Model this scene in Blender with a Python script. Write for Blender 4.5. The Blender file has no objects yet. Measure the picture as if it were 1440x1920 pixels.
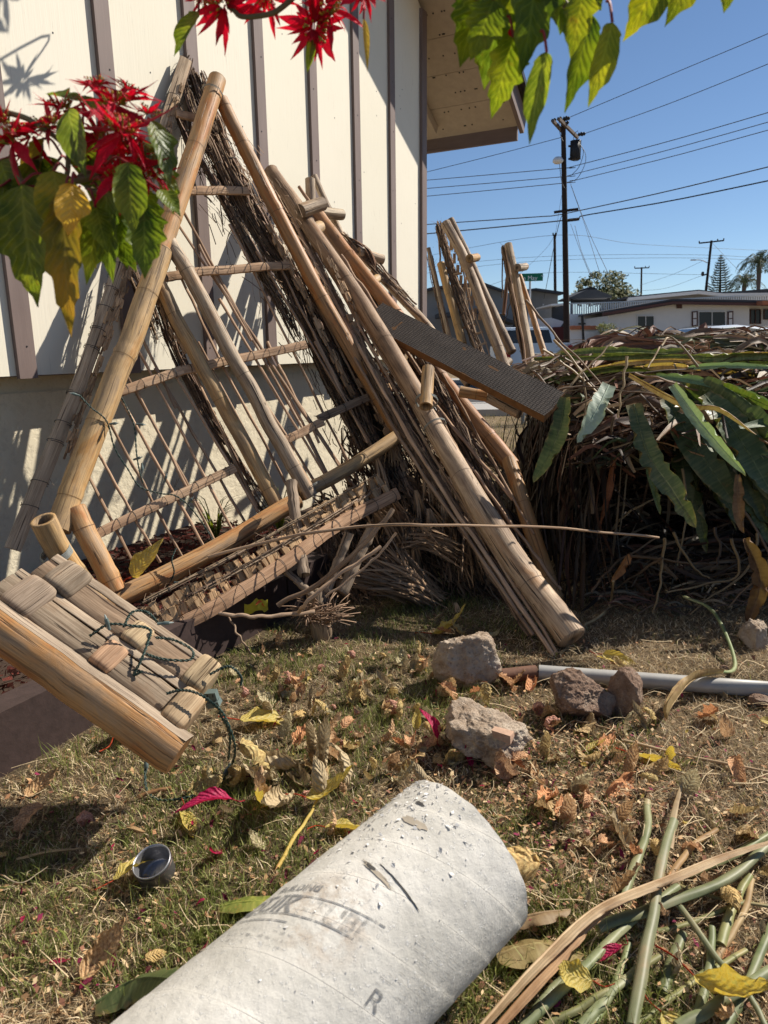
import bpy, math, random
import numpy as np
from mathutils import Vector, Matrix, noise
R_ = math.radians
rnd = random.Random(7)
sc = bpy.context.scene
col = sc.collection

# ---------------------------------------------------------------- camera
H = 1.2; PITCH = R_(13.0); ROLL = R_(-0.8); FPX = 1332.0
_F = Vector((0, math.cos(PITCH), -math.sin(PITCH))); _U = Vector((0, math.sin(PITCH), math.cos(PITCH))); _R = Vector((1, 0, 0))
_R, _U = _R*math.cos(ROLL)+_U*math.sin(ROLL), _U*math.cos(ROLL)-_R*math.sin(ROLL)
cam_d = bpy.data.cameras.new('camera'); cam = bpy.data.objects.new('camera', cam_d); col.objects.link(cam)
M3 = Matrix((_R, _U, -_F)).transposed()
cam.matrix_world = Matrix.Translation((0, 0, H)) @ M3.to_4x4()
cam_d.sensor_fit = 'VERTICAL'; cam_d.sensor_height = 36.0; cam_d.sensor_width = 27.0
cam_d.lens = 36.0*FPX/1920.0
cam_d.clip_end = 3000; cam_d.clip_start = 0.02
cam_d.dof.use_dof = True; cam_d.dof.focus_distance = 2.9; cam_d.dof.aperture_fstop = cam_d.lens/3.2
sc.camera = cam

# ---------------------------------------------------------------- light
SUN_AZ = R_(62); SUN_EL = R_(42)
SD = Vector((math.sin(SUN_AZ)*math.cos(SUN_EL), math.cos(SUN_AZ)*math.cos(SUN_EL), math.sin(SUN_EL)))
w = bpy.data.worlds.new('World'); sc.world = w; w.use_nodes = True
nt = w.node_tree; bg = nt.nodes['Background']
sky = nt.nodes.new('ShaderNodeTexSky'); sky.sky_type = 'NISHITA'; sky.sun_disc = False
sky.sun_elevation = SUN_EL; sky.sun_rotation = SUN_AZ
sky.air_density = 1.0; sky.dust_density = 0.0; sky.ozone_density = 4.0; sky.altitude = 1500
nt.links.new(sky.outputs[0], bg.inputs[0]); bg.inputs[1].default_value = 0.062
sun_d = bpy.data.lights.new('sun', 'SUN'); sun_d.energy = 4.6; sun_d.angle = R_(0.53); sun_d.color = (1.0, 0.93, 0.82)
sun = bpy.data.objects.new('sun', sun_d); col.objects.link(sun)
sun.rotation_euler = SD.to_track_quat('Z', 'Y').to_euler(); sun.location = (4, 3, 6)
sc.view_settings.view_transform = 'Standard'; sc.view_settings.look = 'None'
sc.view_settings.gamma = 1; sc.view_settings.exposure = 0.72
sc.view_settings.use_curve_mapping = False
sc.render.engine = 'CYCLES'
sc.cycles.max_bounces = 6; sc.cycles.diffuse_bounces = 3; sc.cycles.transparent_max_bounces = 6

# ---------------------------------------------------------------- geometry helpers
def ray(px, py): return _F + _R*((px-720)/FPX) + _U*((960-py)/FPX)
def at(px, py, Y):
    q = ray(px, py); return q*(Y/q.y) + Vector((0, 0, H))
def G(px, py, h=0.0):
    q = ray(px, py); return q*((h-H)/q.z) + Vector((0, 0, H))
def onplane(px, py, P0, n):
    q = ray(px, py); c = Vector((0, 0, H)); return c + q*((P0-c).dot(n)/q.dot(n))
WAZ = R_(27); WD = Vector((math.sin(WAZ), math.cos(WAZ), 0)); WN = Vector((math.cos(WAZ), -math.sin(WAZ), 0))
W0 = Vector((-1.265, 3.658, 0))
def WP(s, z, off=0.0): return W0 + WD*s + WN*off + Vector((0, 0, z))   # s metres along the wall
def Wpx(px, py, off=0.0): return onplane(px, py, W0+WN*off, WN)

WLOC = {}
class MB:
    def __init__(s): s.v = []; s.f = []; s.uv = []; s.c = []; s.smooth = True; s.cur = (1, 1, 1)
    def add(s, verts, faces, uvs=None, c=None):
        b = len(s.v); s.v.extend([tuple(p) for p in verts])
        c = c or s.cur
        s.c.extend([c]*len(verts))
        for f in faces: s.f.append(tuple(i+b for i in f))
        if uvs is None: uvs = [(p[0]*.7+p[1]*.7, p[2]) for p in verts]
        s.uv.extend(uvs)
    def box(s, c, sx, sy, sz, X=Vector((1, 0, 0)), Y=Vector((0, 1, 0)), Z=Vector((0, 0, 1)), j=0, bev=0):
        c = Vector(c); vs = []; 
        for k in (-.5, .5):
            for jy in (-.5, .5):
                for i in (-.5, .5):
                    vs.append(c + X*(i*sx) + Y*(jy*sy) + Z*(k*sz) + (Vector((rnd.uniform(-j, j) for _ in range(3))) if j else Vector((0,0,0))))
        F = [(0,2,3,1),(4,5,7,6),(0,1,5,4),(2,6,7,3),(0,4,6,2),(1,3,7,5)]
        # unshared verts so that shading stays flat and uvs run along the longest axis
        dims = [sx, sy, sz]; L = dims.index(max(dims))
        loc = [((i)*sx, (jy)*sy, (k)*sz) for k in (-.5,.5) for jy in (-.5,.5) for i in (-.5,.5)]
        o = rnd.uniform(0, 5)
        for f in F:
            vv = [vs[i] for i in f]
            oth = [a for a in range(3) if a != L]
            sp = [max(loc[i][a] for i in f)-min(loc[i][a] for i in f) for a in range(3)]
            a = max(oth, key=lambda q: sp[q])
            s.add(vv, [(0,1,2,3)], [(loc[i][a]+o, loc[i][L]+o) for i in f])
    def tube(s, pts, rad, n=10, cap=True, c=None, ovl=0.0, u0=None, flat=None):
        pts = [Vector(p) for p in pts]; m = len(pts)
        if not hasattr(rad, '__len__'): rad = [rad]*m
        t0 = (pts[1]-pts[0]).normalized()
        ax = Vector((0,0,1)) if abs(t0.z) < .9 else Vector((1,0,0))
        N = t0.cross(ax).normalized(); vs = []; uv = []; L = 0; u0 = rnd.uniform(0, 9) if u0 is None else u0
        for i, p in enumerate(pts):
            if i: L += (p-pts[i-1]).length
            t = (pts[min(i+1, m-1)]-pts[max(i-1, 0)]).normalized()
            N = (N - t*N.dot(t)).normalized(); B = t.cross(N)
            for k in range(n+1):
                a = 2*math.pi*k/n; r = rad[i]
                if ovl and k < n: r *= 1+ovl*noise.noise(Vector((math.cos(a)*2+u0*7, math.sin(a)*2, L*6+u0)))
                if ovl and k == n: r *= 1+ovl*noise.noise(Vector((math.cos(0)*2+u0*7, math.sin(0)*2, L*6+u0)))
                fz = 1 if flat is None else flat
                vs.append(p + N*(math.cos(a)*r) + B*(math.sin(a)*r*fz)); uv.append((a*max(rad)+u0, L+u0))
        fs = []
        for i in range(m-1):
            for k in range(n):
                a = i*(n+1)+k; fs.append((a, a+1, a+n+2, a+n+1))
        s.add(vs, fs, uv, c)
        if cap:
            for (i, fl) in ((0, True), (m-1, False)):
                ring = vs[i*(n+1):i*(n+1)+n]
                cc = pts[i]; f = [(k, (k+1) % n, n) for k in range(n)]
                if fl: f = [(b, a, q) for a, b, q in f]
                s.add(ring+[cc], f, [(0.3+math.cos(6.28*k/n)*rad[i]+u0, u0+math.sin(6.28*k/n)*rad[i]*.2) for k in range(n)]+[(0.3+u0, u0)], (.8, .8, .8) if c is None else c)
    def ribbon(s, pts, wid, side, fold=0.0, c=None, twist=0.0, camber=None):
        pts = [Vector(p) for p in pts]; m = len(pts); vs = []; uv = []; L = 0
        if not hasattr(wid, '__len__'): wid = [wid*math.sin(math.pi*min(.97, .08+.9*i/(m-1)))**.6 for i in range(m)]
        side = Vector(side)
        for i, p in enumerate(pts):
            t = (pts[min(i+1, m-1)]-pts[max(i-1, 0)]).normalized()
            S = (side - t*side.dot(t)); S = S.normalized() if S.length > 1e-4 else t.orthogonal().normalized()
            if twist: S = Matrix.Rotation(twist*i/(m-1), 3, t) @ S
            Nn = t.cross(S)
            if i: L += (p-pts[i-1]).length
            for q in (-1, -.5, 0, .5, 1):
                vs.append(p + S*(q*wid[i]*.5) + Nn*(abs(q)*fold*wid[i]*.5)); uv.append((q*.5, L*6))
        fs = [(i*5+k, i*5+k+1, i*5+k+6, i*5+k+5) for i in range(m-1) for k in range(4)]
        s.add(vs, fs, uv, c)
    def mesh(s, name, origin=(0, 0, 0), smooth=True):
        me = bpy.data.meshes.new(name); o = Vector(origin)
        if s.v:
            V = np.array(s.v, dtype=np.float32) - np.array(o, dtype=np.float32)
        else: V = np.zeros((0, 3), np.float32)
        me.from_pydata(V.tolist(), [], s.f)
        uvl = me.uv_layers.new(name='UVMap')
        vi = np.zeros(len(me.loops), np.int32); me.loops.foreach_get('vertex_index', vi)
        U = np.array(s.uv, dtype=np.float32); uvl.data.foreach_set('uv', U[vi].ravel())
        ca = me.color_attributes.new('tint', 'FLOAT_COLOR', 'POINT')
        C = np.ones((len(s.v), 4), np.float32); C[:, :3] = np.array(s.c, dtype=np.float32); ca.data.foreach_set('color', C.ravel())
        if smooth: me.polygons.foreach_set('use_smooth', [True]*len(me.polygons))
        me.update(); return me
    def build(s, name, mat, parent=None, smooth=True, origin=None):
        o0 = WLOC.get(parent.name, Vector(parent.location)) if parent is not None else Vector(origin or (0, 0, 0))
        me = s.mesh(name, o0, smooth)
        if mat: me.materials.append(mat)
        ob = bpy.data.objects.new(name, me); col.objects.link(ob)
        if parent is not None: ob.parent = parent; WLOC[ob.name] = Vector(o0)
        else: ob.location = o0
        return ob
def thing(name, label, cat, loc=(0, 0, 0), group=None):
    o = bpy.data.objects.new(name, None); col.objects.link(o); o.location = loc; o.empty_display_size = .05
    o['label'] = label; o['category'] = cat
    if group: o['group'] = group
    return o
def tag(o, label, cat, group=None, kind=None):
    if label: o['label'] = label
    if cat: o['category'] = cat
    if group: o['group'] = group
    if kind: o['kind'] = kind
    return o
def struct(name, mb, mat, smooth=True):
    o = mb.build(name, mat, None, smooth); o['kind'] = 'structure'; return o
def stuff(o): o['kind'] = 'stuff'; return o
def lerp(a, b, t): return Vector(a)*(1-t)+Vector(b)*t
def path(pts, n=16):
    """Catmull-Rom through points"""
    P = [Vector(p) for p in pts]; 
    if len(P) == 2: return [P[0].lerp(P[1], i/(n-1)) for i in range(n)]
    P = [P[0]*2-P[1]]+P+[P[-1]*2-P[-2]]; out = []; m = len(P)-3
    for i in range(n):
        t = i/(n-1)*m; k = min(int(t), m-1); t -= k; a, b, c, d = P[k:k+4]
        out.append(.5*((2*b)+(c-a)*t+(2*a-5*b+4*c-d)*t*t+(3*b-a-3*c+d)*t**3))
    return out
def wob(pts, amp, fr=3.0):
    s = rnd.uniform(0, 99); out = []
    for i, p in enumerate(pts):
        q = Vector((i*.37*fr/3+s, s*1.3, 0)); out.append(p+Vector((noise.noise(q), noise.noise(q+Vector((7, 3, 1))), noise.noise(q+Vector((1, 9, 5)))))*amp)
    return out

# ---------------------------------------------------------------- materials
class NT:
    def __init__(s, name):
        s.m = bpy.data.materials.new(name); s.m.use_nodes = True; s.t = s.m.node_tree; s.b = s.t.nodes['Principled BSDF']; s.b.inputs['Roughness'].default_value = .75
        s.b.inputs['Specular IOR Level'].default_value = .3
    def n(s, typ, **k):
        nd = s.t.nodes.new('ShaderNode'+typ)
        for a, b in k.items():
            if a.startswith('i_'): 
                key = a[2:]; key = int(key) if key.isdigit() else key
                s.set(nd.inputs[key], b)
            else: setattr(nd, a, b)
        return nd
    def set(s, sock, v):
        if isinstance(v, bpy.types.NodeSocket): s.t.links.new(v, sock)
        elif isinstance(v, bpy.types.Node): s.t.links.new(v.outputs[0], sock)
        else:
            if hasattr(sock.default_value, '__len__') and len(sock.default_value) == 4 and hasattr(v, '__len__') and len(v) == 3: v = (*v, 1)
            sock.default_value = v
    def uv(s): return s.n('UVMap').outputs[0]
    def obj(s): return s.n('TexCoord').outputs['Object']
    def map(s, vec, scale, loc=(0, 0, 0), rot=(0, 0, 0)):
        m = s.n('Mapping'); s.set(m.inputs[0], vec); m.inputs['Scale'].default_value = scale; m.inputs['Location'].default_value = loc; m.inputs['Rotation'].default_value = rot; return m.outputs[0]
    def noise(s, vec, scale=1, detail=4, rough=.55, dist=0):
        x = s.n('TexNoise'); s.set(x.inputs['Vector'], vec); x.inputs['Scale'].default_value = scale; x.inputs['Detail'].default_value = detail; x.inputs['Roughness'].default_value = rough; x.inputs['Distortion'].default_value = dist; return x.outputs['Fac']
    def ramp(s, fac, stops):
        r = s.n('ValToRGB'); s.set(r.inputs[0], fac); e = r.color_ramp.elements
        while len(e) < len(stops): e.new(.5)
        for el, (p, c) in zip(e, stops): el.position = p; el.color = (*c, 1) if hasattr(c, '__len__') else (c, c, c, 1)
        return r.outputs[0]
    def mix(s, fac, a, b, mode='MIX'):
        m = s.n('Mix', data_type='RGBA', blend_type=mode, clamp_result=True); s.set(m.inputs[0], fac); s.set(m.inputs[6], a); s.set(m.inputs[7], b); return m.outputs[2]
    def math(s, op, a, b=0.0):
        m = s.n('Math', operation=op); s.set(m.inputs[0], a); s.set(m.inputs[1], b); return m.outputs[0]
    def bump(s, h, strength=.5, dist=.005, prev=None):
        b = s.n('Bump'); s.set(b.inputs['Height'], h); b.inputs['Strength'].default_value = strength; b.inputs['Distance'].default_value = dist
        if prev is not None: s.set(b.inputs['Normal'], prev)
        return b.outputs[0]
    def tint(s): return s.n('Attribute', attribute_name='tint').outputs['Color']
    def fin(s, c, nrm=None, rough=None, **k):
        s.set(s.b.inputs['Base Color'], c)
        if nrm is not None: s.set(s.b.inputs['Normal'], nrm)
        if rough is not None: s.set(s.b.inputs['Roughness'], rough)
        for a, v in k.items(): s.set(s.b.inputs[a.replace('_', ' ')], v)
        return s.m
def translucent(T, color, nrm, fac=.35):
    tr = T.n('BsdfTranslucent'); T.set(tr.inputs[0], color)
    if nrm is not None: T.set(tr.inputs[1], nrm)
    mx = T.n('MixShader'); mx.inputs[0].default_value = fac
    out = T.t.nodes['Material Output']; T.t.links.new(T.b.outputs[0], mx.inputs[1]); T.t.links.new(tr.outputs[0], mx.inputs[2]); T.t.links.new(mx.outputs[0], out.inputs[0])

def m_bamboo(name, ramp, rough=.5, crack=.5, streak=.6):
    T = NT(name); uv = T.uv()
    rn = T.n('ObjectInfo').outputs['Random']; of = T.n('CombineXYZ'); T.set(of.inputs[0], T.math('MULTIPLY', rn, 37.0)); T.set(of.inputs[1], T.math('MULTIPLY', rn, 11.0))
    ad = T.n('VectorMath', operation='ADD'); T.set(ad.inputs[0], uv); T.set(ad.inputs[1], of.outputs[0]); uv = ad.outputs[0]
    big = T.noise(T.map(uv, (11, 3.2, 1)), 1, 5, .65, .6)
    fine = T.noise(T.map(uv, (170, 5, 1)), 1, 5, .65)
    c = T.ramp(big, ramp)
    c = T.mix(T.math('MULTIPLY', T.ramp(fine, [(.3, 1), (.58, 0)]), streak), c, (.12, .075, .045)); bl = T.ramp(T.noise(T.map(uv, (22, 9, 1)), 1, 5, .7), [(.56, 0), (.70, 1)]); c = T.mix(T.math('MULTIPLY', bl, .35), c, (.20, .15, .115))
    ck = T.ramp(T.noise(T.map(uv, (75, 2.2, 1)), 1, 3, .5), [(.35, 1), (.385, 0)])
    c = T.mix(T.math('MULTIPLY', ck, crack), c, (.05, .032, .022))
    sp = T.ramp(T.noise(T.map(uv, (90, 60, 1)), 1, 4, .7), [(.3, 1), (.38, 0)])
    c = T.mix(T.math('MULTIPLY', sp, .45), c, (.13, .09, .06))
    c = T.mix(1, c, T.tint(), 'MULTIPLY')
    b = T.bump(fine, .35, .003); b = T.bump(T.math('SUBTRACT', 1.0, ck), .6, .004, b); b = T.bump(big, .2, .01, b)
    return T.fin(c, b, T.ramp(big, [(.3, rough+.2), (.7, rough)]))
tan_r = [(.28, (.20, .14, .09)), (.42, (.38, .26, .145)), (.54, (.54, .355, .17)), (.66, (.48, .255, .085)), (.8, (.28, .18, .10))]
BAM = m_bamboo('bamboo_tan', tan_r)
BAM_O = m_bamboo('bamboo_orange', [(.26, (.26, .19, .13)), (.40, (.44, .29, .165)), (.52, (.52, .29, .12)), (.64, (.48, .20, .065)), (.78, (.34, .22, .14))], .42, .55, .6)
BAM_G = m_bamboo('bamboo_grey', [(.28, (.17, .13, .10)), (.42, (.33, .25, .175)), (.55, (.48, .375, .26)), (.70, (.40, .245, .13))], .55, .95, .85)
WOOD_G = m_bamboo('weathered_wood', [(.28, (.15, .125, .10)), (.45, (.34, .28, .22)), (.6, (.44, .36, .28)), (.78, (.34, .21, .12))], .8, 1.0, .8)
REED = m_bamboo('reed', [(.28, (.20, .14, .10)), (.45, (.33, .24, .17)), (.6, (.42, .32, .23)), (.78, (.28, .17, .10))], .8, .6, .7)
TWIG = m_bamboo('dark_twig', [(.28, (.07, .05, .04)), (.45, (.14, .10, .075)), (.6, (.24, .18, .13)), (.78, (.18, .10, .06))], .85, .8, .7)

def m_leaf(name, stops, rough=.5, vein=(1, 1, 1), veinamt=.2, trans=.3, tcol=None, bumpv=.5, spots=None):
    T = NT(name); uv = T.uv(); sp = T.n('SeparateXYZ'); T.set(sp.inputs[0], uv)
    au = T.math('ABSOLUTE', sp.outputs[0]); v = sp.outputs[1]
    ph = T.math('ADD', T.math('SUBTRACT', v, T.math('MULTIPLY', au, .55)), T.math('MULTIPLY', T.noise(T.map(uv, (5, 5, 1)), 1, 3, .6), .10)); sv = T.math('SINE', T.math('MULTIPLY', ph, 58.0))
    vl = T.ramp(sv, [(.86, 0), (.98, 1)]); md = T.ramp(au, [(.012, 1), (.04, 0)])
    vv = T.math('MAXIMUM', vl, md)
    no = T.noise(T.obj(), 26, 4, .6); c = T.ramp(no, stops)
    c = T.mix(T.math('MULTIPLY', vv, veinamt), c, vein)
    if spots: c = T.mix(T.math('MULTIPLY', T.ramp(T.noise(T.obj(), 45, 5, .7), [(.6, 0), (.7, 1)]), .8), c, spots)
    c = T.mix(1, c, T.tint(), 'MULTIPLY')
    b = T.bump(sv, bumpv, .002); b = T.bump(no, .3, .004, b)
    m = T.fin(c, b, rough)
    if trans: translucent(T, T.mix(1, c, tcol or (1, 1, 1), 'MULTIPLY'), b, trans)
    return m
L_GREEN = m_leaf('leaf_green', [(.35, (.045, .075, .014)), (.5, (.080, .110, .020)), (.65, (.14, .16, .03))], .42, (.28, .32, .12), .28, .46, (2.2, 2.1, .7), bumpv=.22, spots=(.12, .09, .03))
L_YELGR = m_leaf('leaf_yellow_green', [(.35, (.13, .15, .025)), (.5, (.24, .22, .035)), (.65, (.36, .26, .05))], .45, (.4, .36, .15), .25, .4, (1.5, 1.3, .6), bumpv=.25)
L_YEL = m_leaf('leaf_yellow', [(.35, (.50, .38, .07)), (.5, (.62, .47, .12)), (.65, (.50, .46, .16))], .5, (.6, .5, .25), .3, .35, (1.3, 1.2, .6), spots=(.3, .17, .05))
L_BRN = m_leaf('leaf_dead_brown', [(.3, (.34, .18, .095)), (.5, (.56, .34, .195)), (.7, (.72, .51, .33))], .75, (.20, .10, .06), .4, .26, bumpv=.6)
L_TAN = m_leaf('leaf_dead_tan', [(.3, (.38, .29, .17)), (.5, (.50, .39, .23)), (.7, (.60, .48, .30))], .8, (.2, .15, .09), .4, .2, bumpv=.8)
L_MAG = m_leaf('leaf_magenta', [(.35, (.30, .012, .06)), (.6, (.52, .02, .10))], .5, (.3, .02, .08), .3, .35, (1.5, 1, 1))
L_MAGD = m_leaf('leaf_dark_magenta', [(.35, (.10, .008, .025)), (.6, (.2, .012, .045))], .6, (.08, .01, .02), .3, .2)
L_RED = m_leaf('bract_red', [(.35, (.50, .006, .025)), (.6, (.74, .014, .05))], .45, (.75, .05, .08), .25, .4, (1.4, .6, .8))
def m_blade(name, stops, rough=.55, trans=.15):
    T = NT(name); uv = T.uv(); n = T.noise(T.map(uv, (26, .9, 1)), 1, 4, .6); n2 = T.noise(T.obj(), 9, 4, .6)
    c = T.ramp(n2, stops); c = T.mix(T.math('MULTIPLY', T.ramp(n, [(.35, 1), (.6, 0)]), .45), c, (.06, .045, .03))
    c = T.mix(1, c, T.tint(), 'MULTIPLY'); b = T.bump(n, .5, .003); m = T.fin(c, b, rough)
    if trans: translucent(T, c, b, trans)
    return m
BLADE = m_blade('dry_blade', [(.3, (.8, .8, .8)), (.7, (1, 1, 1))])
BLADE_G = m_blade('green_blade', [(.35, (.085, .15, .06)), (.55, (.13, .20, .10)), (.72, (.24, .27, .16))], .4, .2)
STALK = m_blade('green_stalk', [(.33, (.13, .16, .07)), (.46, (.22, .24, .12)), (.58, (.29, .29, .16)), (.68, (.40, .31, .17)), (.8, (.22, .13, .07))], .5, 0)
HUSK = m_blade('dry_husk', [(.3, (.36, .24, .14)), (.5, (.56, .44, .29)), (.7, (.66, .56, .40))], .6, .2)

def m_plain(name, c, rough=.6, n=12, amt=.12, bump=.2, metal=0, dist=.004):
    T = NT(name); no = T.noise(T.obj(), n, 5, .6)
    cc = T.mix(no, tuple(x*(1-amt*1.5) for x in c), tuple(min(1, x*(1+amt)) for x in c)); cc = T.mix(1, cc, T.tint(), 'MULTIPLY')
    return T.fin(cc, T.bump(no, bump, dist), rough, Metallic=metal)
# ================================================================ materials of the setting
def m_siding():
    T = NT('cream_siding'); uv = T.uv(); g = T.noise(T.map(uv, (60, 2.0, 1)), 1, 6, .6); g2 = T.noise(T.map(uv, (150, 5, 1)), 1, 4, .6)
    big = T.noise(T.map(uv, (1.2, .8, 1)), 1, 4, .6)
    c = T.mix(big, (.70, .645, .52), (.80, .745, .62))
    low = T.n('SeparateXYZ'); T.set(low.inputs[0], uv)
    wear = T.math('MULTIPLY', T.ramp(low.outputs[1], [(0, 0), (1, 0)]), 1)
    ck = T.ramp(g2, [(.30, 1), (.36, 0)]); pt = T.ramp(T.noise(T.map(uv, (2.2, 1.1, 1), (3, 1, 0)), 1, 3), [(.5, 0), (.72, 1)])
    c = T.mix(T.math('MULTIPLY', ck, T.math('ADD', T.math('MULTIPLY', pt, .8), .2)), c, (.28, .22, .17))
    kn = T.ramp(T.noise(T.map(uv, (13, 9, 1)), 1, 3, .5), [(.20, 1), (.235, 0)])
    c = T.mix(T.math('MULTIPLY', kn, .4), c, (.42, .35, .26))
    b = T.bump(g, .25, .003); b = T.bump(g2, .3, .002, b)
    return T.fin(T.mix(1, c, T.tint(), 'MULTIPLY'), b, .7)
def m_brown():
    T = NT('brown_trim_paint'); uv = T.uv(); g = T.noise(T.map(uv, (70, 2.4, 1)), 1, 6, .6)
    c = T.ramp(T.noise(T.map(uv, (9, 1.5, 1)), 1, 5, .6), [(.3, (.15, .108, .096)), (.6, (.195, .145, .128)), (.8, (.235, .185, .165))])
    ck = T.ramp(T.noise(T.map(uv, (48, 1.1, 1), (2, 5, 0)), 1, 4, .55), [(.29, 1), (.325, 0)])
    c = T.mix(ck, c, (.07, .05, .045))
    pe = T.ramp(T.noise(T.map(uv, (30, 8, 1)), 1, 5, .7), [(.70, 0), (.74, 1)])
    c = T.mix(T.math('MULTIPLY', pe, .5), c, (.42, .36, .29))
    b = T.bump(g, .3, .003); b = T.bump(T.math('SUBTRACT', 1.0, ck), .7, .004, b)
    return T.fin(T.mix(1, c, T.tint(), 'MULTIPLY'), b, .6)
def m_stucco():
    T = NT('stucco'); o = T.obj(); n = T.noise(o, 20, 6, .66, .3); n2 = T.noise(o, 3, 4)
    c = T.mix(n2, (.64, .56, .41), (.74, .665, .50)); c = T.mix(T.ramp(n, [(.36, .3), (.46, 0)]), c, (.45, .38, .27))
    return T.fin(c, T.bump(T.ramp(n, [(.40, 0), (.56, 1)]), .4, .005), .9)
SIDING = m_siding(); BROWN = m_brown(); STUCCO = m_stucco()
SOFFIT = m_plain('soffit_paint', (.46, .38, .29), .8, 14, .15, .3)
DARKMET = m_plain('dark_gutter', (.03, .028, .028), .4)
SHINGLE = m_plain('roof_shingle', (.10, .085, .075), .9, 40, .3, .6)
CURB = m_plain('curb_paint', (.050, .032, .029), .7, 30, .35, .5)

# ================================================================ ground
def gh(x, y):
    d = max(0.0, 1-abs(y-2)/5)
    return .012*noise.noise(Vector((x*1.7, y*1.7, 3)))*d + .006*noise.noise(Vector((x*6, y*6, 1)))*d
T = NT('lawn_soil'); o = T.obj(); n1 = T.noise(o, 2.3, 5, .6); n2 = T.noise(o, 40, 6, .7); n3 = T.noise(o, 160, 4, .7)
c = T.ramp(n1, [(.35, (.16, .12, .06)), (.5, (.28, .20, .11)), (.65, (.36, .26, .15))])
c = T.mix(T.ramp(n2, [(.35, .75), (.6, 0)]), c, (.075, .05, .03)); c = T.mix(T.ramp(n3, [(.55, 0), (.7, .6)]), c, (.42, .33, .2))
SOIL = T.fin(c, T.bump(n3, .8, .01, T.bump(n2, .8, .02)), .95)
xs = sorted(set([-600, -150, -40, -12, -5] + [(-3+i*.06) for i in range(int(6.6/.06))] + [5, 8, 14, 40, 150, 600])); ys = sorted(set([-100, -20, -3] + [i*.06 for i in range(0, int(6.0/.06))] + [7, 9, 12, 20, 40, 90, 200, 500, 1500]))
g = MB(); g.add([(x, y, gh(x, y) if (-3 < x < 3.5 and 0 <= y < 6) else 0) for y in ys for x in xs], [(j*len(xs)+i, j*len(xs)+i+1, (j+1)*len(xs)+i+1, (j+1)*len(xs)+i) for j in range(len(ys)-1) for i in range(len(xs)-1)])
struct('ground', g, SOIL)

# street and pavement beyond the fence
ASPH = m_plain('asphalt', (.05, .05, .05), .9, 8, .2, .3); CONC = m_plain('concrete', (.38, .36, .33), .85, 20, .15, .4)
def slab(name, x0, x1, y0, y1, z, mat, th=.3):
    m = MB(); m.box(((x0+x1)/2, (y0+y1)/2, z-th/2), x1-x0, y1-y0, th); return struct(name, m, mat, False)
slab('road', -60, 90, 14.2, 24, .012, ASPH); slab('pavement', -60, 90, 12.6, 14.0, .12, CONC); slab('kerb', -60, 90, 14.0, 14.18, .13, CONC)
slab('pavement', -60, 90, 24.2, 25.6, .12, CONC)

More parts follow.
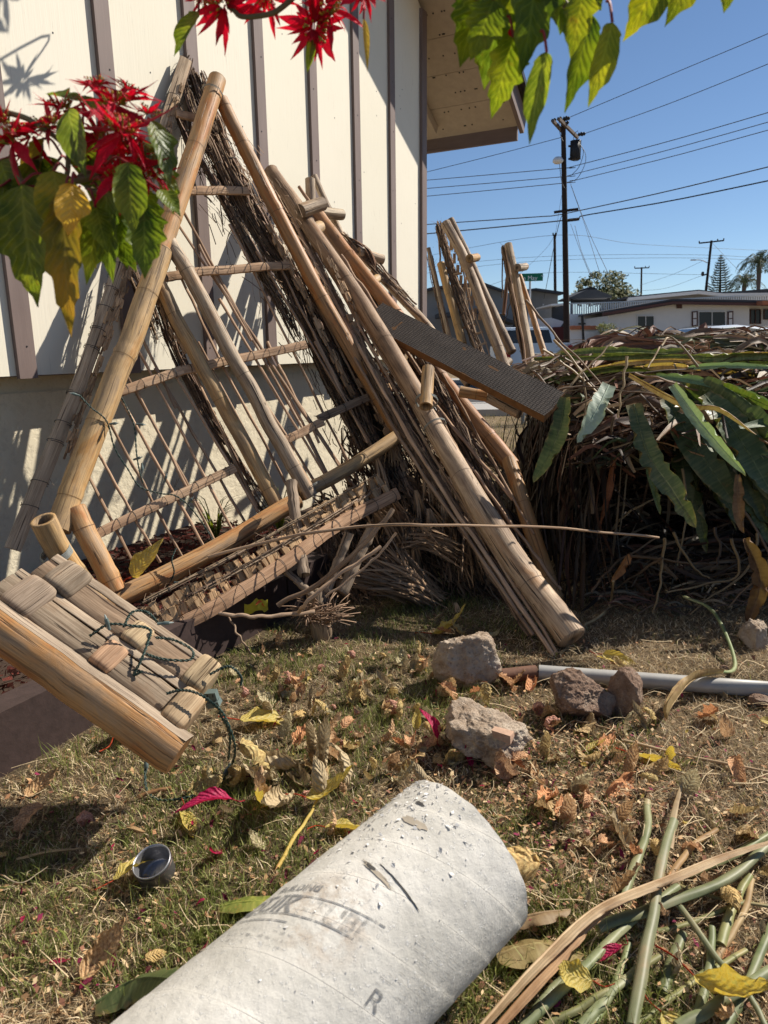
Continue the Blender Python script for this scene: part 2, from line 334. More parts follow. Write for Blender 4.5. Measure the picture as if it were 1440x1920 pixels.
# ================================================================ grass (stuff): many small blades, one mesh, numpy built
BED0 = Vector((-1.12, 1.83, 0)); BDIR = Vector((math.sin(R_(28)), math.cos(R_(28)), 0)); BN = Vector((BDIR.y, -BDIR.x, 0)); BEDZ = .17
def in_bed(x, y): return (Vector((x, y, 0))-BED0).dot(BN) < .03
def patch(x, y):
    v = noise.noise(Vector((x*2.1+4, y*2.1, 0)))*.6 + noise.noise(Vector((x*6, y*6, 5)))*.4
    # greener in the middle distance left of the stones and along the foot of the frame, straw at the right
    v += .30*math.exp(-((x+.25)**2/.5+(y-2.35)**2/.45)) + .25*math.exp(-((x+.5)**2/.2+(y-1.45)**2/.08)) + .5*math.exp(-((x-.18)**2/.05+(y-3.15)**2/.12)) - .38*max(0, min(1, (x-.45)/.5))*(1 if y > 1.5 else .1)
    return v
def grass():
    V = []; F = []; C = []; r = random.Random(3)
    def blade(x, y, z, L, wd, cc, lean):
        a = r.uniform(0, 6.283); dx, dy = math.cos(a), math.sin(a); b = r.uniform(0, 6.283); lx, ly = math.cos(b)*lean*L, math.sin(b)*lean*L
        k = len(V); h = L*math.sqrt(max(.05, 1-lean*lean*.9))
        V.extend([(x-dx*wd, y-dy*wd, z), (x+dx*wd, y+dy*wd, z), (x+lx*.4+dx*wd*.8, y+ly*.4+dy*wd*.8, z+h*.6), (x+lx*.4-dx*wd*.8, y+ly*.4-dy*wd*.8, z+h*.6), (x+lx, y+ly, z+h)])
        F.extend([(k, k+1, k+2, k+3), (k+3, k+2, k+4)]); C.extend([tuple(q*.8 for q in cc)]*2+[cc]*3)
    greens = [(.19, .22, .05), (.27, .29, .08), (.38, .39, .15), (.12, .15, .03)]
    straws = [(.62, .47, .26), (.72, .57, .35), (.50, .35, .19), (.40, .24, .12), (.82, .68, .46)]
    n = 0
    while n < 210000:
        Y = .75+3.9*r.random()**1.35; X = r.uniform(-.62, .62)*(Y+.35)*1.0
        X += .02
        if in_bed(X, Y): n += 1; continue
        p = patch(X, Y); gr = r.random() < max(.03, min(.85, .15+p*1.4)); n += 1
        if not gr and r.random() < .12: continue
        z = gh(X, Y)-.003
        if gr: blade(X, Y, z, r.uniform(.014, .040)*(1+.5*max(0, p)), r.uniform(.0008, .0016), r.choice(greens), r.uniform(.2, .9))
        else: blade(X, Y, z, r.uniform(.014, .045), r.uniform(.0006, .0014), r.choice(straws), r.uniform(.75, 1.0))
    # tufts with longer, wider blades
    for (px, py, k, L) in [(370, 1770, 70, .07), (310, 1700, 60, .075), (360, 1620, 50, .06), (240, 1590, 30, .08), (160, 1680, 50, .07), (230, 1860, 60, .07), (60, 1640, 50, .07), (540, 1560, 25, .05), (1080, 1790, 60, .07), (870, 1880, 60, .08), (1000, 1600, 40, .04), (1150, 1570, 40, .04), (820, 1100, 90, .07), (860, 1140, 80, .06), (640, 1230, 60, .05), (700, 1210, 60, .05), (560, 1250, 50, .05), (330, 1420, 50, .06), (1060, 1690, 50, .05), (1280, 1440, 30, .05), (940, 1480, 40, .04), (120, 1440, 60, .09), (1180, 1900, 50, .06), (780, 1215, 60, .05), (90, 1800, 60, .08), (400, 1860, 60, .08), (950, 1840, 60, .08), (1330, 1560, 40, .05), (600, 1350, 50, .04), (500, 1330, 50, .04)]:
        c0 = G(px, py)
        for i in range(k):
            rr = r.random()*.07; a = r.uniform(0, 6.28); blade(c0.x+math.cos(a)*rr, c0.y+math.sin(a)*rr*1.1, gh(c0.x, c0.y)-.002, L*r.uniform(.4, 1.1), r.uniform(.0010, .0020), r.choice(greens) if r.random() < .85 else r.choice(straws), r.uniform(.3, .95))
    m = MB(); m.v = V; m.f = F; m.c = C; m.uv = [(0, 0)]*len(V)
    T = NT('grass'); c = T.tint(); mt = T.fin(c, None, .6); translucent(T, c, None, .3)
    return tag(m.build('grass', mt), 'short patchy lawn, part green and part straw dry', 'grass', kind='stuff')
grass()
# dry far verge on both sides of the fence: coarse tufts
def verge():
    V = []; F = []; C = []; r = random.Random(5)
    for n in range(16000):
        Y = r.uniform(4.4, 12.5); X = r.uniform(.1, .62)*Y*1.0
        k = len(V); a = r.uniform(0, 3.14); L = r.uniform(.03, .09); wd = .004; dx, dy = math.cos(a)*wd, math.sin(a)*wd; cc = r.choice([(.36, .28, .14), (.42, .34, .18), (.22, .22, .08), (.3, .22, .12)])
        V.extend([(X-dx, Y-dy, -.01), (X+dx, Y+dy, -.01), (X+r.uniform(-.03, .03), Y+r.uniform(-.03, .03), L)]); F.append((k, k+1, k+2)); C.extend([cc]*3)
    m = MB(); m.v = V; m.f = F; m.c = C; m.uv = [(0, 0)]*len(V)
    tag(m.build('dry_grass', bpy.data.materials['grass']), 'dry yellow grass verge behind the leaf heap by the wire fence', 'grass', kind='stuff')
verge()

# ================================================================ our house: board-and-batten gable wall, stucco base, eave corner
SP = .6; HS = 1.105; KC = 6.12; SC = KC*SP
house = thing('house', 'cream board and batten house wall with brown battens over a stucco base', 'house', WP(0, 0))
OFF = .16   # siding overhangs the stucco
RP = .52
def rake(s): return 3.37+RP*(SC+1.3-s)-.05
bat = [k*SP for k in range(-7, 7)]
for k in range(-7, 7):
    s0, s1 = k*SP, min((k+1)*SP, SC)
    if k == 6: s0, s1 = 6*SP-.02, SC
    m = MB(); m.cur = (1, 1, 1) if k % 2 else (.98, .985, .975)
    a, b, c_, d = WP(s0, HS, 0), WP(s1, HS, 0), WP(s1, rake(s1), 0), WP(s0, rake(s0), 0); q = -WN*.02
    o = k*1.7
    m.add([a, b, c_, d, a+q, b+q, c_+q, d+q], [(0, 1, 2, 3), (5, 4, 7, 6), (0, 4, 5, 1)], [(s0+o, HS), (s1+o, HS), (s1+o, 5), (s0+o, 5)]*2)
    m.build('siding_panel', SIDING, house, False)
for i, s in enumerate(bat+[SC-.045]):
    m = MB(); wv = .088 if i < len(bat) else .1; z0 = HS-.012; z1 = rake(s)-.01; nseg = 24; vs = []; uv = []
    if i == len(bat)-1: continue
    th = .022 if i < len(bat) else .028
    for j in range(nseg+1):
        z = z0+(z1-z0)*j/nseg; e = .0016*noise.noise(Vector((z*9, i*3.1, 0))); e2 = .0016*noise.noise(Vector((z*9, i*3.1+50, 0)))
        vs += [WP(s-wv/2+e, z, .001), WP(s-wv/2+e, z, th), WP(s+wv/2+e2, z, th), WP(s+wv/2+e2, z, .001)]
        uv += [(i*3+.0, z+i), (i*3+.02, z+i), (i*3+.11, z+i), (i*3+.13, z+i)]
    m.add(vs, [(j*4+a, j*4+a+1, j*4+a+5, j*4+a+4) for j in range(nseg) for a in range(3)]+[(0, 3, 2, 1)], uv)
    m.build('batten' if i < len(bat) else 'corner_trim', BROWN, house, False)
m = MB(); m.box(WP(-1.2, HS-.008, -.02), 5.2, .14, .012, WD, WN); 
m2 = MB()
st = []
nx, nz = 60, 12
for j in range(nz+1):
    for i in range(nx+1):
        s = -4.4+(SC+4.40)*i/nx; z = -.1+(HS+.02)*j/nz; st.append(WP(s, z, -OFF+.006*noise.noise(Vector((s*3, z*3, 0)))))
m2.add(st, [(j*(nx+1)+i, j*(nx+1)+i+1, (j+1)*(nx+1)+i+1, (j+1)*(nx+1)+i) for j in range(nz) for i in range(nx)])
m2.build('stucco_base', STUCCO, house)
m = MB(); m.box(WP((SC-4.2)/2, HS+.006, -.085), SC+4.18, .15, .02, WD, WN); m.build('siding_ledge', BROWN, house, False)
# side wall, going away behind the corner, and the inside so no light leaks through
m = MB(); m.box(WP(SC-.055, 2.2, -2.17), .1, 4.0, 4.6, WD, WN); m.build('side_wall', SIDING, house, False)
m = MB(); m.box(WP(SC/2-2.1, 1.0, -.22), SC+4.1, .1, 2.0, WD, WN); m.box(WP(SC/2-2.1, 3.2, -.08), SC+4.1, .1, 3.9, WD, WN); m.build('wall_core', STUCCO, house, False)
m = MB(); m.box(WP(SC+.012, HS+1.6, -.055), .024, .10, 3.3, WD, WN); m.build('corner_trim', BROWN, house, False)
# roof: soffit boards, fascias, rafter, gutter
RW = WD*math.cos(math.atan(RP)) - Vector((0, 0, math.sin(math.atan(RP)))); RN = WN.cross(RW).normalized(); RN = RN if RN.z > 0 else -RN
def RP_(s, t, up=0.0): return WP(s, 3.37+RP*(SC+1.3-s), t)+RN*up
S1 = SC+1.30; TN = .50
nb = 16
for i in range(nb):     # soffit boards run across the slope
    s0 = S1-(S1+5)*1.0*i/nb*.55; s1 = S1-(S1+5)*1.0*(i+1)/nb*.55+.004
    if i == nb-1: s1 = -5
    m = MB(); vs = [RP_(s0, TN, 0), RP_(s1, TN, 0), RP_(s1, -3.5, 0), RP_(s0, -3.5, 0)]
    if i == 0: vs[0] = RP_(s0, TN-.0, 0)
    vs += [v+RN*.02 for v in vs]
    m.add(vs, [(0, 1, 2, 3), (7, 6, 5, 4), (0, 4, 5, 1), (1, 5, 6, 2), (2, 6, 7, 3), (3, 7, 4, 0)], [((v-W0).dot(WN), (v-W0).dot(WD)) for v in vs])
    m.build('soffit_board', SOFFIT, house, False)
m = MB(); m.box((RP_(S1, -1.52, .0)+RN*.0-Vector((0, 0, .03)))+WD*.02, .038, 3.96, .20, WD, WN); m.build('fascia', BROWN, house, False)
# clipped outer corner piece of the fascia
m = MB(); a = RP_(S1, TN-.02, 0)-Vector((0, 0, .05)); m.box(RP_((S1-5)/2, TN+.02, .01), (S1+5)*1.127+.02, .04, .20, RW, WN, RN); m.build('rake_board', BROWN, house, False)
m = MB(); m.box(RP_((S1-5)/2+.03, TN-1.9, .17), (S1+5)*1.127+.08, 4.0, .06, RW, WN, RN); m.build('roof', SHINGLE, house, False)
m = MB(); m.box(RP_((S1-5)/2+.02, TN+.09, .145), (S1+5)*1.127+.06, .05, .05, RW, WN, RN); m.build('drip_edge', DARKMET, house, False)
for t in (-.37, -1.1, -1.9):
    m = MB(); m.box(RP_(S1-.85, t, -.05), 1.6, .045, .09, RW, WN, RN); m.build('rafter', SOFFIT, house, False)
# nail marks / soffit vents as small dark heads
m = MB()
for i in range(46):
    s = S1-.1-rnd.randint(0, 6)*.19; t = TN-.05-rnd.uniform(0, .9); m.box(RP_(s, t, -.002), .012, .012, .006, RW, WN, RN)
stuff(m.build('nail_head', DARKMET, house, False))

m = MB()
for i, s in enumerate(bat):
    for j in range(9):
        z = HS+.10+j*.42+rnd.uniform(-.03, .03); m.box(WP(s+rnd.uniform(-.02, .02), z, .0225), .006, .003, .006, WD, WN)
    for j in range(6): m.box(WP(s+.3+rnd.uniform(-.2, .2), HS+.05+rnd.uniform(0, 2.6), .0006), .005, .002, .006, WD, WN)
stuff(m.build('nail_head', DARKMET, house, False))
# planting bed: painted curb, soil, bark
kerb = thing('planter_curb', 'low dark brown painted curb edging the bed under the wall', 'curb', BED0)
for i in range(4):
    a = BED0-BDIR*.9+BDIR*(.78*i); m = MB(); m.box(a+BDIR*.386+Vector((0, 0, .07))-BN*.05, .768, .1, .26, BDIR, BN, j=.003); m.build('curb_block', CURB, kerb, False)
BARK = m_plain('red_bark', (.13, .028, .018), .85, 60, .5, .8); BEDS = m_plain('bed_soil', (.05, .03, .02), .95, 50, .4, .9)
m = MB(); pts = []
nn = 40
for j in range(9):
    for i in range(nn+1):
        p = BED0-BDIR*1.2+BDIR*(5.6*i/nn)-BN*(.06+j/8*1.16); pts.append(p+Vector((0, 0, BEDZ+.012*noise.noise(p*5) - (.16*max(0, min(1, ((p-BED0).dot(BDIR)-2.1)/.4))))))
m.add(pts, [(j*(nn+1)+i, (j+1)*(nn+1)+i, (j+1)*(nn+1)+i+1, j*(nn+1)+i+1) for j in range(8) for i in range(nn)]); struct('bed_soil', m, BEDS)
m = MB()
for i in range(5200):
    s = rnd.uniform(-.3, 2.2); t = rnd.uniform(.1, 1.1); p = BED0+BDIR*s-BN*t+Vector((0, 0, BEDZ+rnd.uniform(0, .022)))
    X = Vector((rnd.gauss(0, 1), rnd.gauss(0, 1), rnd.gauss(0, .3))).normalized(); Yv = X.orthogonal().normalized(); L = rnd.uniform(.01, .045); k = rnd.uniform(.5, 1.3)
    wv = Yv*rnd.uniform(.003, .008); m.add([p-X*L/2-wv, p+X*L/2-wv*.6, p+X*L/2+wv*.6, p-X*L/2+wv], [(0, 1, 2, 3)], c=(k, k, k))
tag(m.build('bark_mulch', BARK), 'red bark mulch in the bed at the foot of the stucco wall', 'mulch', kind='stuff')
# ================================================================ bamboo frames
def bamboo(name, mat, parent, pts, r0, r1=None, node=.30, hollow=None, bend=.004, n=16, tint=None, knob=.10):
    """one bamboo cane: path pts, radii r0->r1, swollen joints, optional open end ('a' start / 'b' end)"""
    r1 = r1 or r0; r0 *= .88; r1 *= .88 if r1 < .06 else 1; A, B = Vector(pts[0]), Vector(pts[-1]); L = (A-B).length; k = max(6, int(L/.022)); P = path(pts, k)
    P = wob(P, bend, 1.0); s0 = rnd.uniform(0, node); rad = []; m = MB()
    for i in range(k):
        s = L*i/(k-1); r = r0+(r1-r0)*i/(k-1); d = (s+s0) % node; d = min(d, node-d)
        r *= 1+knob*math.exp(-(d/.011)**2) - .05*math.exp(-(d/.035)**2)*(1 if knob else 0) + .02*noise.noise(Vector((s*9, s0, 3)))
        rad.append(r)
    tint = tint or (1, 1, 1)
    m.cur = tint
    m.tube(P, rad, n, cap=False, ovl=.035)
    # ring bands as true darker joint scars
    for i in range(2, k-2):
        s = L*i/(k-1); d = (s+s0) % node
        if d < L/(k-1) and knob:
            t = (P[i+1]-P[i-1]).normalized(); m.tube([P[i]-t*.0012, P[i]+t*.0012], rad[i]*1.03, n, cap=False, c=(.45*tint[0], .42*tint[1], .4*tint[2]))
    for q in range(int(L*16) if k > 8 else 0):      # lifted splinters and fibres
        i = rnd.randrange(2, k-4); t = (P[i+1]-P[i]).normalized()*rnd.choice((-1, 1)); N = t.orthogonal().normalized(); B = t.cross(N); a = rnd.uniform(0, 6.28); o_ = N*math.cos(a)+B*math.sin(a); l = rnd.uniform(.015, .075); sd = t.cross(o_); g_ = rnd.choice((.5, .75, 1.25)); w_ = rnd.uniform(.0008, .0026); lift_ = rnd.uniform(.001, .010)
        p0 = P[i]+o_*rad[i]*.985; p1 = p0+t*l*.6+o_*lift_*.3; p2 = p0+t*l+o_*lift_; m.add([p0-sd*w_, p0+sd*w_, p1+sd*w_*.8, p1-sd*w_*.8, p2], [(0, 1, 2, 3), (3, 2, 4)], None, tuple(z*g_ for z in tint))
    for e, (i, j) in (('a', (0, 1)), ('b', (-1, -2))):
        p = P[i]; t = (P[i]-P[j]).normalized(); r = rad[i]
        if hollow and e in hollow:
            q = MB(); N = t.orthogonal().normalized(); Bn = t.cross(N); V = []; F = []; C = []
            for rr, dz, cc in ((r*1.0, 0, .8), (r*.98, .002, .9), (r*.68, .001, .8), (r*.66, -.05, .35), (r*.6, -.16, .1), (0.001, -.16, .05)):  # bore colour falls off with depth, shade painted into the opening
                for a in range(n): an = 6.2832*a/n; V.append(p+t*dz+(N*math.cos(an)+Bn*math.sin(an))*rr); C.append(cc)
            for jj in range(5):
                for a in range(n): F.append((jj*n+a, jj*n+(a+1) % n, (jj+1)*n+(a+1) % n, (jj+1)*n+a))
            b = len(m.v); m.v += [tuple(v) for v in V]; m.c += [(c*tint[0], c*tint[1]*.97, c*tint[2]*.92) for c in C]; m.uv += [(v.x*3, v.z*2) for v in V]; m.f += [tuple(x+b for x in f) for f in F]
        else:
            N = t.orthogonal().normalized(); Bn = t.cross(N); V = []; C = []; F = []
            rings = ((1.0, 0, .75), (.93, .10, .8), (.6, .13, .75), (.15, .10, .3), (.01, .05, .2))
            for rr, dz, cc in rings:
                for a in range(n): an = 6.2832*a/n; V.append(p+t*(dz*r*1.2-.002)+(N*math.cos(an)+Bn*math.sin(an))*rr*r); C.append(cc)
            for jj in range(len(rings)-1):
                for a in range(n): F.append((jj*n+a, jj*n+(a+1) % n, (jj+1)*n+(a+1) % n, (jj+1)*n+a))
            b = len(m.v); m.v += [tuple(v) for v in V]; m.c += [(c*tint[0], c*tint[1], c*tint[2]) for c in C]; m.uv += [(v.x*3, v.z*2) for v in V]; m.f += [tuple(x+b for x in f) for f in F]
    return m.build(name, mat, parent)
def strip(name, mat, parent, a, b, w, th, N, seg=14, wav=.003, tint=(1, 1, 1)):
    """flat split-cane strip between two points, N = face normal"""
    P = wob(path([a, b] if not isinstance(a, list) else a, seg), wav); m = MB(); m.cur = tint; V = []; U = []; L = 0
    Nn = Vector(N).normalized(); u0 = rnd.uniform(0, 9)
    for i, p in enumerate(P):
        t = (P[min(i+1, seg-1)]-P[max(0, i-1)]).normalized(); S = t.cross(Nn).normalized(); ww = w*(1+.06*noise.noise(Vector((i*.9, u0, 0))))
        if i: L += (p-P[i-1]).length
        prof = [(-.5, -.5), (-.48, .35), (-.2, .5), (.2, .5), (.48, .35), (.5, -.5)]
        for (x, z) in prof: V.append(p+S*(x*ww)+Nn*(z*th)); U.append((x*ww*2+u0, L+u0))
    F = [(i*6+k, i*6+k+1, i*6+k+7, i*6+k+6) for i in range(seg-1) for k in range(5)]+[(i*6+5, i*6, i*6+6, i*6+11) for i in range(seg-1)]+[(5, 4, 3, 2, 1, 0), tuple((seg-1)*6+k for k in range(6))]
    m.add(V, F, U); return m.build(name, mat, parent, False)
WIRE = m_plain('rusty_wire', (.045, .04, .035), .5, 40, .3, .2); WIREG = m_plain('grey_wire', (.22, .23, .21), .5, 40, .2, .2)
def lash(m, p, t, r, turns=3, w=.0016, pitch=.004, N2=None):
    t = Vector(t).normalized(); N = t.orthogonal().normalized(); B = t.cross(N); pts = []
    k = int(turns*12); a0 = rnd.uniform(0, 6)
    for i in range(k+1):
        a = a0+6.2832*i/12; pts.append(Vector(p)+t*((i/12-turns/2)*pitch+rnd.uniform(-.0006, .0006))+(N*math.cos(a)+B*math.sin(a))*(r*1.04+w))
    m.tube(pts, w, 5, cap=False)
def twig(m, a, b, r, k=8, wobv=.006, n=5, tint=None):
    P = wob(path([a, b], k), wobv, 6); m.tube(P, [r*(1+.25*noise.noise(Vector((i*2.1, r*999, 0)))) for i in range(k)], n, cap=True, c=tint)
def bundle(name, mat, parent, pts, r, count, tw=.003, frizz=.3, lashes=.07, tintr=(.5, 1.2)):
    """bundle of thin reeds bound with twine"""
    m = MB(); k = max(10, int((Vector(pts[0])-Vector(pts[-1])).length/.05)); C = path(pts, k)
    t = (C[-1]-C[0]).normalized(); N = t.orthogonal().normalized(); B = t.cross(N)
    L = (C[-1]-C[0]).length
    for i in range(count):
        a = rnd.uniform(0, 6.28); q = math.sqrt(rnd.random())*r; o = N*math.cos(a)*q+B*math.sin(a)*q
        s0 = rnd.uniform(0, .5) if rnd.random() < .6 else 0; s1 = rnd.uniform(s0+.3, 1.05); kk = max(5, int(k*(s1-s0)))
        P = []
        for j in range(kk):
            f = s0+(s1-s0)*j/(kk-1); f = min(f, 1); x = f*(k-1); i0 = min(int(x), k-2); p = C[i0].lerp(C[i0+1], x-i0)
            P.append(p+o+Vector((noise.noise(Vector((f*L*7, i, 1))), noise.noise(Vector((f*L*7, i, 2))), noise.noise(Vector((f*L*7, i, 3)))))*r*.55)
        g = rnd.uniform(*tintr); m.tube(P, tw*rnd.uniform(.5, 1.4), 4, cap=True, c=(g, g*rnd.uniform(.92, 1), g*rnd.uniform(.85, 1)))
    for i in range(int(count*frizz*3)):     # broken fibres sticking out
        x = rnd.random()*(k-1); i0 = min(int(x), k-2); p = C[i0].lerp(C[i0+1], x-i0); d = Vector((rnd.gauss(0, 1), rnd.gauss(0, 1), rnd.gauss(0, 1))).normalized()*.6+t*rnd.choice((-1, 1))*.5
        g = rnd.uniform(.5, 1.5); l = rnd.uniform(.02, .07); m.tube([p+d*r*.8, p+d*(r+l*.5)+Vector((0, 0, rnd.uniform(-.01, .01))), p+d*(r+l)], [.0012, .001, .0004], 3, cap=False, c=(g, g*.95, g*.9))
    ob = m.build(name, mat, parent); stuff(ob)
    m = MB(); n = int(L/lashes)
    for i in range(n):
        x = (i+.5)/n*(k-1); i0 = min(int(x), k-2); lash(m, C[i0].lerp(C[i0+1], x-i0), t, r*.95, 1.5, .0011)
    if n: stuff(m.build('twine', WIRE, parent))
    return ob

# ---- 1. the front triangular frame, leaning on the wall
P_a = at(404, 150, 4.02); P_l = at(195, 1130, 2.72); P_r = at(752, 815, 3.75)
NF = (P_l-P_a).cross(P_r-P_a).normalized(); NF = NF if NF.y < 0 else -NF      # towards the camera
def F1(px, py, off=0.0): return onplane(px, py, P_a+NF*off, NF)
fr = thing('bamboo_trellis', 'large triangular bamboo frame with open cane lattice, leaning on the cream wall at the left', 'trellis', F1(195, 1130))
bamboo('pole', BAM_O, fr, [F1(408, 148), F1(330, 385), F1(292, 487)], .050, .056, .36)
bamboo('pole', BAM, fr, [F1(303, 470), F1(250, 625), F1(180, 800), F1(108, 992)], .056, .056, .33)
bamboo('pole', BAM_O, fr, [F1(414, 188, -.03), F1(470, 300, -.03), F1(590, 535, -.04), F1(748, 812, -.06)], .039, .046, .42, tint=(.82, .74, .66))  # whole pole tinted darker, standing in for shadow on its lower part
bamboo('pole', BAM_O, fr, [F1(190, 1138), F1(380, 1043), F1(558, 938)], .050, .047, .5, bend=.003, knob=.03)
bamboo('pole', BAM, fr, [F1(562, 927, -.02), F1(650, 880, -.02), F1(752, 814, -.02)], .040, .042, .3, knob=.05)
bamboo('pole', BAM_G, fr, [F1(311, 438, .0), F1(400, 600), F1(500, 785), F1(583, 930)], .039, .042, .5, bend=.008)
bamboo('pole', BAM, fr, [F1(284, 512, -.045), F1(360, 650, -.045), F1(440, 800, -.045), F1(522, 948, -.045)], .036, .041, .45, bend=.008)
bamboo('pole', BAM_O, fr, [F1(140, 952, .01), F1(176, 1030, .01), F1(218, 1108, .01)], .049, .048, .22)
bamboo('pole', BAM, fr, [F1(80, 975, .30), F1(122, 1050, .20), F1(182, 1130, .10)], .052, .050, .4, hollow='a')
OFP = -.085
edge = [F1(348, 112, OFP), F1(300, 270, OFP), F1(235, 470, OFP), F1(160, 690, OFP), F1(80, 890, OFP), F1(24, 1030, OFP)]
strip('edge_strip', WOOD_G, fr, edge, None, .062, .02, NF, 40, tint=(1.35, 1.25, 1.1))
bundle('reed_bundle', TWIG, fr, [F1(352, 108, OFP-.04), F1(240, 440, OFP-.04), F1(158, 690, OFP-.04), F1(24, 1030, OFP-.05)], .03, 34)
lm = MB()
def edge_at(y):
    for a, b in zip(((348, 112), (300, 270), (235, 470), (160, 690), (80, 890)), ((300, 270), (235, 470), (160, 690), (80, 890), (24, 1030))):
        if a[1] <= y <= b[1]:
            f = (y-a[1])/(b[1]-a[1]); return (a[0]+(b[0]-a[0])*f, y)
for y in (185, 250, 500, 545, 580, 620, 655, 740, 795, 830, 905, 950):
    e = edge_at(y); q = F1(e[0], e[1], OFP+.0); lash(lm, q, F1(e[0]-12, e[1]+35, OFP)-q, .032, 1.3, .0016, .008)
stuff(lm.build('wire_lashing', WIRE, fr))
# rungs of the lattice (flat split canes)
rungs = [((330, 212), (372, 222)), ((352, 357), (466, 357)), ((290, 521), (372, 512)), ((362, 510), (541, 497)), ((222, 735), (342, 694)), ((342, 694), (574, 646)), ((178, 1002), (441, 877)), ((530, 828), (606, 790)), ((598, 785), (690, 745))]
for i, (a, b) in enumerate(rungs):
    strip('rung', REED, fr, F1(*a, OFP+.02), F1(*b, OFP+.02), .042, .016, NF, 14, .004, tint=(1.45, 1.3, 1.15) if i not in (8,) else (.7, .7, .7))
# long thin canes of the lattice
sticks = []
x0 = 336
for i, (a, b) in enumerate([((338, 385), (640, 940)), ((300, 372), (680, 935)), ((390, 500), (655, 905)), ((560, 500), (690, 760)), ((480, 470), (700, 840)),
        ((250, 600), (330, 765)), ((262, 660), (470, 1060)), ((292, 690), (500, 1050)), ((330, 705), (545, 1060)), ((365, 700), (480, 950)), ((222, 740), (420, 1090)), ((178, 840), (300, 1055)), ((160, 880), (255, 1065)), ((230, 690), (380, 960)), ((410, 560), (700, 1040)), ((450, 680), (650, 1000)), ((330, 500), (420, 690)), ((370, 640), (540, 960)), ((500, 640), (600, 830)), ((430, 420), (560, 680)), ((520, 490), (640, 730)), ((500, 660), (650, 960)), ((590, 640), (690, 830)), ((200, 780), (350, 1060)), ((250, 720), (400, 1010)), ((420, 690), (560, 950)), ((600, 560), (700, 740)), ((545, 650), (700, 960)), ((372, 460), (470, 640))]):
    off = OFP-.005-(.012 if i % 2 else 0)
    pts = wob([F1(a[0]+(b[0]-a[0])*f, a[1]+(b[1]-a[1])*f, off) for f in [k/9 for k in range(10)]], .006, 5)
    m = MB(); L = (pts[0]-pts[-1]).length
    g = rnd.uniform(.9, 1.5); m.tube(pts, [.0065*(1.15 if k % 3 == 0 else 1) for k in range(10)], 7, c=(g, g*.9, g*.82)); m.build('lattice_cane', REED, fr)
lm = MB()
for (a, b) in rungs[1:]:
    nl = max(2, int(abs(b[0]-a[0])/28))
    for k in range(nl):
        f = (k+.5)/nl; p = (a[0]+(b[0]-a[0])*f, a[1]+(b[1]-a[1])*f); q = F1(*p, OFP+.018); lash(lm, q, F1(b[0], b[1], OFP+.018)-q, .020, 1.6, .0012, .003)
    for k in range(3):
        q = F1(a[0]+(b[0]-a[0])*rnd.random(), a[1]+(b[1]-a[1])*rnd.random(), OFP+.03); lm.tube(path([q, q+Vector((rnd.uniform(-.05, .05), 0, rnd.uniform(-.05, .05))), q+Vector((rnd.uniform(-.08, .08), 0, rnd.uniform(-.06, .03)))], 6), .0009, 4, cap=False)
stuff(lm.build('wire_lashing', WIRE, fr))
# knotted wire at the pole joints
lm = MB()
for (px, py, qx, qy, r) in [(106, 1038, 130, 1075, .051), (582, 912, 575, 900, .043), (307, 446, 315, 460, .041), (398, 176, 390, 205, .051)]:
    q = F1(px, py, .225 if px == 106 else 0); lash(lm, q, F1(qx, qy, .17 if px == 106 else 0)-q, r, 5 if px == 106 else 2, .0024 if px == 106 else .0016, .006)
stuff(lm.build('wire_lashing', WIREG, fr))
# reed edging bundles that follow the right hand pole and the left hand poles
for (pts, r, n_) in [([(420, 300), (500, 450), (600, 640), (700, 830)], .055, 90), ([(400, 330), (470, 470), (560, 640)], .03, 50), ([(590, 620), (660, 760), (740, 920)], .055, 80), ([(372, 140), (430, 300), (520, 470), (640, 690)], .036, 70), ([(352, 125), (400, 250), (470, 400), (560, 560)], .03, 50), ([(345, 150), (372, 230), (440, 370), (520, 500), (590, 620)], .026, 40), ([(560, 480), (620, 600), (690, 740), (760, 880)], .05, 80),
        ([(600, 640), (660, 760), (720, 880), (800, 1040)], .05, 70), ([(330, 200), (352, 260), (380, 330)], .024, 26), ([(295, 560), (340, 680), (420, 830), (500, 960)], .03, 46), ([(235, 480), (270, 560), (300, 640)], .03, 30), ([(560, 560), (600, 680), (640, 760), (690, 860)], .03, 40), ([(380, 300), (450, 430), (520, 560)], .022, 26)]:
    bundle('reed_bundle', TWIG, fr, [F1(x, y, OFP-.05-rnd.uniform(0, .04)) for x, y in pts], r, n_, .0036, .8, .06, (.5, 1.8))
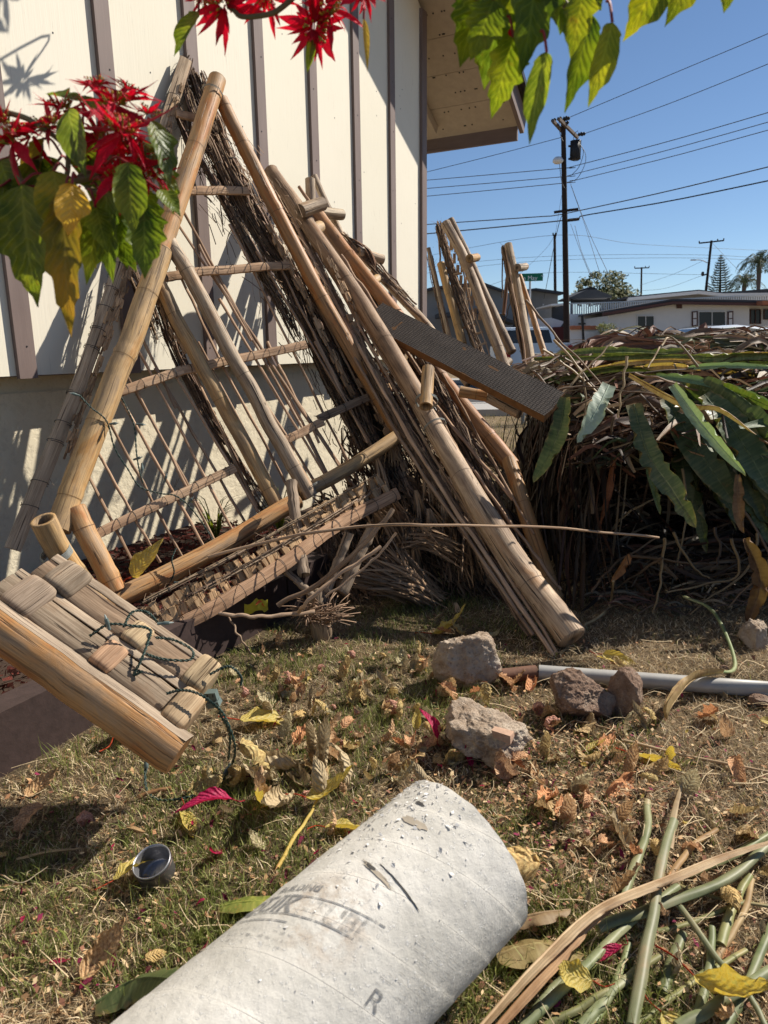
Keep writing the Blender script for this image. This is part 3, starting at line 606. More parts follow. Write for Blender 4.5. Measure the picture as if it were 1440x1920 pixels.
# ragged woven chunks and dark reed matting filling the lattice towards its right pole
for (x0_, y0_), (x1_, y1_), n_ in [((585, 500), (700, 745), 17), ((555, 520), (655, 735), 15), ((615, 480), (735, 735), 17), ((655, 590), (745, 790), 13), ((300, 560), (345, 660), 7), ((336, 160), (285, 350), 12), ((290, 370), (212, 600), 16), ((270, 400), (190, 650), 14), ((205, 620), (120, 860), 12), ((640, 640), (760, 880), 14), ((500, 420), (560, 540), 7)]:
    m = MB(); m.tube(wob([F1(x0_+(x1_-x0_)*q, y0_+(y1_-y0_)*q, OFP+.004) for q in [z/9 for z in range(10)]], .005, 4), .005, 6, c=(.8, .7, .6)); m.build('lattice_cane', REED, fr)
    for k in range(n_):
        q = (k+rnd.uniform(.1, .9))/n_; cx, cy = x0_+(x1_-x0_)*q, y0_+(y1_-y0_)*q; t = (F1(x1_, y1_, OFP)-F1(x0_, y0_, OFP)).normalized(); S = t.cross(NF).normalized(); c0 = F1(cx, cy, OFP+.012)+S*rnd.uniform(-.006, .006); g = rnd.uniform(.6, 1.6)
        m = MB(); m.cur = (g, g*.9, g*.75)
        for j in range(rnd.randint(2, 4)): m.box(c0+S*(j*.010-.014)+t*rnd.uniform(-.010, .010), .0085, rnd.uniform(.03, .06), .008, S, t, NF, j=.003)
        m.build('woven_chunk', REED, fr, False)
for k in range(26):
    f = rnd.random(); cx, cy = 425+f*300+rnd.uniform(-30, 12), 300+f*520; cx = min(cx, 425+f*300)
    L = rnd.uniform(90, 240); bundle('reed_bundle', TWIG, fr, [F1(cx, cy, OFP-.06-rnd.uniform(0, .06)), F1(cx+L*.27, cy+L*.5, OFP-.08), F1(cx+L*.52, cy+L, OFP-.07)], rnd.uniform(.012, .024), 20, .0038, 1.6, .07, (.4, 1.5))
m = MB()
for k in range(1400):
    f = rnd.random(); cx, cy = 380+f*370+rnd.gauss(0, 30), 240+f*640+rnd.gauss(0, 30); a = F1(cx, cy, OFP-.10+rnd.uniform(-.03, .06)); d = (F1(cx+10, cy+19, OFP)-F1(cx, cy, OFP)).normalized()+Vector((rnd.gauss(0, .35), rnd.gauss(0, .2), rnd.gauss(0, .25))); g = rnd.uniform(.3, 1.9); L = rnd.uniform(.03, .12)
    m.tube([a, a+d*L*.5+Vector((rnd.gauss(0, .004), 0, rnd.gauss(0, .004))), a+d*L], rnd.uniform(.0008, .0028), 3, cap=False, c=(g, g*.92, g*.82))
stuff(m.build('loose_fibres', TWIG, fr))
m = MB()
for k in range(1500):
    px = rnd.uniform(585, 800); py = 905+(800-px)*.25+rnd.uniform(-30, 170); a = at(px, py, 3.75-(py-900)*.0022+rnd.uniform(-.06, .06)); d = Vector((rnd.gauss(.45, .35), rnd.gauss(-.2, .2), rnd.gauss(-.8, .25))).normalized(); L = rnd.uniform(.04, .2); e = a+d*L; e.z = max(e.z, .01); g = rnd.uniform(.25, 1.9)
    m.ribbon(path([a, (a+e)/2+Vector((rnd.gauss(0, .01),)*3), e], 4), rnd.uniform(.004, .016), (1, .2, rnd.gauss(0, .4)), .4, c=(g, g*.88, g*.74), twist=rnd.gauss(0, 1.3))
stuff(m.build('hanging_thatch', TWIG, fr))
# bottom: split cane edge with short cut slats bound across
bot = [at(288, 1196, 2.50), at(400, 1140, 2.62), at(520, 1065, 2.82), at(632, 985, 3.08), at(745, 925, 3.35)]
strip('edge_strip', REED, fr, bot, None, .060, .030, NF, 40, .003, tint=(1.35, 1.12, .95))
lm = MB()
for k in range(14):
    f = k/13; P = path(bot, 40); q = P[int(f*38)]; lash(lm, q, P[int(f*38)+1]-q, .031, 1.5, .0014, .005)
stuff(lm.build('wire_lashing', WIRE, fr))
up_ = (F1(430, 900, 0)-F1(470, 980, 0)).normalized(); Pb = path(bot, 90)
for row, (o0, n_) in enumerate(((.042, 40), (.092, 38))):
    for k in range(n_):
        i = int((k+rnd.uniform(.1, .9))/n_*86)+1; acr = (Pb[min(i+1, 89)]-Pb[i-1]).normalized(); t = (up_+acr*rnd.uniform(-.18, .10)+NF*rnd.uniform(-.2, .2)).normalized()
        c0 = Pb[i]+up_*(o0+rnd.uniform(-.012, .012))-NF*(.01+row*.012)+NF*rnd.uniform(-.010, .010); g = rnd.uniform(.9, 1.75)
        m = MB(); m.cur = (g, g*.88, g*.68); Z = t.cross(acr).normalized(); Xx = Z.cross(t).normalized(); q = rnd.uniform(.016, .034)
        m.box(c0, q, rnd.uniform(.040, .060), rnd.uniform(.010, .018), Xx, t, Z, j=.0035); m.box(c0+Xx*q*.7+Z*.002, q*.3, rnd.uniform(.03, .06), .006, Xx, t, Z, j=.003); m.build('cane_slat', REED, fr, False)
for k in range(2):
    bundle('reed_bundle', REED, fr, [Pb[2]+up_*(.075+.06*k), Pb[44]+up_*(.075+.055*k), Pb[86]+up_*(.07+.05*k)], .009, 9, .003, 2.2, .05, (.5, 1.3))

# ---- 2. foreground bench-like rail of split bamboo, lower left
bn = thing('bamboo_rail', 'broken rail of split bamboo poles with grey flat faces at the lower left', 'bamboo rail', at(340, 1440, 1.62))
def half(name, mat, a, b, r, Nf, tint=(1, 1, 1), frac=math.pi, flat_c=None, seg=26, cap=True, spread=1.0, ex=0.0, dish=.10):
    """split half cane: round side away from Nf, flat grey face towards Nf"""
    P = wob(path([a, b], seg), .002); m = MB(); m.cur = tint; n = 14; V = []; U = []; L = 0; u0 = rnd.uniform(0, 9); Nf = Vector(Nf).normalized()
    for i, p in enumerate(P):
        t = (P[min(i+1, seg-1)]-P[max(0, i-1)]).normalized(); S = t.cross(Nf).normalized(); N2 = S.cross(t).normalized()
        if i: L += (p-P[i-1]).length
        rr = r*(1+.02*noise.noise(Vector((L*8, u0, 0))))
        if i in (0, seg-1): rr *= .95
        for k in range(n+1):
            an = -ex+(math.pi+2*ex)*k/n; V.append(p+S*(math.cos(an)*rr*spread)-N2*(math.sin(an)*rr)); U.append((an*r+u0, L+u0))
    F = [(i*(n+1)+k, i*(n+1)+k+1, (i+1)*(n+1)+k+1, (i+1)*(n+1)+k) for i in range(seg-1) for k in range(n)]
    m.add(V, F, U)
    if cap:
        for i in (0, seg-1): m.add(V[i*(n+1):(i+1)*(n+1)], [tuple(range(n+1))], None, (.7*tint[0], .65*tint[1], .6*tint[2]))
    ob = m.build(name, mat, bn)
    m = MB(); m.cur = flat_c or (1.5, 1.45, 1.4); V = []; U = []; L = 0
    for i, p in enumerate(P):
        t = (P[min(i+1, seg-1)]-P[max(0, i-1)]).normalized(); S = t.cross(Nf).normalized(); N2 = S.cross(t).normalized()
        if i: L += (p-P[i-1]).length
        for q, h in ((-1, 0), (-.93, .5), (-.5, .9), (0, 1), (.5, .9), (.93, .5), (1, 0)): V.append(p+S*(q*r*.995*spread*math.cos(ex))+N2*(h*dish*r+.001+r*math.sin(ex))); U.append((q*r+u0*1.7, L+u0))
    F = [(i*7+k, i*7+k+1, i*7+k+8, i*7+k+7) for i in range(seg-1) for k in range(6)]; m.add(V, F, U); m.build('split_face', WOOD_G, bn, True)
    return ob
Ia, Ib = at(-60, 1128, 1.74), at(338, 1412, 1.60)
tI = (Ib-Ia).normalized(); up = Vector((.30, -.42, .86)); NI = (up-tI*up.dot(tI)).normalized(); SI = tI.cross(NI).normalized(); SI = SI if SI.y > 0 else -SI
up2 = Vector((.60, .30, .75)); NF2 = (up2-tI*up2.dot(tI)).normalized()
def rl(f, s_, h=0.0): return Ia.lerp(Ib, f)+SI*s_+NI*h     # along the rail, across it (away from the camera), up off it
half('split_pole', BAM_O, Ia, Ib, .061, NF2, (1.05, .98, .92), flat_c=(.85, .82, .78), spread=.92, ex=.75, dish=.03)
half('split_pole', WOOD_G, rl(.02, .092, .006), rl(.84, .092, .004), .041, NI, (.8, .78, .76), flat_c=(.62, .58, .52), dish=.24)
half('split_pole', BAM_G, rl(.02, .148, .010), rl(.85, .148, .010), .012, NI, (1.3, 1.25, 1.2), flat_c=(1.05, 1.0, .92))
half('split_pole', WOOD_G, rl(.06, .200, .004), rl(.83, .200, .002), .039, NI, (.8, .72, .66), flat_c=(.66, .56, .47), dish=.24)
half('split_pole', BAM_G, rl(.06, .252, .010), rl(.84, .252, .010), .013, NI, (1.2, 1.15, 1.1), flat_c=(1.0, .94, .86))
m = MB(); m.cur = (.4, .35, .3); m.box(rl(.43, .14, -.045), .78*(Ib-Ia).length, .22, .03, tI, SI, NI); m.build('under_board', WOOD_G, bn, False)
def block(f, s0, s1, w, h, tint=(1, 1, 1), mat=None, h0=-.014, skew=0):
    """rounded end-grain block bridging the slats, running across the rail"""
    a, b = rl(f-skew, s0, h0), rl(f+skew, s1, h0); t = (b-a).normalized(); L = (b-a).length; m = MB(); m.cur = tint; V = []; U = []
    prof = [(-1, -1), (-1, .45), (-.9, .72), (-.6, .86), (0, .92), (.6, .86), (.9, .72), (1, .45), (1, -1)]; sg = 8; u0 = rnd.uniform(0, 9)
    for i in range(sg+1):
        g = i/sg; sc_ = 1-.13*(abs(2*g-1)**6)
        for x, z in prof: V.append(a+t*(L*g)+tI*(x*w/2*sc_)+NI*((z*sc_+.2)*h/2+.002)); U.append((x*w+u0, g*L+u0))
    n = len(prof); F = [(i*n+k, i*n+k+1, (i+1)*n+k+1, (i+1)*n+k) for i in range(sg) for k in range(n-1)]+[tuple(range(n-1, -1, -1)), tuple(sg*n+k for k in range(n))]
    m.add(V, F, U); return m.build('cross_block', mat or BAM, bn, True)
block(.545, .052, .135, .070, .078, (1.25, .95, .75), WOOD_G); block(.56, .162, .232, .068, .074, (1.25, 1.15, .9), WOOD_G)
block(.900, .040, .150, .072, .085, (1.3, 1.15, .9), WOOD_G); block(.862, .158, .262, .072, .085, (1.2, 1.1, .85), WOOD_G)
block(.14, .045, .16, .10, .08, (.75, .70, .66), WOOD_G); block(.18, .165, .262, .10, .08, (.8, .76, .7), WOOD_G); block(.12, -.28, -.05, .09, .05, (1.1, .95, .75), None, -.20)
m = MB()
hole = rl(.79, .0, .0)+NF2*.008; m.tube([hole+NF2*.001, hole-NF2*.002], .0055, 8, c=(.1, .1, .1)); m.build('nail_hole', WIRE, bn)
m = MB(); q = rl(.16, .0, .0)+NF2*.010; m.tube([q+Vector((math.cos(a), math.sin(a), 0))*.005 for a in [k*.63 for k in range(11)]], .0012, 5); m.build('eyelet', WIRE, bn)
# hidden leg that carries the rail on the curb
lg = bamboo('leg', BAM, bn, [at(-75, 1180, 1.88), at(-80, 1300, 1.9), at(-85, 1420, 1.9)], .03, .03)

# ---- 3. long leaning middle frame
def frame3():
    f = thing('bamboo_trellis', 'long bamboo frame leaning edge on, its thick foot on the grass behind the stones', 'trellis', G(1078, 1225))
    A, J, B = at(508, 322, 4.72), at(800, 775, 3.50), at(1072, 1212, 2.66); B.z = max(B.z, .055)
    bamboo('pole', BAM_G, f, [A, at(600, 455, 4.33), at(700, 605, 3.95), at(798, 770, 3.52)], .052, .054, .5, tint=(.80, .68, .60))
    bamboo('pole', BAM_G, f, [at(790, 762, 3.54), at(870, 900, 3.2), at(960, 1045, 2.95), B], .052, .064, .62, tint=(1.12, 1.05, 1.0))
    # edge canes of the reed panel beside it
    for (a, m_, b, r, tn) in [((515, 350, 4.68), (757, 800, 3.5), (1052, 1252, 2.58), .010, 1.5), ((505, 362, 4.7), (720, 770, 3.58), (1000, 1190, 2.68), .008, .9), ((530, 350, 4.7), (780, 800, 3.52), (1045, 1225, 2.62), .007, 1.2), ((560, 400, 4.6), (730, 690, 3.75), (900, 960, 3.1), .008, .8)]:
        m = MB(); P = wob(path([at(*a), at(*m_), at(*b)], 24), .012, 4); m.tube(P, [r*(1.25 if k % 4 == 0 else 1) for k in range(24)], 8, c=(tn, tn*.9, tn*.82)); m.build('edge_cane', REED, f)
    bundle('reed_bundle', TWIG, f, [at(520, 350, 4.72), at(735, 760, 3.62), at(1030, 1240, 2.66)], .03, 60, .0035, .8, .09, (.6, 1.8))
    bundle('reed_bundle', TWIG, f, [at(505, 330, 4.74), at(700, 710, 3.80), at(880, 1000, 3.15)], .03, 46, .0035, .8, .09, (.6, 1.6))
    lm = MB()
    for k in range(9):
        q = at(560+k*55, 440+k*88, 4.5-k*.21); lash(lm, q, at(615+k*55, 528+k*88, 4.3-k*.21)-q, .02, 2, .0012)
    stuff(lm.build('wire_lashing', WIRE, f))
    # stubs and open joint tube
    bamboo('cross_stub', BAM_G, f, [at(563, 396, 4.35), at(604, 382, 4.5)], .046, .045, .5, hollow=None, tint=(.8, .75, .7))
    bamboo('cross_stub', BAM, f, [at(803, 690, 3.55), at(798, 762, 3.38)], .034, .036, .4, hollow='b', tint=(1.0, .95, .9))
    lm = MB(); lash(lm, at(800, 752, 3.44), at(798, 762, 3.38)-at(803, 690, 3.55), .05, 3, .002, .005); lash(lm, at(815, 800, 3.43), at(850, 870, 3.3)-at(800, 775, 3.5), .055, 2, .002, .006); stuff(lm.build('wire_lashing', WIREG, f))
    return f
f3 = frame3()
# ---- 4. orange pole frame just behind it
f4 = thing('bamboo_trellis', 'bamboo frame with an orange brown pole kinked near its foot, behind the long leaning frame', 'trellis', G(1040, 1128))
bamboo('pole', BAM_O, f4, [at(592, 398, 4.78), at(640, 462, 4.62), at(742, 590, 4.30)], .048, .050, .6, tint=(.78, .68, .64))
bamboo('pole', BAM_O, f4, [at(740, 588, 4.32), at(820, 700, 4.02), at(885, 782, 3.8), at(962, 875, 3.55)], .050, .050, .55, tint=(.72, .60, .54))
bamboo('pole', BAM_O, f4, [at(955, 862, 3.56), at(985, 960, 3.34), G(1040, 1125, .04)], .042, .046, .33, tint=(.85, .82, .78))
bamboo('cross_rail', BAM_O, f4, [at(862, 735, 3.75), at(914, 743, 3.72)], .033, .033, .3)
bamboo('cross_rail', BAM_G, f4, [at(916, 744, 3.73), at(975, 775, 3.6)], .036, .034, .3)
bamboo('cross_stub', BAM, f4, [at(745, 690, 3.98), at(760, 655, 4.05)], .036, .034, .3)
bamboo('cross_stub', BAM, f4, [at(588, 432, 4.5), at(600, 425, 4.62)], .042, .040, .5)
for (a, b, r, tn) in [((760, 690, 4.0), (960, 935, 3.35), .009, 1.3), ((820, 770, 3.7), (960, 1040, 3.08), .008, 1.3), ((830, 700, 3.95), (1000, 1000, 3.2), .006, .9), ((870, 860, 3.5), (1050, 1105, 3.0), .008, 1.1), ((640, 480, 4.5), (790, 700, 3.9), .01, 1.1), ((620, 470, 4.55), (740, 640, 4.1), .009, .9), ((655, 470, 4.6), (800, 690, 4.0), .007, 1.2)]:
    m = MB(); P = wob(path([at(*a), at(*b)], 16), .01, 4); m.tube(P, [r*(1.2 if k % 4 == 0 else 1) for k in range(16)], 7, c=(tn, tn*.88, tn*.8)); m.build('edge_cane', REED, f4)
for (a, b, c_, r, n_) in [((770, 640, 4.15), (860, 800, 3.75), (985, 1060, 3.2), .035, 60), ((800, 700, 4.0), (880, 870, 3.65), (980, 1080, 3.2), .03, 50), ((700, 600, 4.3), (790, 760, 3.95), (900, 960, 3.5), .04, 60), ((730, 700, 4.1), (800, 860, 3.75), (880, 1060, 3.35), .035, 50), ((690, 720, 4.15), (760, 900, 3.75), (850, 1090, 3.35), .035, 50), ((640, 480, 4.6), (740, 640, 4.25), (840, 800, 3.9), .03, 50)]:
    bundle('reed_bundle', TWIG, f4, [at(*a), at(*b), at(*c_)], r, n_, .004, 1.0, .055, (.5, 1.7))
# twisted thatch tufts hanging in the panel
for k in range(16):
    px, py = rnd.uniform(700, 900), 0; py = 700+(px-700)*1.25+rnd.uniform(-20, 240); Yq = 4.05-(py-700)*.0021
    a = at(px, py, Yq); m = MB()
    for j in range(26):
        d = Vector((rnd.uniform(-.03, .03), rnd.uniform(-.03, .03), 0)); g = rnd.uniform(.6, 2.2)
        P = path([a+d*.3, a+d+Vector((.02, -.03, -.09)), a+d*1.8+Vector((.03, -.05, -.19))], 7); m.ribbon(P, .009, (1, 0, 0), .2, c=(g, g*.92, g*.8), twist=rnd.uniform(-3, 3))
    stuff(m.build('thatch_tuft', REED, f4)) 
# dark matted reed behind the leaning poles
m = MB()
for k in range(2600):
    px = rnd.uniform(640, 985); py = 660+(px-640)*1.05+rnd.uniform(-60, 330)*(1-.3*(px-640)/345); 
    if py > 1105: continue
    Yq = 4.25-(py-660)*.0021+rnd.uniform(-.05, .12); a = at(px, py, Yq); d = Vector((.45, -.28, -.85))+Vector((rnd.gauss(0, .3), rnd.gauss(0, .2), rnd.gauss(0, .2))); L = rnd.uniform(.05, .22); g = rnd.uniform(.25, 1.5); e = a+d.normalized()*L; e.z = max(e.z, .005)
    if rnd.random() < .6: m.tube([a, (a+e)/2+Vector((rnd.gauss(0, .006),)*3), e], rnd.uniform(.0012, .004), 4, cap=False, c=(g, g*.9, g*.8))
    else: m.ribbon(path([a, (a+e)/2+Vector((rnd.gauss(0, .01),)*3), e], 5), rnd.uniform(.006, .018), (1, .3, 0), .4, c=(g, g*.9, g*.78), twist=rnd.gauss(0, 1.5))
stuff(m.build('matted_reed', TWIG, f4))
# ---- 5. grey frame against the wall
f5 = thing('bamboo_trellis', 'grey weathered bamboo frame with stub ends, standing closest to the wall battens', 'trellis', at(880, 900, 4.6))
bamboo('pole', BAM_G, f5, [at(581, 336, 4.92), at(583, 400, 4.88)], .036, .036, .5)
bamboo('pole', BAM_G, f5, [at(588, 330, 5.05), at(620, 400, 5.0), at(648, 455, 4.95)], .026, .027, .6, tint=(1.25, 1.25, 1.25))
bamboo('pole', BAM_G, f5, [at(596, 402, 4.85), at(660, 500, 4.75), at(760, 645, 4.5)], .042, .044, .6)
bamboo('pole', BAM_G, f5, [at(700, 505, 4.95), at(800, 610, 4.75), at(880, 720, 4.5)], .032, .034, .5, tint=(1.1, 1.05, 1.0))
bamboo('cross_stub', BAM_G, f5, [at(600, 398, 4.80), at(641, 403, 4.95)], .042, .040, .5, tint=(.95, .95, .9))
bamboo('cross_stub', BAM_G, f5, [at(672, 474, 4.85), at(717, 487, 4.95)], .040, .036, .5, tint=(1.05, 1.0, .95))
bamboo('cross_stub', BAM, f5, [at(697, 530, 4.7), at(708, 522, 4.8)], .034, .034, .5)
for (a, b, r, tn) in [((648, 455, 4.9), (800, 605, 4.7), .012, .9), ((700, 480, 4.95), (780, 570, 4.8), .006, .6), ((560, 350, 4.85), (700, 560, 4.5), .011, 1.2), ((545, 355, 4.8), (690, 540, 4.55), .009, 1.0), ((600, 440, 4.75), (720, 600, 4.5), .010, 1.2), ((660, 520, 4.6), (760, 640, 4.4), .008, .9)]:
    m = MB(); P = wob(path([at(*a), at(*b)], 14), .012, 4); m.tube(P, r, 7, c=(tn, tn*.88, tn*.8)); m.build('edge_cane', REED, f5)
bundle('reed_bundle', REED, f5, [at(640, 440, 4.9), at(690, 490, 4.85), at(760, 560, 4.75)], .03, 50, .004, 1.2, .08, (.4, 1.2))
bundle('reed_bundle', REED, f5, [at(800, 650, 4.6), at(870, 800, 4.2), at(960, 900, 3.9)], .05, 70, .004, 1.2, .08, (.3, 1.1))
m = MB()
for k in range(7):
    q = at(648+rnd.uniform(-6, 6), 445+rnd.uniform(-6, 10), 4.9); m.ribbon(path([q, at(690+rnd.uniform(-8, 8), 470+rnd.uniform(-8, 8), 4.85), at(705+rnd.uniform(-8, 8), 515+rnd.uniform(-8, 12), 4.8)], 9), .03, (0, -1, .3), .3, c=(.6, .42, .33), twist=.8)
m.build('dry_sheath', REED, f5)
# ---- 6/7. two frames standing clear of the corner, against the sky
f6 = thing('bamboo_trellis', 'bamboo frame with torn reed panel standing against the sky just right of the house corner', 'trellis', at(945, 690, 5.2))
bamboo('pole', BAM_G, f6, [at(835, 418, 5.75), at(868, 480, 5.65), at(905, 575, 5.45), at(948, 692, 5.2)], .043, .044, .55, tint=(1.05, .98, .92))
bamboo('pole', BAM_G, f6, [at(843, 412, 5.95), at(886, 500, 5.85), at(922, 580, 5.7), at(960, 660, 5.5)], .036, .040, .6, tint=(.75, .68, .62))
bamboo('pole', BAM, f6, [at(826, 494, 5.7), at(850, 580, 5.55), at(868, 645, 5.4)], .034, .036, .28, tint=(1.15, 1.05, .8))
bamboo('pole', BAM_G, f6, [at(803, 465, 5.8), at(822, 545, 5.7), at(845, 640, 5.5)], .018, .020, .4)
bamboo('cross_stub', BAM, f6, [at(880, 485, 5.45), at(894, 483, 5.7)], .034, .034, .5, hollow=None, tint=(.85, .8, .7))
bamboo('cross_stub', BAM_G, f6, [at(946, 685, 5.2), at(955, 676, 5.25)], .034, .032, .5)
bundle('reed_bundle', REED, f6, [at(822, 420, 5.9), at(850, 520, 5.7), at(905, 680, 5.3)], .035, 60, .004, .8, .07, (.35, 1.3))
bundle('reed_bundle', TWIG, f6, [at(806, 480, 5.85), at(822, 560, 5.75), at(842, 650, 5.5)], .025, 36, .004, 1.0, .07, (.6, 1.8))
bundle('reed_bundle', TWIG, f6, [at(824, 430, 5.95), at(870, 590, 5.6), at(920, 700, 5.3)], .03, 40, .004, .8, .07, (.5, 1.6))
for k in range(22):     # woven cane pieces of the torn panel
    r_ = k//3; a = at(846+r_*6+(k % 3)*9, 462+r_*21+rnd.uniform(-4, 4), 5.72); m = MB(); g = rnd.uniform(1.1, 1.7); m.cur = (g, g*.93, g*.8); m.box(a, .022, .008, .075, j=.004); m.build('cane_slat', REED, f6, False)
for (a, b, r) in [((850, 440, 5.8), (890, 600, 5.5), .006), ((870, 590, 5.5), (905, 690, 5.2), .007), ((880, 560, 5.5), (930, 700, 5.2), .005), ((822, 415, 5.9), (826, 500, 5.8), .008)]:
    m = MB(); m.tube(wob(path([at(*a), at(*b)], 10), .012, 4), r, 6, c=(1.2, 1.1, 1)); m.build('edge_cane', REED, f6)
for (a, b) in [((866, 615, 5.5), (893, 608, 5.5)), ((882, 630, 5.4), (905, 622, 5.4)), ((893, 650, 5.3), (912, 642, 5.3)), ((850, 515, 5.65), (866, 512, 5.65))]:
    strip('rung', REED, f6, at(*a), at(*b), .016, .01, (0, -1, .2), 5, .002, (1.5, 1.4, 1.2))
f7 = thing('bamboo_trellis', 'narrow upright bamboo frame in front of the street sign, the rightmost of the standing frames', 'trellis', at(1000, 700, 5.4))
bamboo('pole', BAM_G, f7, [at(953, 458, 6.15), at(968, 530, 6.0), at(983, 610, 5.8), at(1001, 712, 5.5)], .036, .044, .5, tint=(1.15, 1.1, 1.0))
bamboo('pole', BAM_O, f7, [at(974, 516, 6.15), at(995, 580, 6.0), at(1030, 692, 5.7)], .022, .030, .5, tint=(.95, .9, .85))
bamboo('pole', BAM_O, f7, [at(952, 520, 6.3), at(944, 590, 6.2)], .02, .018, .3, tint=(.35, .3, .3))
bamboo('cross_stub', BAM_G, f7, [at(970, 502, 5.9), at(985, 500, 6.1)], .036, .034, .5)
bamboo('cross_stub', BAM_G, f7, [at(1001, 684, 5.5), at(1022, 678, 5.6)], .024, .024, .5)
bamboo('cross_stub', BAM_G, f7, [at(1008, 700, 5.4), at(1034, 692, 5.5)], .030, .030, .5)
bundle('reed_bundle', TWIG, f7, [at(946, 462, 6.2), at(962, 560, 6.0), at(992, 712, 5.55)], .026, 50, .004, .8, .08, (.5, 2.0))
bundle('reed_bundle', REED, f7, [at(952, 480, 6.15), at(975, 600, 5.9), at(1010, 712, 5.6)], .02, 30, .004, .8, .08, (.5, 1.3))
for (a, b, r, g) in [((942, 462, 6.2), (942, 560, 6.1), .006, .3), ((948, 460, 6.15), (990, 700, 5.5), .008, 1.5), ((942, 462, 6.2), (985, 700, 5.6), .005, .7), ((958, 560, 6), (935, 640, 6), .004, .3)]:
    m = MB(); m.tube(wob(path([at(*a), at(*b)], 12), .014, 4), r, 6, c=(g, g*.92, g*.85)); m.build('edge_cane', REED, f7)
# debris bed below the two upright frames so they stand on something
# ---- stump post and broken canes in the middle
st_ = thing('bamboo_post', 'short grey upright post stub wrapped in dry fibre, standing on the lawn below the frame', 'post', G(603, 1200))
bamboo('post', BAM_G, st_, [G(606, 1200, -.02), at(600, 1165, 2.83), at(592, 1105, 2.87)], .052, .050, .6, tint=(.8, .78, .75))
m = MB()
for k in range(130):
    a = rnd.uniform(0, 6.28); q = G(603, 1200)+Vector((math.cos(a)*.055, math.sin(a)*.055, .10+rnd.uniform(-.02, .04))); b = a+rnd.uniform(1, 3); g = rnd.uniform(.3, 1.3)
    q2 = q+Vector((math.cos(b)*rnd.uniform(.05, .18), math.sin(b)*.1, rnd.uniform(-.03, .08))); m.tube(path([q, (q+q2)/2+Vector((0, -.03, .02)), q2], 6), .0022, 4, c=(g, g*.9, g*.85))
stuff(m.build('fibre_wrap', REED, st_))
def cane(label, pts, r, mat=None, tint=(1, 1, 1), group=None, r1=None, name='cane', cat='cane'):
    P = wob(path(pts, 26), .006, 3); o = Vector(pts[0]); m = MB(); r1 = r1 or r
    m.tube([p for p in P], [(r+(r1-r)*k/25)*(1.15 if k % 6 == 0 else 1) for k in range(26)], 8, c=tint); ob = m.build(name, mat or REED, None, True, o); return tag(ob, label, cat, group)
cane('long thin grey cane bowed across the whole pile in front of the thick leaning pole', [at(392, 1046, 2.7), at(560, 1002, 2.62), at(712, 986, 2.58), at(860, 985, 2.58), at(1060, 992, 2.68), at(1236, 1008, 2.8)], .0065, tint=(1.3, 1.2, 1.1), r1=.0045)
cane('grey cane slanting up from the post stub to the right, ending in a broken stub', [at(520, 1135, 2.7), at(610, 1085, 2.72), at(690, 1010, 2.74), at(738, 955, 2.78)], .010, tint=(.9, .85, .8))
cane('thin grey cane lying level at the foot of the lattice, left of the post stub', [at(395, 1150, 2.62), at(480, 1156, 2.62), at(590, 1148, 2.68)], .008, tint=(1.2, 1.15, 1.1))
cane('pale bent cane hooking around the post stub towards the right', [at(560, 1150, 2.66), at(575, 1130, 2.6), at(640, 1075, 2.66), at(715, 1025, 2.72)], .0075, tint=(1.5, 1.4, 1.3))
cane('slim cane hanging down from the lattice corner to the lawn', [at(428, 1155, 2.64), at(450, 1195, 2.56), G(476, 1232, .01)], .004, tint=(.9, .85, .8))
cane('thin split cane crossing the debris right of the post stub', [at(610, 1120, 2.6), at(700, 1050, 2.66), at(742, 1000, 2.7)], .005, tint=(1.4, 1.3, 1.2))
m = MB(); a, b = at(672, 1050, 2.9), at(600, 1140, 2.8)
for k, (p, q, w_) in enumerate([((545, 905, 3.2), (570, 1080, 2.85), .05), ((700, 985, 3.0), (640, 1110, 2.86), .05), ((655, 1000, 2.95), (612, 1110, 2.86), .04), ((525, 1060, 2.9), (590, 1120, 2.8), .03)]):
    cane(['flat grey broken board standing in shade behind the post stub', 'dark split board leaning right of the post stub', 'narrow grey split board close behind the post stub', 'short broken board end left of the post stub'][k], [at(*p), at(*q)], w_/2, WOOD_G, (.8, .75, .7), name='broken_board', cat='board')
# fan of dry palm thatch behind the stub
def thatch_fan(label, root, tips, n, L, spread=.25, tr=(.4, 1.6), group=None):
    m = MB(); o = Vector(root)
    for k in range(n):
        f = rnd.random(); tp = lerp(tips[0], tips[1], f)+Vector((rnd.gauss(0, .03), rnd.gauss(0, .05), rnd.gauss(0, .03))); q = o+Vector((rnd.gauss(0, .05), rnd.gauss(0, .05), rnd.gauss(0, .02))); e = q.lerp(tp, rnd.uniform(.5, 1)); e.z = max(e.z, .01)
        g = rnd.uniform(*tr); m.ribbon(path([q, (q+e)/2+Vector((0, 0, rnd.uniform(0, .04))), e], 7), rnd.uniform(.006, .014), (0, .4, 1), .3, c=(g, g*.88, g*.75), twist=rnd.uniform(-1, 1))
    return tag(m.build('dry_thatch', REED, None, True, o), label, 'thatch', group, 'stuff')
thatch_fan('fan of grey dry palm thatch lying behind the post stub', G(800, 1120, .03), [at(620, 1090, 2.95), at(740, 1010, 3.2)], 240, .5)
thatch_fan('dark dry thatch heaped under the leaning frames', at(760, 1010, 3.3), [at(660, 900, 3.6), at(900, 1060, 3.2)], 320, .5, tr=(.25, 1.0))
thatch_fan('loose thatch in the shade below the orange pole', at(860, 950, 3.6), [at(830, 1110, 3.1), at(960, 1100, 3.1)], 260, .5, tr=(.25, 1.3))

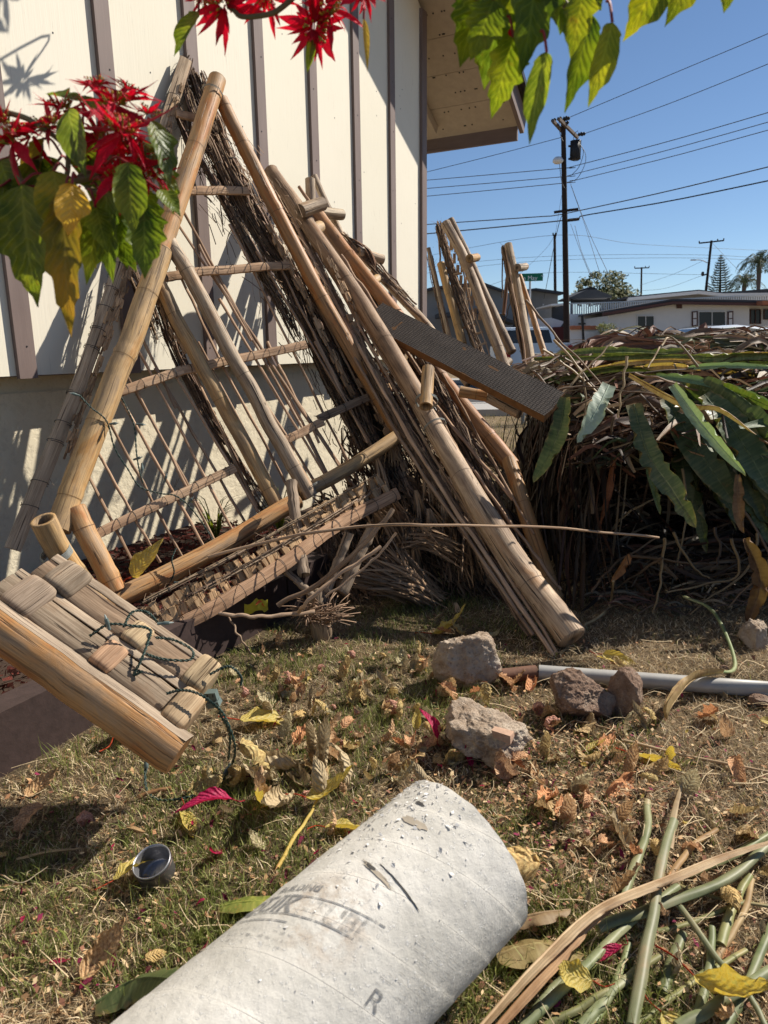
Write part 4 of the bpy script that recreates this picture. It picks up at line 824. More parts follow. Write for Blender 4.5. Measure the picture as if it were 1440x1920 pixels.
# ---- the textured board
bd_a, bd_b = at(700, 592, 4.05), at(1040, 765, 3.42)
bt = (bd_b-bd_a).normalized(); bw = Vector((0.05, -.72, -.70)); bw = (bw-bt*bw.dot(bt)).normalized(); bnm = bt.cross(bw).normalized(); bnm = bnm if bnm.y < 0 else -bnm
T = NT('board_top'); uv = T.uv(); wv = T.n('TexVoronoi'); T.set(wv.inputs['Vector'], T.map(uv, (95, 55, 1))); wv.feature = 'DISTANCE_TO_EDGE'; wv.inputs['Scale'].default_value = 1; wv.inputs['Randomness'].default_value = .25
hx = T.ramp(wv.outputs['Distance'], [(.04, 0), (.16, 1)]); c = T.mix(hx, (.025, .018, .015), (.068, .052, .043)); c = T.mix(T.ramp(T.noise(uv, 14, 5, .6), [(.5, 0), (.75, .3)]), c, (.13, .10, .08)); BT = T.fin(c, T.bump(hx, .8, .004), .7)
BE = m_plain('board_edge', (.20, .10, .04), .7, 30, .4, .3)
board = thing('plank', 'dark brown plank with a dimpled hexagon surface laid across the frames onto the leaf heap', 'plank', (bd_a+bd_b)/2)
L = (bd_b-bd_a).length; W_ = .172; m = MB(); V = []; U = []
for i in range(33):
    for j in range(7):
        f = i/32; q = j/6-.5; V.append(bd_a+bt*(L*f)+bw*(q*W_)+bnm*(.019+.002*noise.noise(Vector((f*9, q*3, 0)))+.007)+bt*(0 if 0 < i < 32 else rnd.uniform(-.006, .006))); U.append((L*f, q*W_))
m.add(V, [(i*7+j, i*7+j+1, (i+1)*7+j+1, (i+1)*7+j) for i in range(32) for j in range(6)], [(b_, a_) for a_, b_ in U]); m.uv = [(q*1.0, f*1.0) for f, q in U]; m.build('dimpled_face', BT, board)
m = MB(); m.box((bd_a+bd_b)/2, L-.004, W_-.001, .050, bt, bw, bnm, j=.0); m.build('plank_core', BE, board, False)
# ================================================================ street background
WHITE = m_plain('white_paint', (.70, .70, .70), .6, 3, .06, .1); TRIM = m_plain('maroon_trim', (.11, .055, .05), .7, 10, .2)
GREYW = m_plain('grey_render', (.24, .235, .23), .85, 2, .12); GLASS = m_plain('window_glass', (.03, .035, .04), .15, 2, .1, 0); RAIL = m_plain('white_rail', (.62, .62, .62), .6)
DROOF = m_plain('dark_roof', (.065, .068, .075), .8, 6, .2); TILE = m_plain('terracotta', (.45, .17, .09), .85, 10, .35, .5); METL = m_plain('sheet_metal', (.60, .62, .64), .5, 6, .1)
POLEW = m_plain('pole_wood', (.035, .024, .02), .9, 9, .4, .4); BLK = m_plain('black_metal', (.02, .02, .022), .5); SPK = m_plain('rusty_red', (.12, .03, .025), .8)
def hz(px, py, Y): return at(px, py, Y)
def wall(m, pts, Y, depth, c=None):
    """prism: outline given in the picture at distance Y, pushed back by depth; its flat face looks back at us"""
    a = [at(x, y, Y) for x, y in pts]; n = len(a); b = [p+Vector((0, depth, 0)) for p in a]
    m.add(a+b, [tuple(range(n))]+[tuple(range(2*n-1, n-1, -1))]+[((i+1) % n, i, n+i, n+(i+1) % n) for i in range(n)], None, c)
def drop(px, y0, Y): # point under a pixel, on the ground
    p = at(px, y0, Y); return Vector((p.x, p.y, 0))
def house_part(par, name, mat, pts, Y, depth): m = MB(); wall(m, pts, Y, depth); return m.build(name, mat, par, False)
Yh = 45
h1 = thing('white_house', 'long white single storey house with maroon fascia and two windows across the street', 'house', drop(1300, 600, Yh))
def toground(pts, Y):
    return pts
house_part(h1, 'wall', WHITE, [(1140, 592), (1262, 571), (1405, 571), (1405, 678), (1140, 682)], Yh, 9)
house_part(h1, 'porch_wall', WHITE, [(1405, 573), (1560, 574), (1560, 676), (1405, 678)], Yh+1.2, 7.8)
house_part(h1, 'fascia', TRIM, [(1132, 586), (1262, 565), (1440, 568), (1560, 571), (1560, 576), (1440, 573), (1262, 570), (1132, 592)], Yh-.8, .3)
house_part(h1, 'roof', DROOF, [(1132, 586), (1262, 564), (1440, 567), (1560, 570), (1560, 566), (1440, 563), (1262, 560), (1132, 583)], Yh-.7, 11)
def window(par, x0, y0, x1, y1, Y, panes=2, frame=WHITE):
    f = MB(); w_ = 1.2; d = .15
    for (a, b, c, e) in ((x0-w_, y0-w_, x1+w_, y0), (x0-w_, y1, x1+w_, y1+w_), (x0-w_, y0, x0, y1), (x1, y0, x1+w_, y1)): wall(f, [(a, b), (c, b), (c, e), (a, e)], Y-.12, d)
    for k in range(1, panes): x = x0+(x1-x0)*k/panes; wall(f, [(x-.6, y0), (x+.6, y0), (x+.6, y1), (x-.6, y1)], Y-.12, d)
    fo = f.build('window', frame, par, False)
    for k in range(panes):
        g = MB(); a = x0+(x1-x0)*k/panes+(.6 if k else 0); b = x0+(x1-x0)*(k+1)/panes-(.6 if k < panes-1 else 0); wall(g, [(a, y0), (b, y0), (b, y1), (a, y1)], Y-.05, .04); g.build('pane', GLASS, fo, False)
    return fo
window(h1, 1196, 593, 1226, 622, Yh, 2); window(h1, 1311, 585, 1360, 610, Yh, 2); window(h1, 1408, 581, 1426, 606, Yh+1.2, 2, TRIM); window(h1, 1434, 581, 1452, 598, Yh+1.2, 1, TRIM)
for x in (1298, 1365):
    house_part(h1, 'shutter', TRIM, [(x, 584), (x+10, 583), (x+10, 611), (x, 612)], Yh-.1, .09); house_part(h1, 'shutter_panel', WHITE, [(x+2, 586), (x+8, 585.5), (x+8, 596), (x+2, 596.5)], Yh-.13, .02); house_part(h1, 'shutter_panel', WHITE, [(x+2, 598.5), (x+8, 598), (x+8, 609), (x+2, 609.5)], Yh-.13, .02)
house_part(h1, 'vent', TRIM, [(1270, 569), (1279, 569), (1279, 578), (1270, 578)], Yh-.15, .14)
house_part(h1, 'awning', TILE, [(1430, 564), (1470, 562), (1470, 571), (1430, 571)], Yh-1.5, .7)
# deck with white railing behind, and the house on it
dk = thing('deck', 'raised white deck with a long picket railing behind the white house', 'deck', drop(1250, 600, 56))
house_part(dk, 'deck_edge', WHITE, [(1068, 589), (1140, 588), (1300, 586), (1300, 694), (1068, 694)], 55, 6)
tops = [(1068, 568), (1140, 566), (1240, 562), (1340, 556), (1440, 551), (1530, 548)]; bots = [(1068, 589), (1140, 587), (1240, 583), (1340, 577), (1440, 572), (1530, 569)]
house_part(dk, 'top_rail', RAIL, tops+[(x, y+2) for x, y in reversed(tops)], 54.8, .12); house_part(dk, 'bottom_rail', RAIL, bots+[(x, y+2) for x, y in reversed(bots)], 54.8, .12)
def inter(P, x):
    for a, b in zip(P, P[1:]):
        if a[0] <= x <= b[0]: return a[1]+(b[1]-a[1])*(x-a[0])/(b[0]-a[0])
    return P[-1][1]
x = 1069.0
while x < 1528:
    house_part(dk, 'baluster', RAIL, [(x, inter(tops, x)), (x+2.0, inter(tops, x)), (x+2.0, inter(bots, x)), (x, inter(bots, x))], 54.85, .06); x += 4.2
h2 = thing('flat_roof_house', 'low house with white fascia and very shallow roof behind the deck railing', 'house', drop(1320, 550, 66))
house_part(h2, 'wall', GREYW, [(1180, 562), (1310, 551), (1560, 555), (1560, 640), (1180, 640)], 66, 8)
house_part(h2, 'fascia', WHITE, [(1178, 558), (1310, 545), (1356, 550), (1560, 547), (1560, 553), (1356, 556), (1310, 551), (1178, 564)], 64.8, .4)
house_part(h2, 'roof', DROOF, [(1176, 556), (1310, 543), (1356, 548), (1480, 538), (1580, 545), (1580, 548), (1480, 547), (1356, 551), (1310, 546), (1176, 560)], 64.9, 10)
# grey two storey buildings to the left
h3 = thing('grey_building', 'plain grey gabled building behind the frames, right beside the house corner', 'building', drop(880, 600, 60))
house_part(h3, 'wall', GREYW, [(760, 552), (816, 540), (903, 532), (946, 549), (962, 549), (962, 690), (760, 690)], 60, 10)
house_part(h3, 'roof', DROOF, [(752, 553), (816, 537), (903, 528), (950, 545), (950, 549), (903, 533), (816, 542), (752, 558)], 59.3, 11.5)
house_part(h3, 'lean_to_roof', DROOF, [(820, 588), (905, 578), (965, 602), (965, 608), (905, 586), (820, 596)], 57, 2.5); window(h3, 960-24, 588, 960-12, 604, 60, 1)
h4 = thing('grey_building', 'grey box building with low hipped roof between the street sign and the tall pole', 'building', drop(1015, 600, 62))
house_part(h4, 'wall', GREYW, [(985, 546), (1002, 543), (1046, 548), (1046, 690), (985, 690)], 62, 9)
house_part(h4, 'side_wall', DROOF, [(962, 546), (985, 546), (985, 690), (962, 690)], 62.6, 8); house_part(h4, 'roof', DROOF, [(960, 546), (1005, 540), (1056, 547), (1056, 552), (1005, 544), (960, 549)], 61, 11)
for x0, y0 in ((1003, 588), (1009, 588), (1018, 570)): house_part(h4, 'wall_light', WHITE, [(x0, y0), (x0+2, y0), (x0+2, y0+2.5), (x0, y0+2.5)], 61.9, .1)
h5 = thing('carport', 'dark open carport with flat white roof edge beside the tall pole', 'carport', drop(1045, 620, 50))
house_part(h5, 'roof', WHITE, [(1034, 570), (1062, 568), (1062, 571), (1034, 573)], 50, 5); house_part(h5, 'back_wall', DROOF, [(1036, 573), (1062, 571), (1062, 676), (1036, 676)], 53, .3); house_part(h5, 'awning', METL, [(1000, 598), (1034, 596), (1058, 603), (1050, 614), (1000, 614)], 49, 1.0)
house_part(h5, 'door', SPK, [(1031, 614), (1060, 612), (1060, 672), (1031, 672)], 48.5, .3)
gz = thing('gazebo', 'black roofed gazebo on the deck in front of the leafy tree', 'gazebo', drop(1110, 560, 58))
house_part(gz, 'roof', DROOF, [(1070, 557), (1100, 543), (1118, 543), (1147, 554), (1147, 558), (1070, 560)], 57, 4); house_part(gz, 'roof_lantern', BLK, [(1098, 541), (1108, 537), (1120, 541), (1118, 544), (1100, 544)], 57.5, 2)
house_part(gz, 'screen', BLK, [(1072, 559), (1140, 557), (1140, 568), (1072, 570)], 59, .3)
for x in (1071, 1140): house_part(gz, 'post', BLK, [(x, 558), (x+4, 558), (x+4, 590), (x, 590)], 57.5, .2)
gw = thing('garden_wall', 'white garden wall with terracotta tile capping below the deck', 'wall', drop(1100, 620, 44))
house_part(gw, 'wall', WHITE, [(1068, 618), (1122, 617), (1122, 676), (1068, 676)], 44, .3); house_part(gw, 'upper_wall', WHITE, [(1068, 590), (1120, 589), (1120, 612), (1068, 612)], 50, 1)
for k in range(11): house_part(gw, 'tile', TILE, [(1070+k*4.7, 611-(k % 2)*.6), (1074.4+k*4.7, 611-(k % 2)*.6), (1075+k*4.7, 618), (1069.6+k*4.7, 618)], 43.8, .5)
for k in range(13): house_part(gw, 'fence_board', METL, [(1096+k*3.3, 622), (1098.6+k*3.3, 622), (1098.6+k*3.3, 676), (1096+k*3.3, 676)], 43.6, .08)
house_part(gw, 'gate_post', BLK, [(1090, 592), (1094, 592), (1097, 650), (1093, 650)], 42, .1)
house_part(gw, 'vent_slot', BLK, [(1085, 606), (1106, 605), (1106, 607.5), (1085, 608.5)], 49.9, .08)
def foliage(m, c, rx, ry, rz, n, s, tints, seed=1, drop_=0):
    r = random.Random(seed); c = Vector(c)
    cl = [(Vector((r.gauss(0, .45), r.gauss(0, .45), r.gauss(0, .42))), r.uniform(.18, .4)) for _ in range(26)]
    for i in range(n):
        b, q = r.choice(cl); d = Vector((r.gauss(0, 1), r.gauss(0, 1), r.gauss(0, 1))).normalized()*q*r.random()**.4+b
        if d.length > 1.15: continue
        p = c+Vector((d.x*rx, d.y*ry, d.z*rz)); X = Vector((r.gauss(0, 1), r.gauss(0, 1), r.gauss(0, 1))).normalized(); Yv = X.orthogonal().normalized(); k = s*r.uniform(.5, 1.4)
        m.add([p-X*k, p+Yv*k*.4, p+X*k, p-Yv*k*.4], [(0, 1, 2, 3)], None, r.choice(tints))
T = NT('far_foliage'); FOL = T.fin(T.tint(), None, .7); translucent(T, T.tint(), None, .2)
tr = thing('leafy_tree', 'broad olive green tree rising behind the gazebo', 'tree', drop(1130, 560, 72))
m = MB(); foliage(m, at(1128, 545, 72), 3.3, 2.5, 1.9, 2600, .22, [(.10, .12, .04), (.16, .17, .06), (.06, .08, .03), (.24, .23, .10)], 4); foliage(m, at(1160, 552, 73), 1.6, 1.5, 1.3, 900, .2, [(.10, .12, .04), (.20, .20, .08)], 5); foliage(m, at(1092, 548, 72), 1.0, 1.5, 1.4, 500, .2, [(.10, .12, .04), (.22, .2, .08)], 6); m.build('crown', FOL, tr, False)
m = MB(); m.tube([at(1128, 640, 72)-Vector((0, 0, 3)), at(1130, 560, 72), at(1126, 540, 72)], [.25, .18, .08], 8); m.build('trunk', POLEW, tr)
tr = thing('garden_shrub', 'yellow flowering shrub hanging over the white garden wall', 'shrub', drop(1132, 620, 43)); m = MB(); foliage(m, at(1135, 617, 43), .62, .5, .45, 900, .06, [(.30, .26, .04), (.16, .2, .05), (.08, .11, .03)], 9); foliage(m, at(1134, 634, 43), .6, .4, .55, 900, .06, [(.10, .12, .05), (.2, .2, .15)], 10); m.build('crown', FOL, tr, False)
m = MB(); m.tube([drop(1132, 600, 43), at(1133, 625, 43)], .04, 6); m.build('stem', POLEW, tr)
# Norfolk pine
np_ = thing('norfolk_pine', 'symmetrical tiered Norfolk pine beside the tilted utility pole', 'pine tree', drop(1350, 560, 100)); base = at(1350, 548, 100); top = at(1352, 479, 100); r = random.Random(2)
m = MB(); m.tube([Vector((base.x, base.y, 0)), base, top], [.25, .16, .03], 7); m.build('trunk', POLEW, np_); m = MB(); Ht = (top-base).length
for k in range(16):
    f = k/15; z = base.z+Ht*(f*.98); L = 1.75*(1-f)**.75+.12; c0 = Vector((base.x+(top.x-base.x)*f, base.y, z))
    for j in range(9):
        a = 6.2832*j/9+k*.7; d = Vector((math.cos(a), math.sin(a), 0)); l = L*r.uniform(.75, 1.1); P = path([c0, c0+d*l*.6+Vector((0, 0, .0)), c0+d*l+Vector((0, 0, .22*l))], 6); m.tube(P, [.05]*5+[.02], 4, c=(.03, .05, .025))
        for q in range(26): p = P[min(5, int(r.random()*5)+1)]+Vector((r.uniform(-.12, .12), r.uniform(-.12, .12), r.uniform(-.02, .13))); e = Vector((r.gauss(0, 1), r.gauss(0, 1), r.uniform(0, 1))).normalized()*.13; m.add([p-e*.3, p+e.orthogonal().normalized()*.035, p+e], [(0, 1, 2)], None, r.choice([(.05, .075, .035), (.09, .12, .06), (.035, .05, .025)]))
m.build('crown', FOL, np_, False)
def palm(label, px, py, Y, size, base_py, seed, n=26):
    r = random.Random(seed); pt = thing('palm_tree', label, 'palm tree', drop(px, py, Y)); c = at(px, py, Y); m = MB(); m.tube([Vector((c.x, c.y, 0)), at(px-2, base_py, Y), c-Vector((0, 0, .3)), c], [.24, .2, .26, .15], 9); m.build('trunk', m_plain('palm_trunk', (.16, .12, .10), .9, 9, .3), pt)
    for k in range(n):
        a = 6.2832*k/n+r.uniform(-.2, .2); el = r.uniform(-.5, 1.2); d = Vector((math.cos(a), math.sin(a), 0)); L = size*r.uniform(.8, 1.1); P = path([c, c+d*L*.45*math.cos(el)+Vector((0, 0, L*.45*max(.1, math.sin(el))+.2)), c+d*L*.85*max(.35, math.cos(el))+Vector((0, 0, L*.3*math.sin(el)-.1*L)), c+d*L*.95*max(.4, math.cos(el))+Vector((0, 0, -L*.35+L*.2*math.sin(el)))], 12)
        m = MB(); m.tube(P, [.035*(1-i/14) for i in range(12)], 4, cap=False, c=(.12, .13, .06)); 
        for i in range(1, 12):
            for j in range(7):
                p = P[i-1].lerp(P[i], r.random()); t = (P[i]-P[i-1]).normalized(); s_ = t.cross(Vector((0, 0, 1))).normalized()*(1 if j % 2 else -1); ll = .55*size/2.6*math.sin(.3+2.6*i/12)*r.uniform(.7, 1.1); e = s_*ll*.8+t*ll*.45+Vector((0, 0, -ll*r.uniform(.1, .6))); g = r.choice([(.055, .075, .035), (.09, .12, .05), (.15, .17, .09)])
                m.add([p-t*.02, p+e*.6+t*.03, p+e, p+e*.6-t*.03], [(0, 1, 2, 3)], None, g)
        m.build('frond', FOL, pt, False)
palm('taller palm tree at the right edge beyond the roofs', 1424, 494, 80, 2.5, 540, 3)
palm('shorter palm tree between the pine and the tall palm', 1396, 531, 84, 2.3, 550, 8, 22)
# ---- utility poles
up = thing('utility_pole', 'tall dark wooden utility pole with a black transformer and two crossarms', 'utility pole', drop(1064, 640, 36))
YP = 36; pb, pt = drop(1066, 640, YP), at(1056, 224, YP)
m = MB(); pts_ = [pb+(pt-pb)*(i/12) for i in range(13)]; m.tube(pts_, [.165-.055*i/12 for i in range(13)], 12); m.build('pole', POLEW, up)
def arm(par, a, b, w_=.1, h=.12, mat=None):
    m = MB(); a = Vector(a); b = Vector(b); t = (b-a).normalized(); S = t.cross(Vector((0, 0, 1))).normalized(); Z = S.cross(t); m.box((a+b)/2, (b-a).length, w_, h, t, S, Z); return m.build('crossarm', mat or POLEW, par, False)
ARMW = m_plain('crossarm_wood', (.14, .11, .09), .9, 9, .3)
arm(up, at(1048, 223, 35.2), at(1083, 258, 36.9), .11, .13, ARMW); arm(up, at(1037, 227, 35.4), at(1055, 247, 36.2), .11, .13, ARMW); arm(up, at(1039, 398, YP-.12), at(1084, 392, YP-.12), .09, .11); arm(up, at(1066, 413, YP), at(1084, 411, YP+.3), .16, .13)
m = MB()
for (px, py) in ((1038, 226), (1049, 223), (1060, 222), (1064, 223), (1062, 231), (1088, 252), (1093, 252)):
    c0 = at(px, py, YP-.2); m.tube([c0-Vector((.10, 0, .04)), c0-Vector((.05, 0, 0)), c0, c0+Vector((.05, 0, .03)), c0+Vector((.11, 0, .05))], [.04, .09, .05, .09, .04], 8)
    m.build('insulator', BLK, up); m = MB()
m = MB(); c0 = at(1079, 264, YP-.1); c1 = at(1079, 299, YP-.1); m.tube([c0+Vector((0, 0, .02)), c0, c1, c1-Vector((0, 0, .03))], [.14, .235, .235, .18], 18); trf = m.build('transformer', BLK, up)
for k in range(12):
    a = 6.28*k/12; d = Vector((math.cos(a), math.sin(a), 0))*.24; m = MB(); m.box((c0+c1)/2+d, .02, .02, .8, d.normalized(), Vector((-d.y, d.x, 0)).normalized()); m.build('cooling_fin', BLK, trf, False)
m = MB()
for (a, b) in (((1066, 274), (1073, 274)), ((1066, 298), (1073, 298))): m = MB(); m.tube([at(*a, YP), at(*b, YP-.1)], .05, 6); m.build('bracket', BLK, up)
m = MB()
for P in ([(1080, 262), (1090, 274), (1098, 290), (1096, 310), (1082, 335), (1068, 339)], [(1086, 268), (1094, 285), (1086, 312), (1072, 328)], [(1048, 228), (1050, 250), (1056, 265)], [(1049, 307), (1053, 340), (1060, 355)], [(1075, 262), (1078, 250), (1084, 245)]): m.tube(path([at(x, y, YP-.25) for x, y in P], 18), .013, 4, cap=False)
m.build('jumper_wire', BLK, up)
m = MB()
for k in range(4): z = .35+k*.22; m.tube([pb+(pt-pb)*(z/11.4), pb+(pt-pb)*((z+.06)/11.4)], .172, 12, c=(1, 1, 1))
m.build('reflective_band', METL, up)
m = MB(); c0 = at(1046, 301, YP-.4); m.tube([c0+Vector((0, 0, .17)), c0+Vector((0, 0, .14)), c0+Vector((0, 0, .03)), c0-Vector((0, 0, .06)), c0-Vector((0, 0, .13)), c0-Vector((0, 0, .15))], [.04, .15, .235, .235, .15, .02], 16); lmp = m.build('street_lamp', WHITE, up); m = MB(); m.tube([c0+Vector((.2, 0, 0)), at(1057, 300, YP)], .035, 6); m.build('lamp_arm', METL, up)
def tpole(label, px0, py0, px1, py1, Y, r, armpx, extra=None):
    p = thing('utility_pole', label, 'utility pole', drop(px1, py1, Y)); b, t = at(px1, py1, Y), at(px0, py0, Y); d = (t-b); b0 = t-d*(t.z/d.z); m = MB(); m.tube([b0, t], [r*1.1, r*.8], 8); m.build('pole', POLEW, p); o = thing
    for (a, c) in armpx: arm(p, at(*a, Y-.1), at(*c, Y-.1), .1, .14)
    m = MB()
    for (a, c) in armpx[:1]:
        for q in (a, c, ((a[0]*.25+c[0]*.75), (a[1]*.25+c[1]*.75))): v = at(q[0], q[1]-2, Y-.1); m = MB(); m.tube([v-Vector((0, 0, .1)), v+Vector((0, 0, .12))], .06, 6); m.build('insulator', BLK, p)
    return p
tp = tpole('tilted utility pole with a wide crossarm in front of the Norfolk pine', 1334, 451, 1323, 550, 80, .16, [((1311, 456), (1357, 451)), ((1316, 517), (1325, 514))])
m = MB(); m.tube(path([at(1327, 493, 80), at(1316, 488, 80), at(1304, 487, 80)], 8), .05, 5); m.box(at(1300, 487.5, 80), .55, .2, .12); m.build('street_light', METL, tp)
m = MB(); m.tube([at(1316, 513, 79.8), at(1319, 513, 79.8)], [.2, .2], 8); m.build('transformer', BLK, tp)
tpole('distant utility pole with crossarm standing left of the tilted one', 1203, 501, 1202, 560, 105, .15, [((1190, 503), (1217, 502))])
tpole('very distant utility pole with crossarm above the leafy tree', 1167, 516, 1167, 545, 130, .15, [((1155, 518), (1178, 517))])
tpole('thin utility pole immediately left of the tall dark pole', 1040, 440, 1041, 548, 70, .15, [((1037, 441), (1043, 441))])
# ---- wires, each one thing
WIREM = m_plain('power_line', (.03, .03, .035), .6)
def wire(label, P, r=.014, group='overhead wires'):
    o = at(*P[0]); m = MB(); m.tube(path([at(*q) for q in P], 24), r, 4, cap=False); tag(m.build('overhead_wire', WIREM, None, True, o), label, 'wire', group)
WG = 'overhead wires'
wire('topmost wire rising to the right from the tall pole head', [(1063, 222, 36), (1250, 143, 33), (1440, 63, 30), (1560, 8, 28)])
wire('second wire rising right from the crossarm end insulator', [(1092, 252, 36), (1250, 196, 33), (1440, 120, 30), (1560, 70, 28)])
wire('wire running down left from the pole head to the house corner', [(1055, 257, 36), (930, 290, 38), (798, 323, 40), (740, 338, 41)])
wire('upper of three parallel wires above the lamp level, crossing the pole', [(720, 343, 42), (798, 338, 40), (1060, 315, 36), (1070, 313, 36), (1250, 266, 32), (1440, 211, 29), (1560, 175, 27)], .016)
wire('middle of three parallel wires above the lamp level, crossing the pole', [(720, 359, 42), (798, 353.5, 40), (1060, 331, 36), (1070, 328, 36), (1250, 282, 32), (1440, 229, 29), (1560, 195, 27)], .016)
wire('lowest of three parallel wires crossing the pole at lamp level', [(720, 373, 42), (798, 368, 40), (1060, 343, 36), (1070, 340, 36), (1250, 296, 32), (1440, 244, 29), (1560, 212, 27)], .016)
wire('thick cable crossing at the lower crossarm, upper one', [(720, 425, 42), (798, 421, 40), (1000, 407, 36.5), (1040, 404, 36), (1095, 393, 36), (1250, 359, 32), (1440, 313, 29), (1560, 283, 27)], .022)
wire('thick cable crossing under the lower crossarm, lower one', [(720, 443, 42), (798, 438.5, 40), (1060, 413, 36), (1095, 404, 36), (1250, 378, 32), (1440, 339, 29), (1560, 315, 27)], .028)
for k, (P, lb) in enumerate([([(1070, 345, 36), (1100, 425, 30), (1140, 512, 24)], 'slack service wire falling right from the pole, outermost'), ([(1070, 346, 36), (1096, 420, 33), (1124, 510, 28)], 'slack service wire falling right from the pole, second'), ([(1070, 420, 36), (1088, 470, 33), (1108, 520, 30)], 'service wire falling from the lower crossarm to the roofs'),
        ([(1078, 423, 36), (1090, 470, 33), (1115, 530, 30)], 'service wire falling beside the gazebo roof'), ([(1060, 330, 36), (1050, 385, 50), (1041, 441, 70)], 'wire linking the tall pole to the thin pole'), ([(1040, 441, 70), (1020, 470, 76), (960, 525, 84), (900, 560, 90)], 'wire falling left from the thin pole'),
        ([(1064, 400, 36), (1048, 420, 36), (1020, 560, 40)], 'guy wire falling steeply left of the tall pole'), ([(798, 480, 80), (1040, 441, 70), (1200, 458, 80), (1440, 470, 90)], 'faint distant wire crossing behind the thin pole'),
        ([(760, 505, 90), (1000, 482, 86), (1316, 478, 80), (1560, 495, 80)], 'faint distant wire meeting the tilted pole, upper'), ([(760, 517, 90), (1000, 490, 86), (1320, 484, 80), (1560, 500, 80)], 'faint distant wire meeting the tilted pole, lower'),
        ([(900, 540, 90), (1018, 512, 86), (1316, 515, 80)], 'distant wire at street sign height running to the tilted pole'), ([(1203, 545, 105), (1250, 540, 92), (1318, 516, 80)], 'slack wire joining the two right hand poles'), ([(1200, 535, 105), (1260, 515, 92), (1316, 490, 80)], 'second slack wire joining the two right hand poles'), ([(1335, 455, 80), (1400, 520, 80), (1470, 560, 80)], 'thin wire falling right from the tilted pole')]):
    wire(lb, P, .016 if k > 4 else .010)
# ---- street sign
SGN = m_plain('sign_green', (.0, .16, .085), .4, 3, .05, 0); LET = m_plain('sign_letter', (.8, .8, .8), .4, 3, .02, 0)
ss = thing('street_sign', 'green street name sign with white letters on a thin steel post', 'street sign', drop(994, 560, 20))
m = MB(); m.tube([drop(994, 560, 20), at(994, 527, 20)], .03, 8); m.build('post', METL, ss)
s0, s1, s2 = at(966, 513.5, 19.95), at(1018, 512, 19.95), at(966, 528, 19.95); X = (s1-s0).normalized(); Zv = Vector((0, 0, 1)); m = MB(); m.box((s1+s2)/2, (s1-s0).length, .012, (s0-s2).length, X, Vector((0, 1, 0)), Zv); m.build('plate', SGN, ss, False)
def text_mesh(txt, size, name, mat, parent, fn, shear=0, xs=1.0, sub=0, bold=.0):
    cu = bpy.data.curves.new('txt', 'FONT'); cu.body = txt; cu.size = size; cu.shear = shear; cu.offset = bold; cu.resolution_u = 3; ob = bpy.data.objects.new('txt', cu); col.objects.link(ob)
    dg = bpy.context.evaluated_depsgraph_get(); me = bpy.data.meshes.new_from_object(ob.evaluated_get(dg)); bpy.data.objects.remove(ob)
    if sub:
        import bmesh
        bm = bmesh.new(); bm.from_mesh(me); bmesh.ops.triangulate(bm, faces=bm.faces[:])
        for _ in range(4):
            es = [e for e in bm.edges if e.calc_length() > sub]
            if not es: break
            bmesh.ops.subdivide_edges(bm, edges=es, cuts=1)
            bmesh.ops.triangulate(bm, faces=bm.faces[:])
        bm.to_mesh(me); bm.free()
    m = MB(); m.add([fn(v.co.x*xs, v.co.y) for v in me.vertices], [tuple(p.vertices) for p in me.polygons]); return m.build(name, mat, parent, False)
o_ = s0+X*.13-Vector((0, .009, 0)); 
text_mesh('Le May', .17, 'lettering', LET, ss, lambda x, y: o_+X*x+Vector((0, 0, y-.175)), 0, .95)
text_mesh('Ave', .06, 'lettering', LET, ss, lambda x, y: o_+X*(x+.555)+Vector((0, 0, y-.09)), 0, .95)
# ---- vehicles
CARW = m_plain('white_car_paint', (.62, .66, .70), .25, 2, .03, 0); CARD = m_plain('dark_car_paint', (.03, .035, .04), .25, 2, .03, 0); TYRE = m_plain('tyre', (.02, .02, .02), .85); REDL = m_plain('tail_light', (.35, .01, .01), .3)
def car(name, label, cat, loc, rot, L, Wd, prof, roofz, paint, pick=False):
    o = thing(name, label, cat, (0, 0, 0)); 
    # body: side profile (x, z) swept over width with tumblehome
    m = MB(); n = len(prof)
    secs = [(-1, .0), (-.97, .02), (-.80, .045), (0, .05), (.80, .045), (.97, .02), (1, .0)]; V = []
    for (f, up_) in secs:
        for (x, z) in prof: k = 1-.16*max(0, (z-.95)/(roofz-.95)) if z > .95 else 1; V.append(Vector((x, f*Wd/2*k, z+up_*(1 if z > .3 else 0)))) 
    F = [(i*n+j, i*n+(j+1) % n, (i+1)*n+(j+1) % n, (i+1)*n+j) for i in range(len(secs)-1) for j in range(n)]+[tuple(range(n)), tuple(range(len(secs)*n-1, (len(secs)-1)*n-1, -1))]
    m.add(V, F); m.build('body', paint, o)
    return o
def finish_car(o, loc, rot): o.location = loc; o.rotation_euler = (0, 0, rot)
sedan = [(-2.25, .35), (-2.3, .7), (-2.2, .92), (-1.55, 1.0), (-.95, 1.38), (-.2, 1.47), (.5, 1.42), (1.2, 1.02), (2.0, .88), (2.3, .68), (2.28, .32)]
def wheels(o, xs_, Wd):
    for x in xs_:
        for s_ in (-1, 1):
            m = MB(); m.tube([(x, s_*(Wd/2-.2), .33), (x, s_*(Wd/2-.18), .33), (x, s_*(Wd/2-.01), .33), (x, s_*(Wd/2), .33)], [.28, .33, .33, .28], 20); wh = m.build('wheel', TYRE, o)
            m = MB(); m.tube([(x, s_*(Wd/2-.02), .33), (x, s_*(Wd/2+.012), .33)], [.2, .19], 16); m.build('rim', METL, wh)
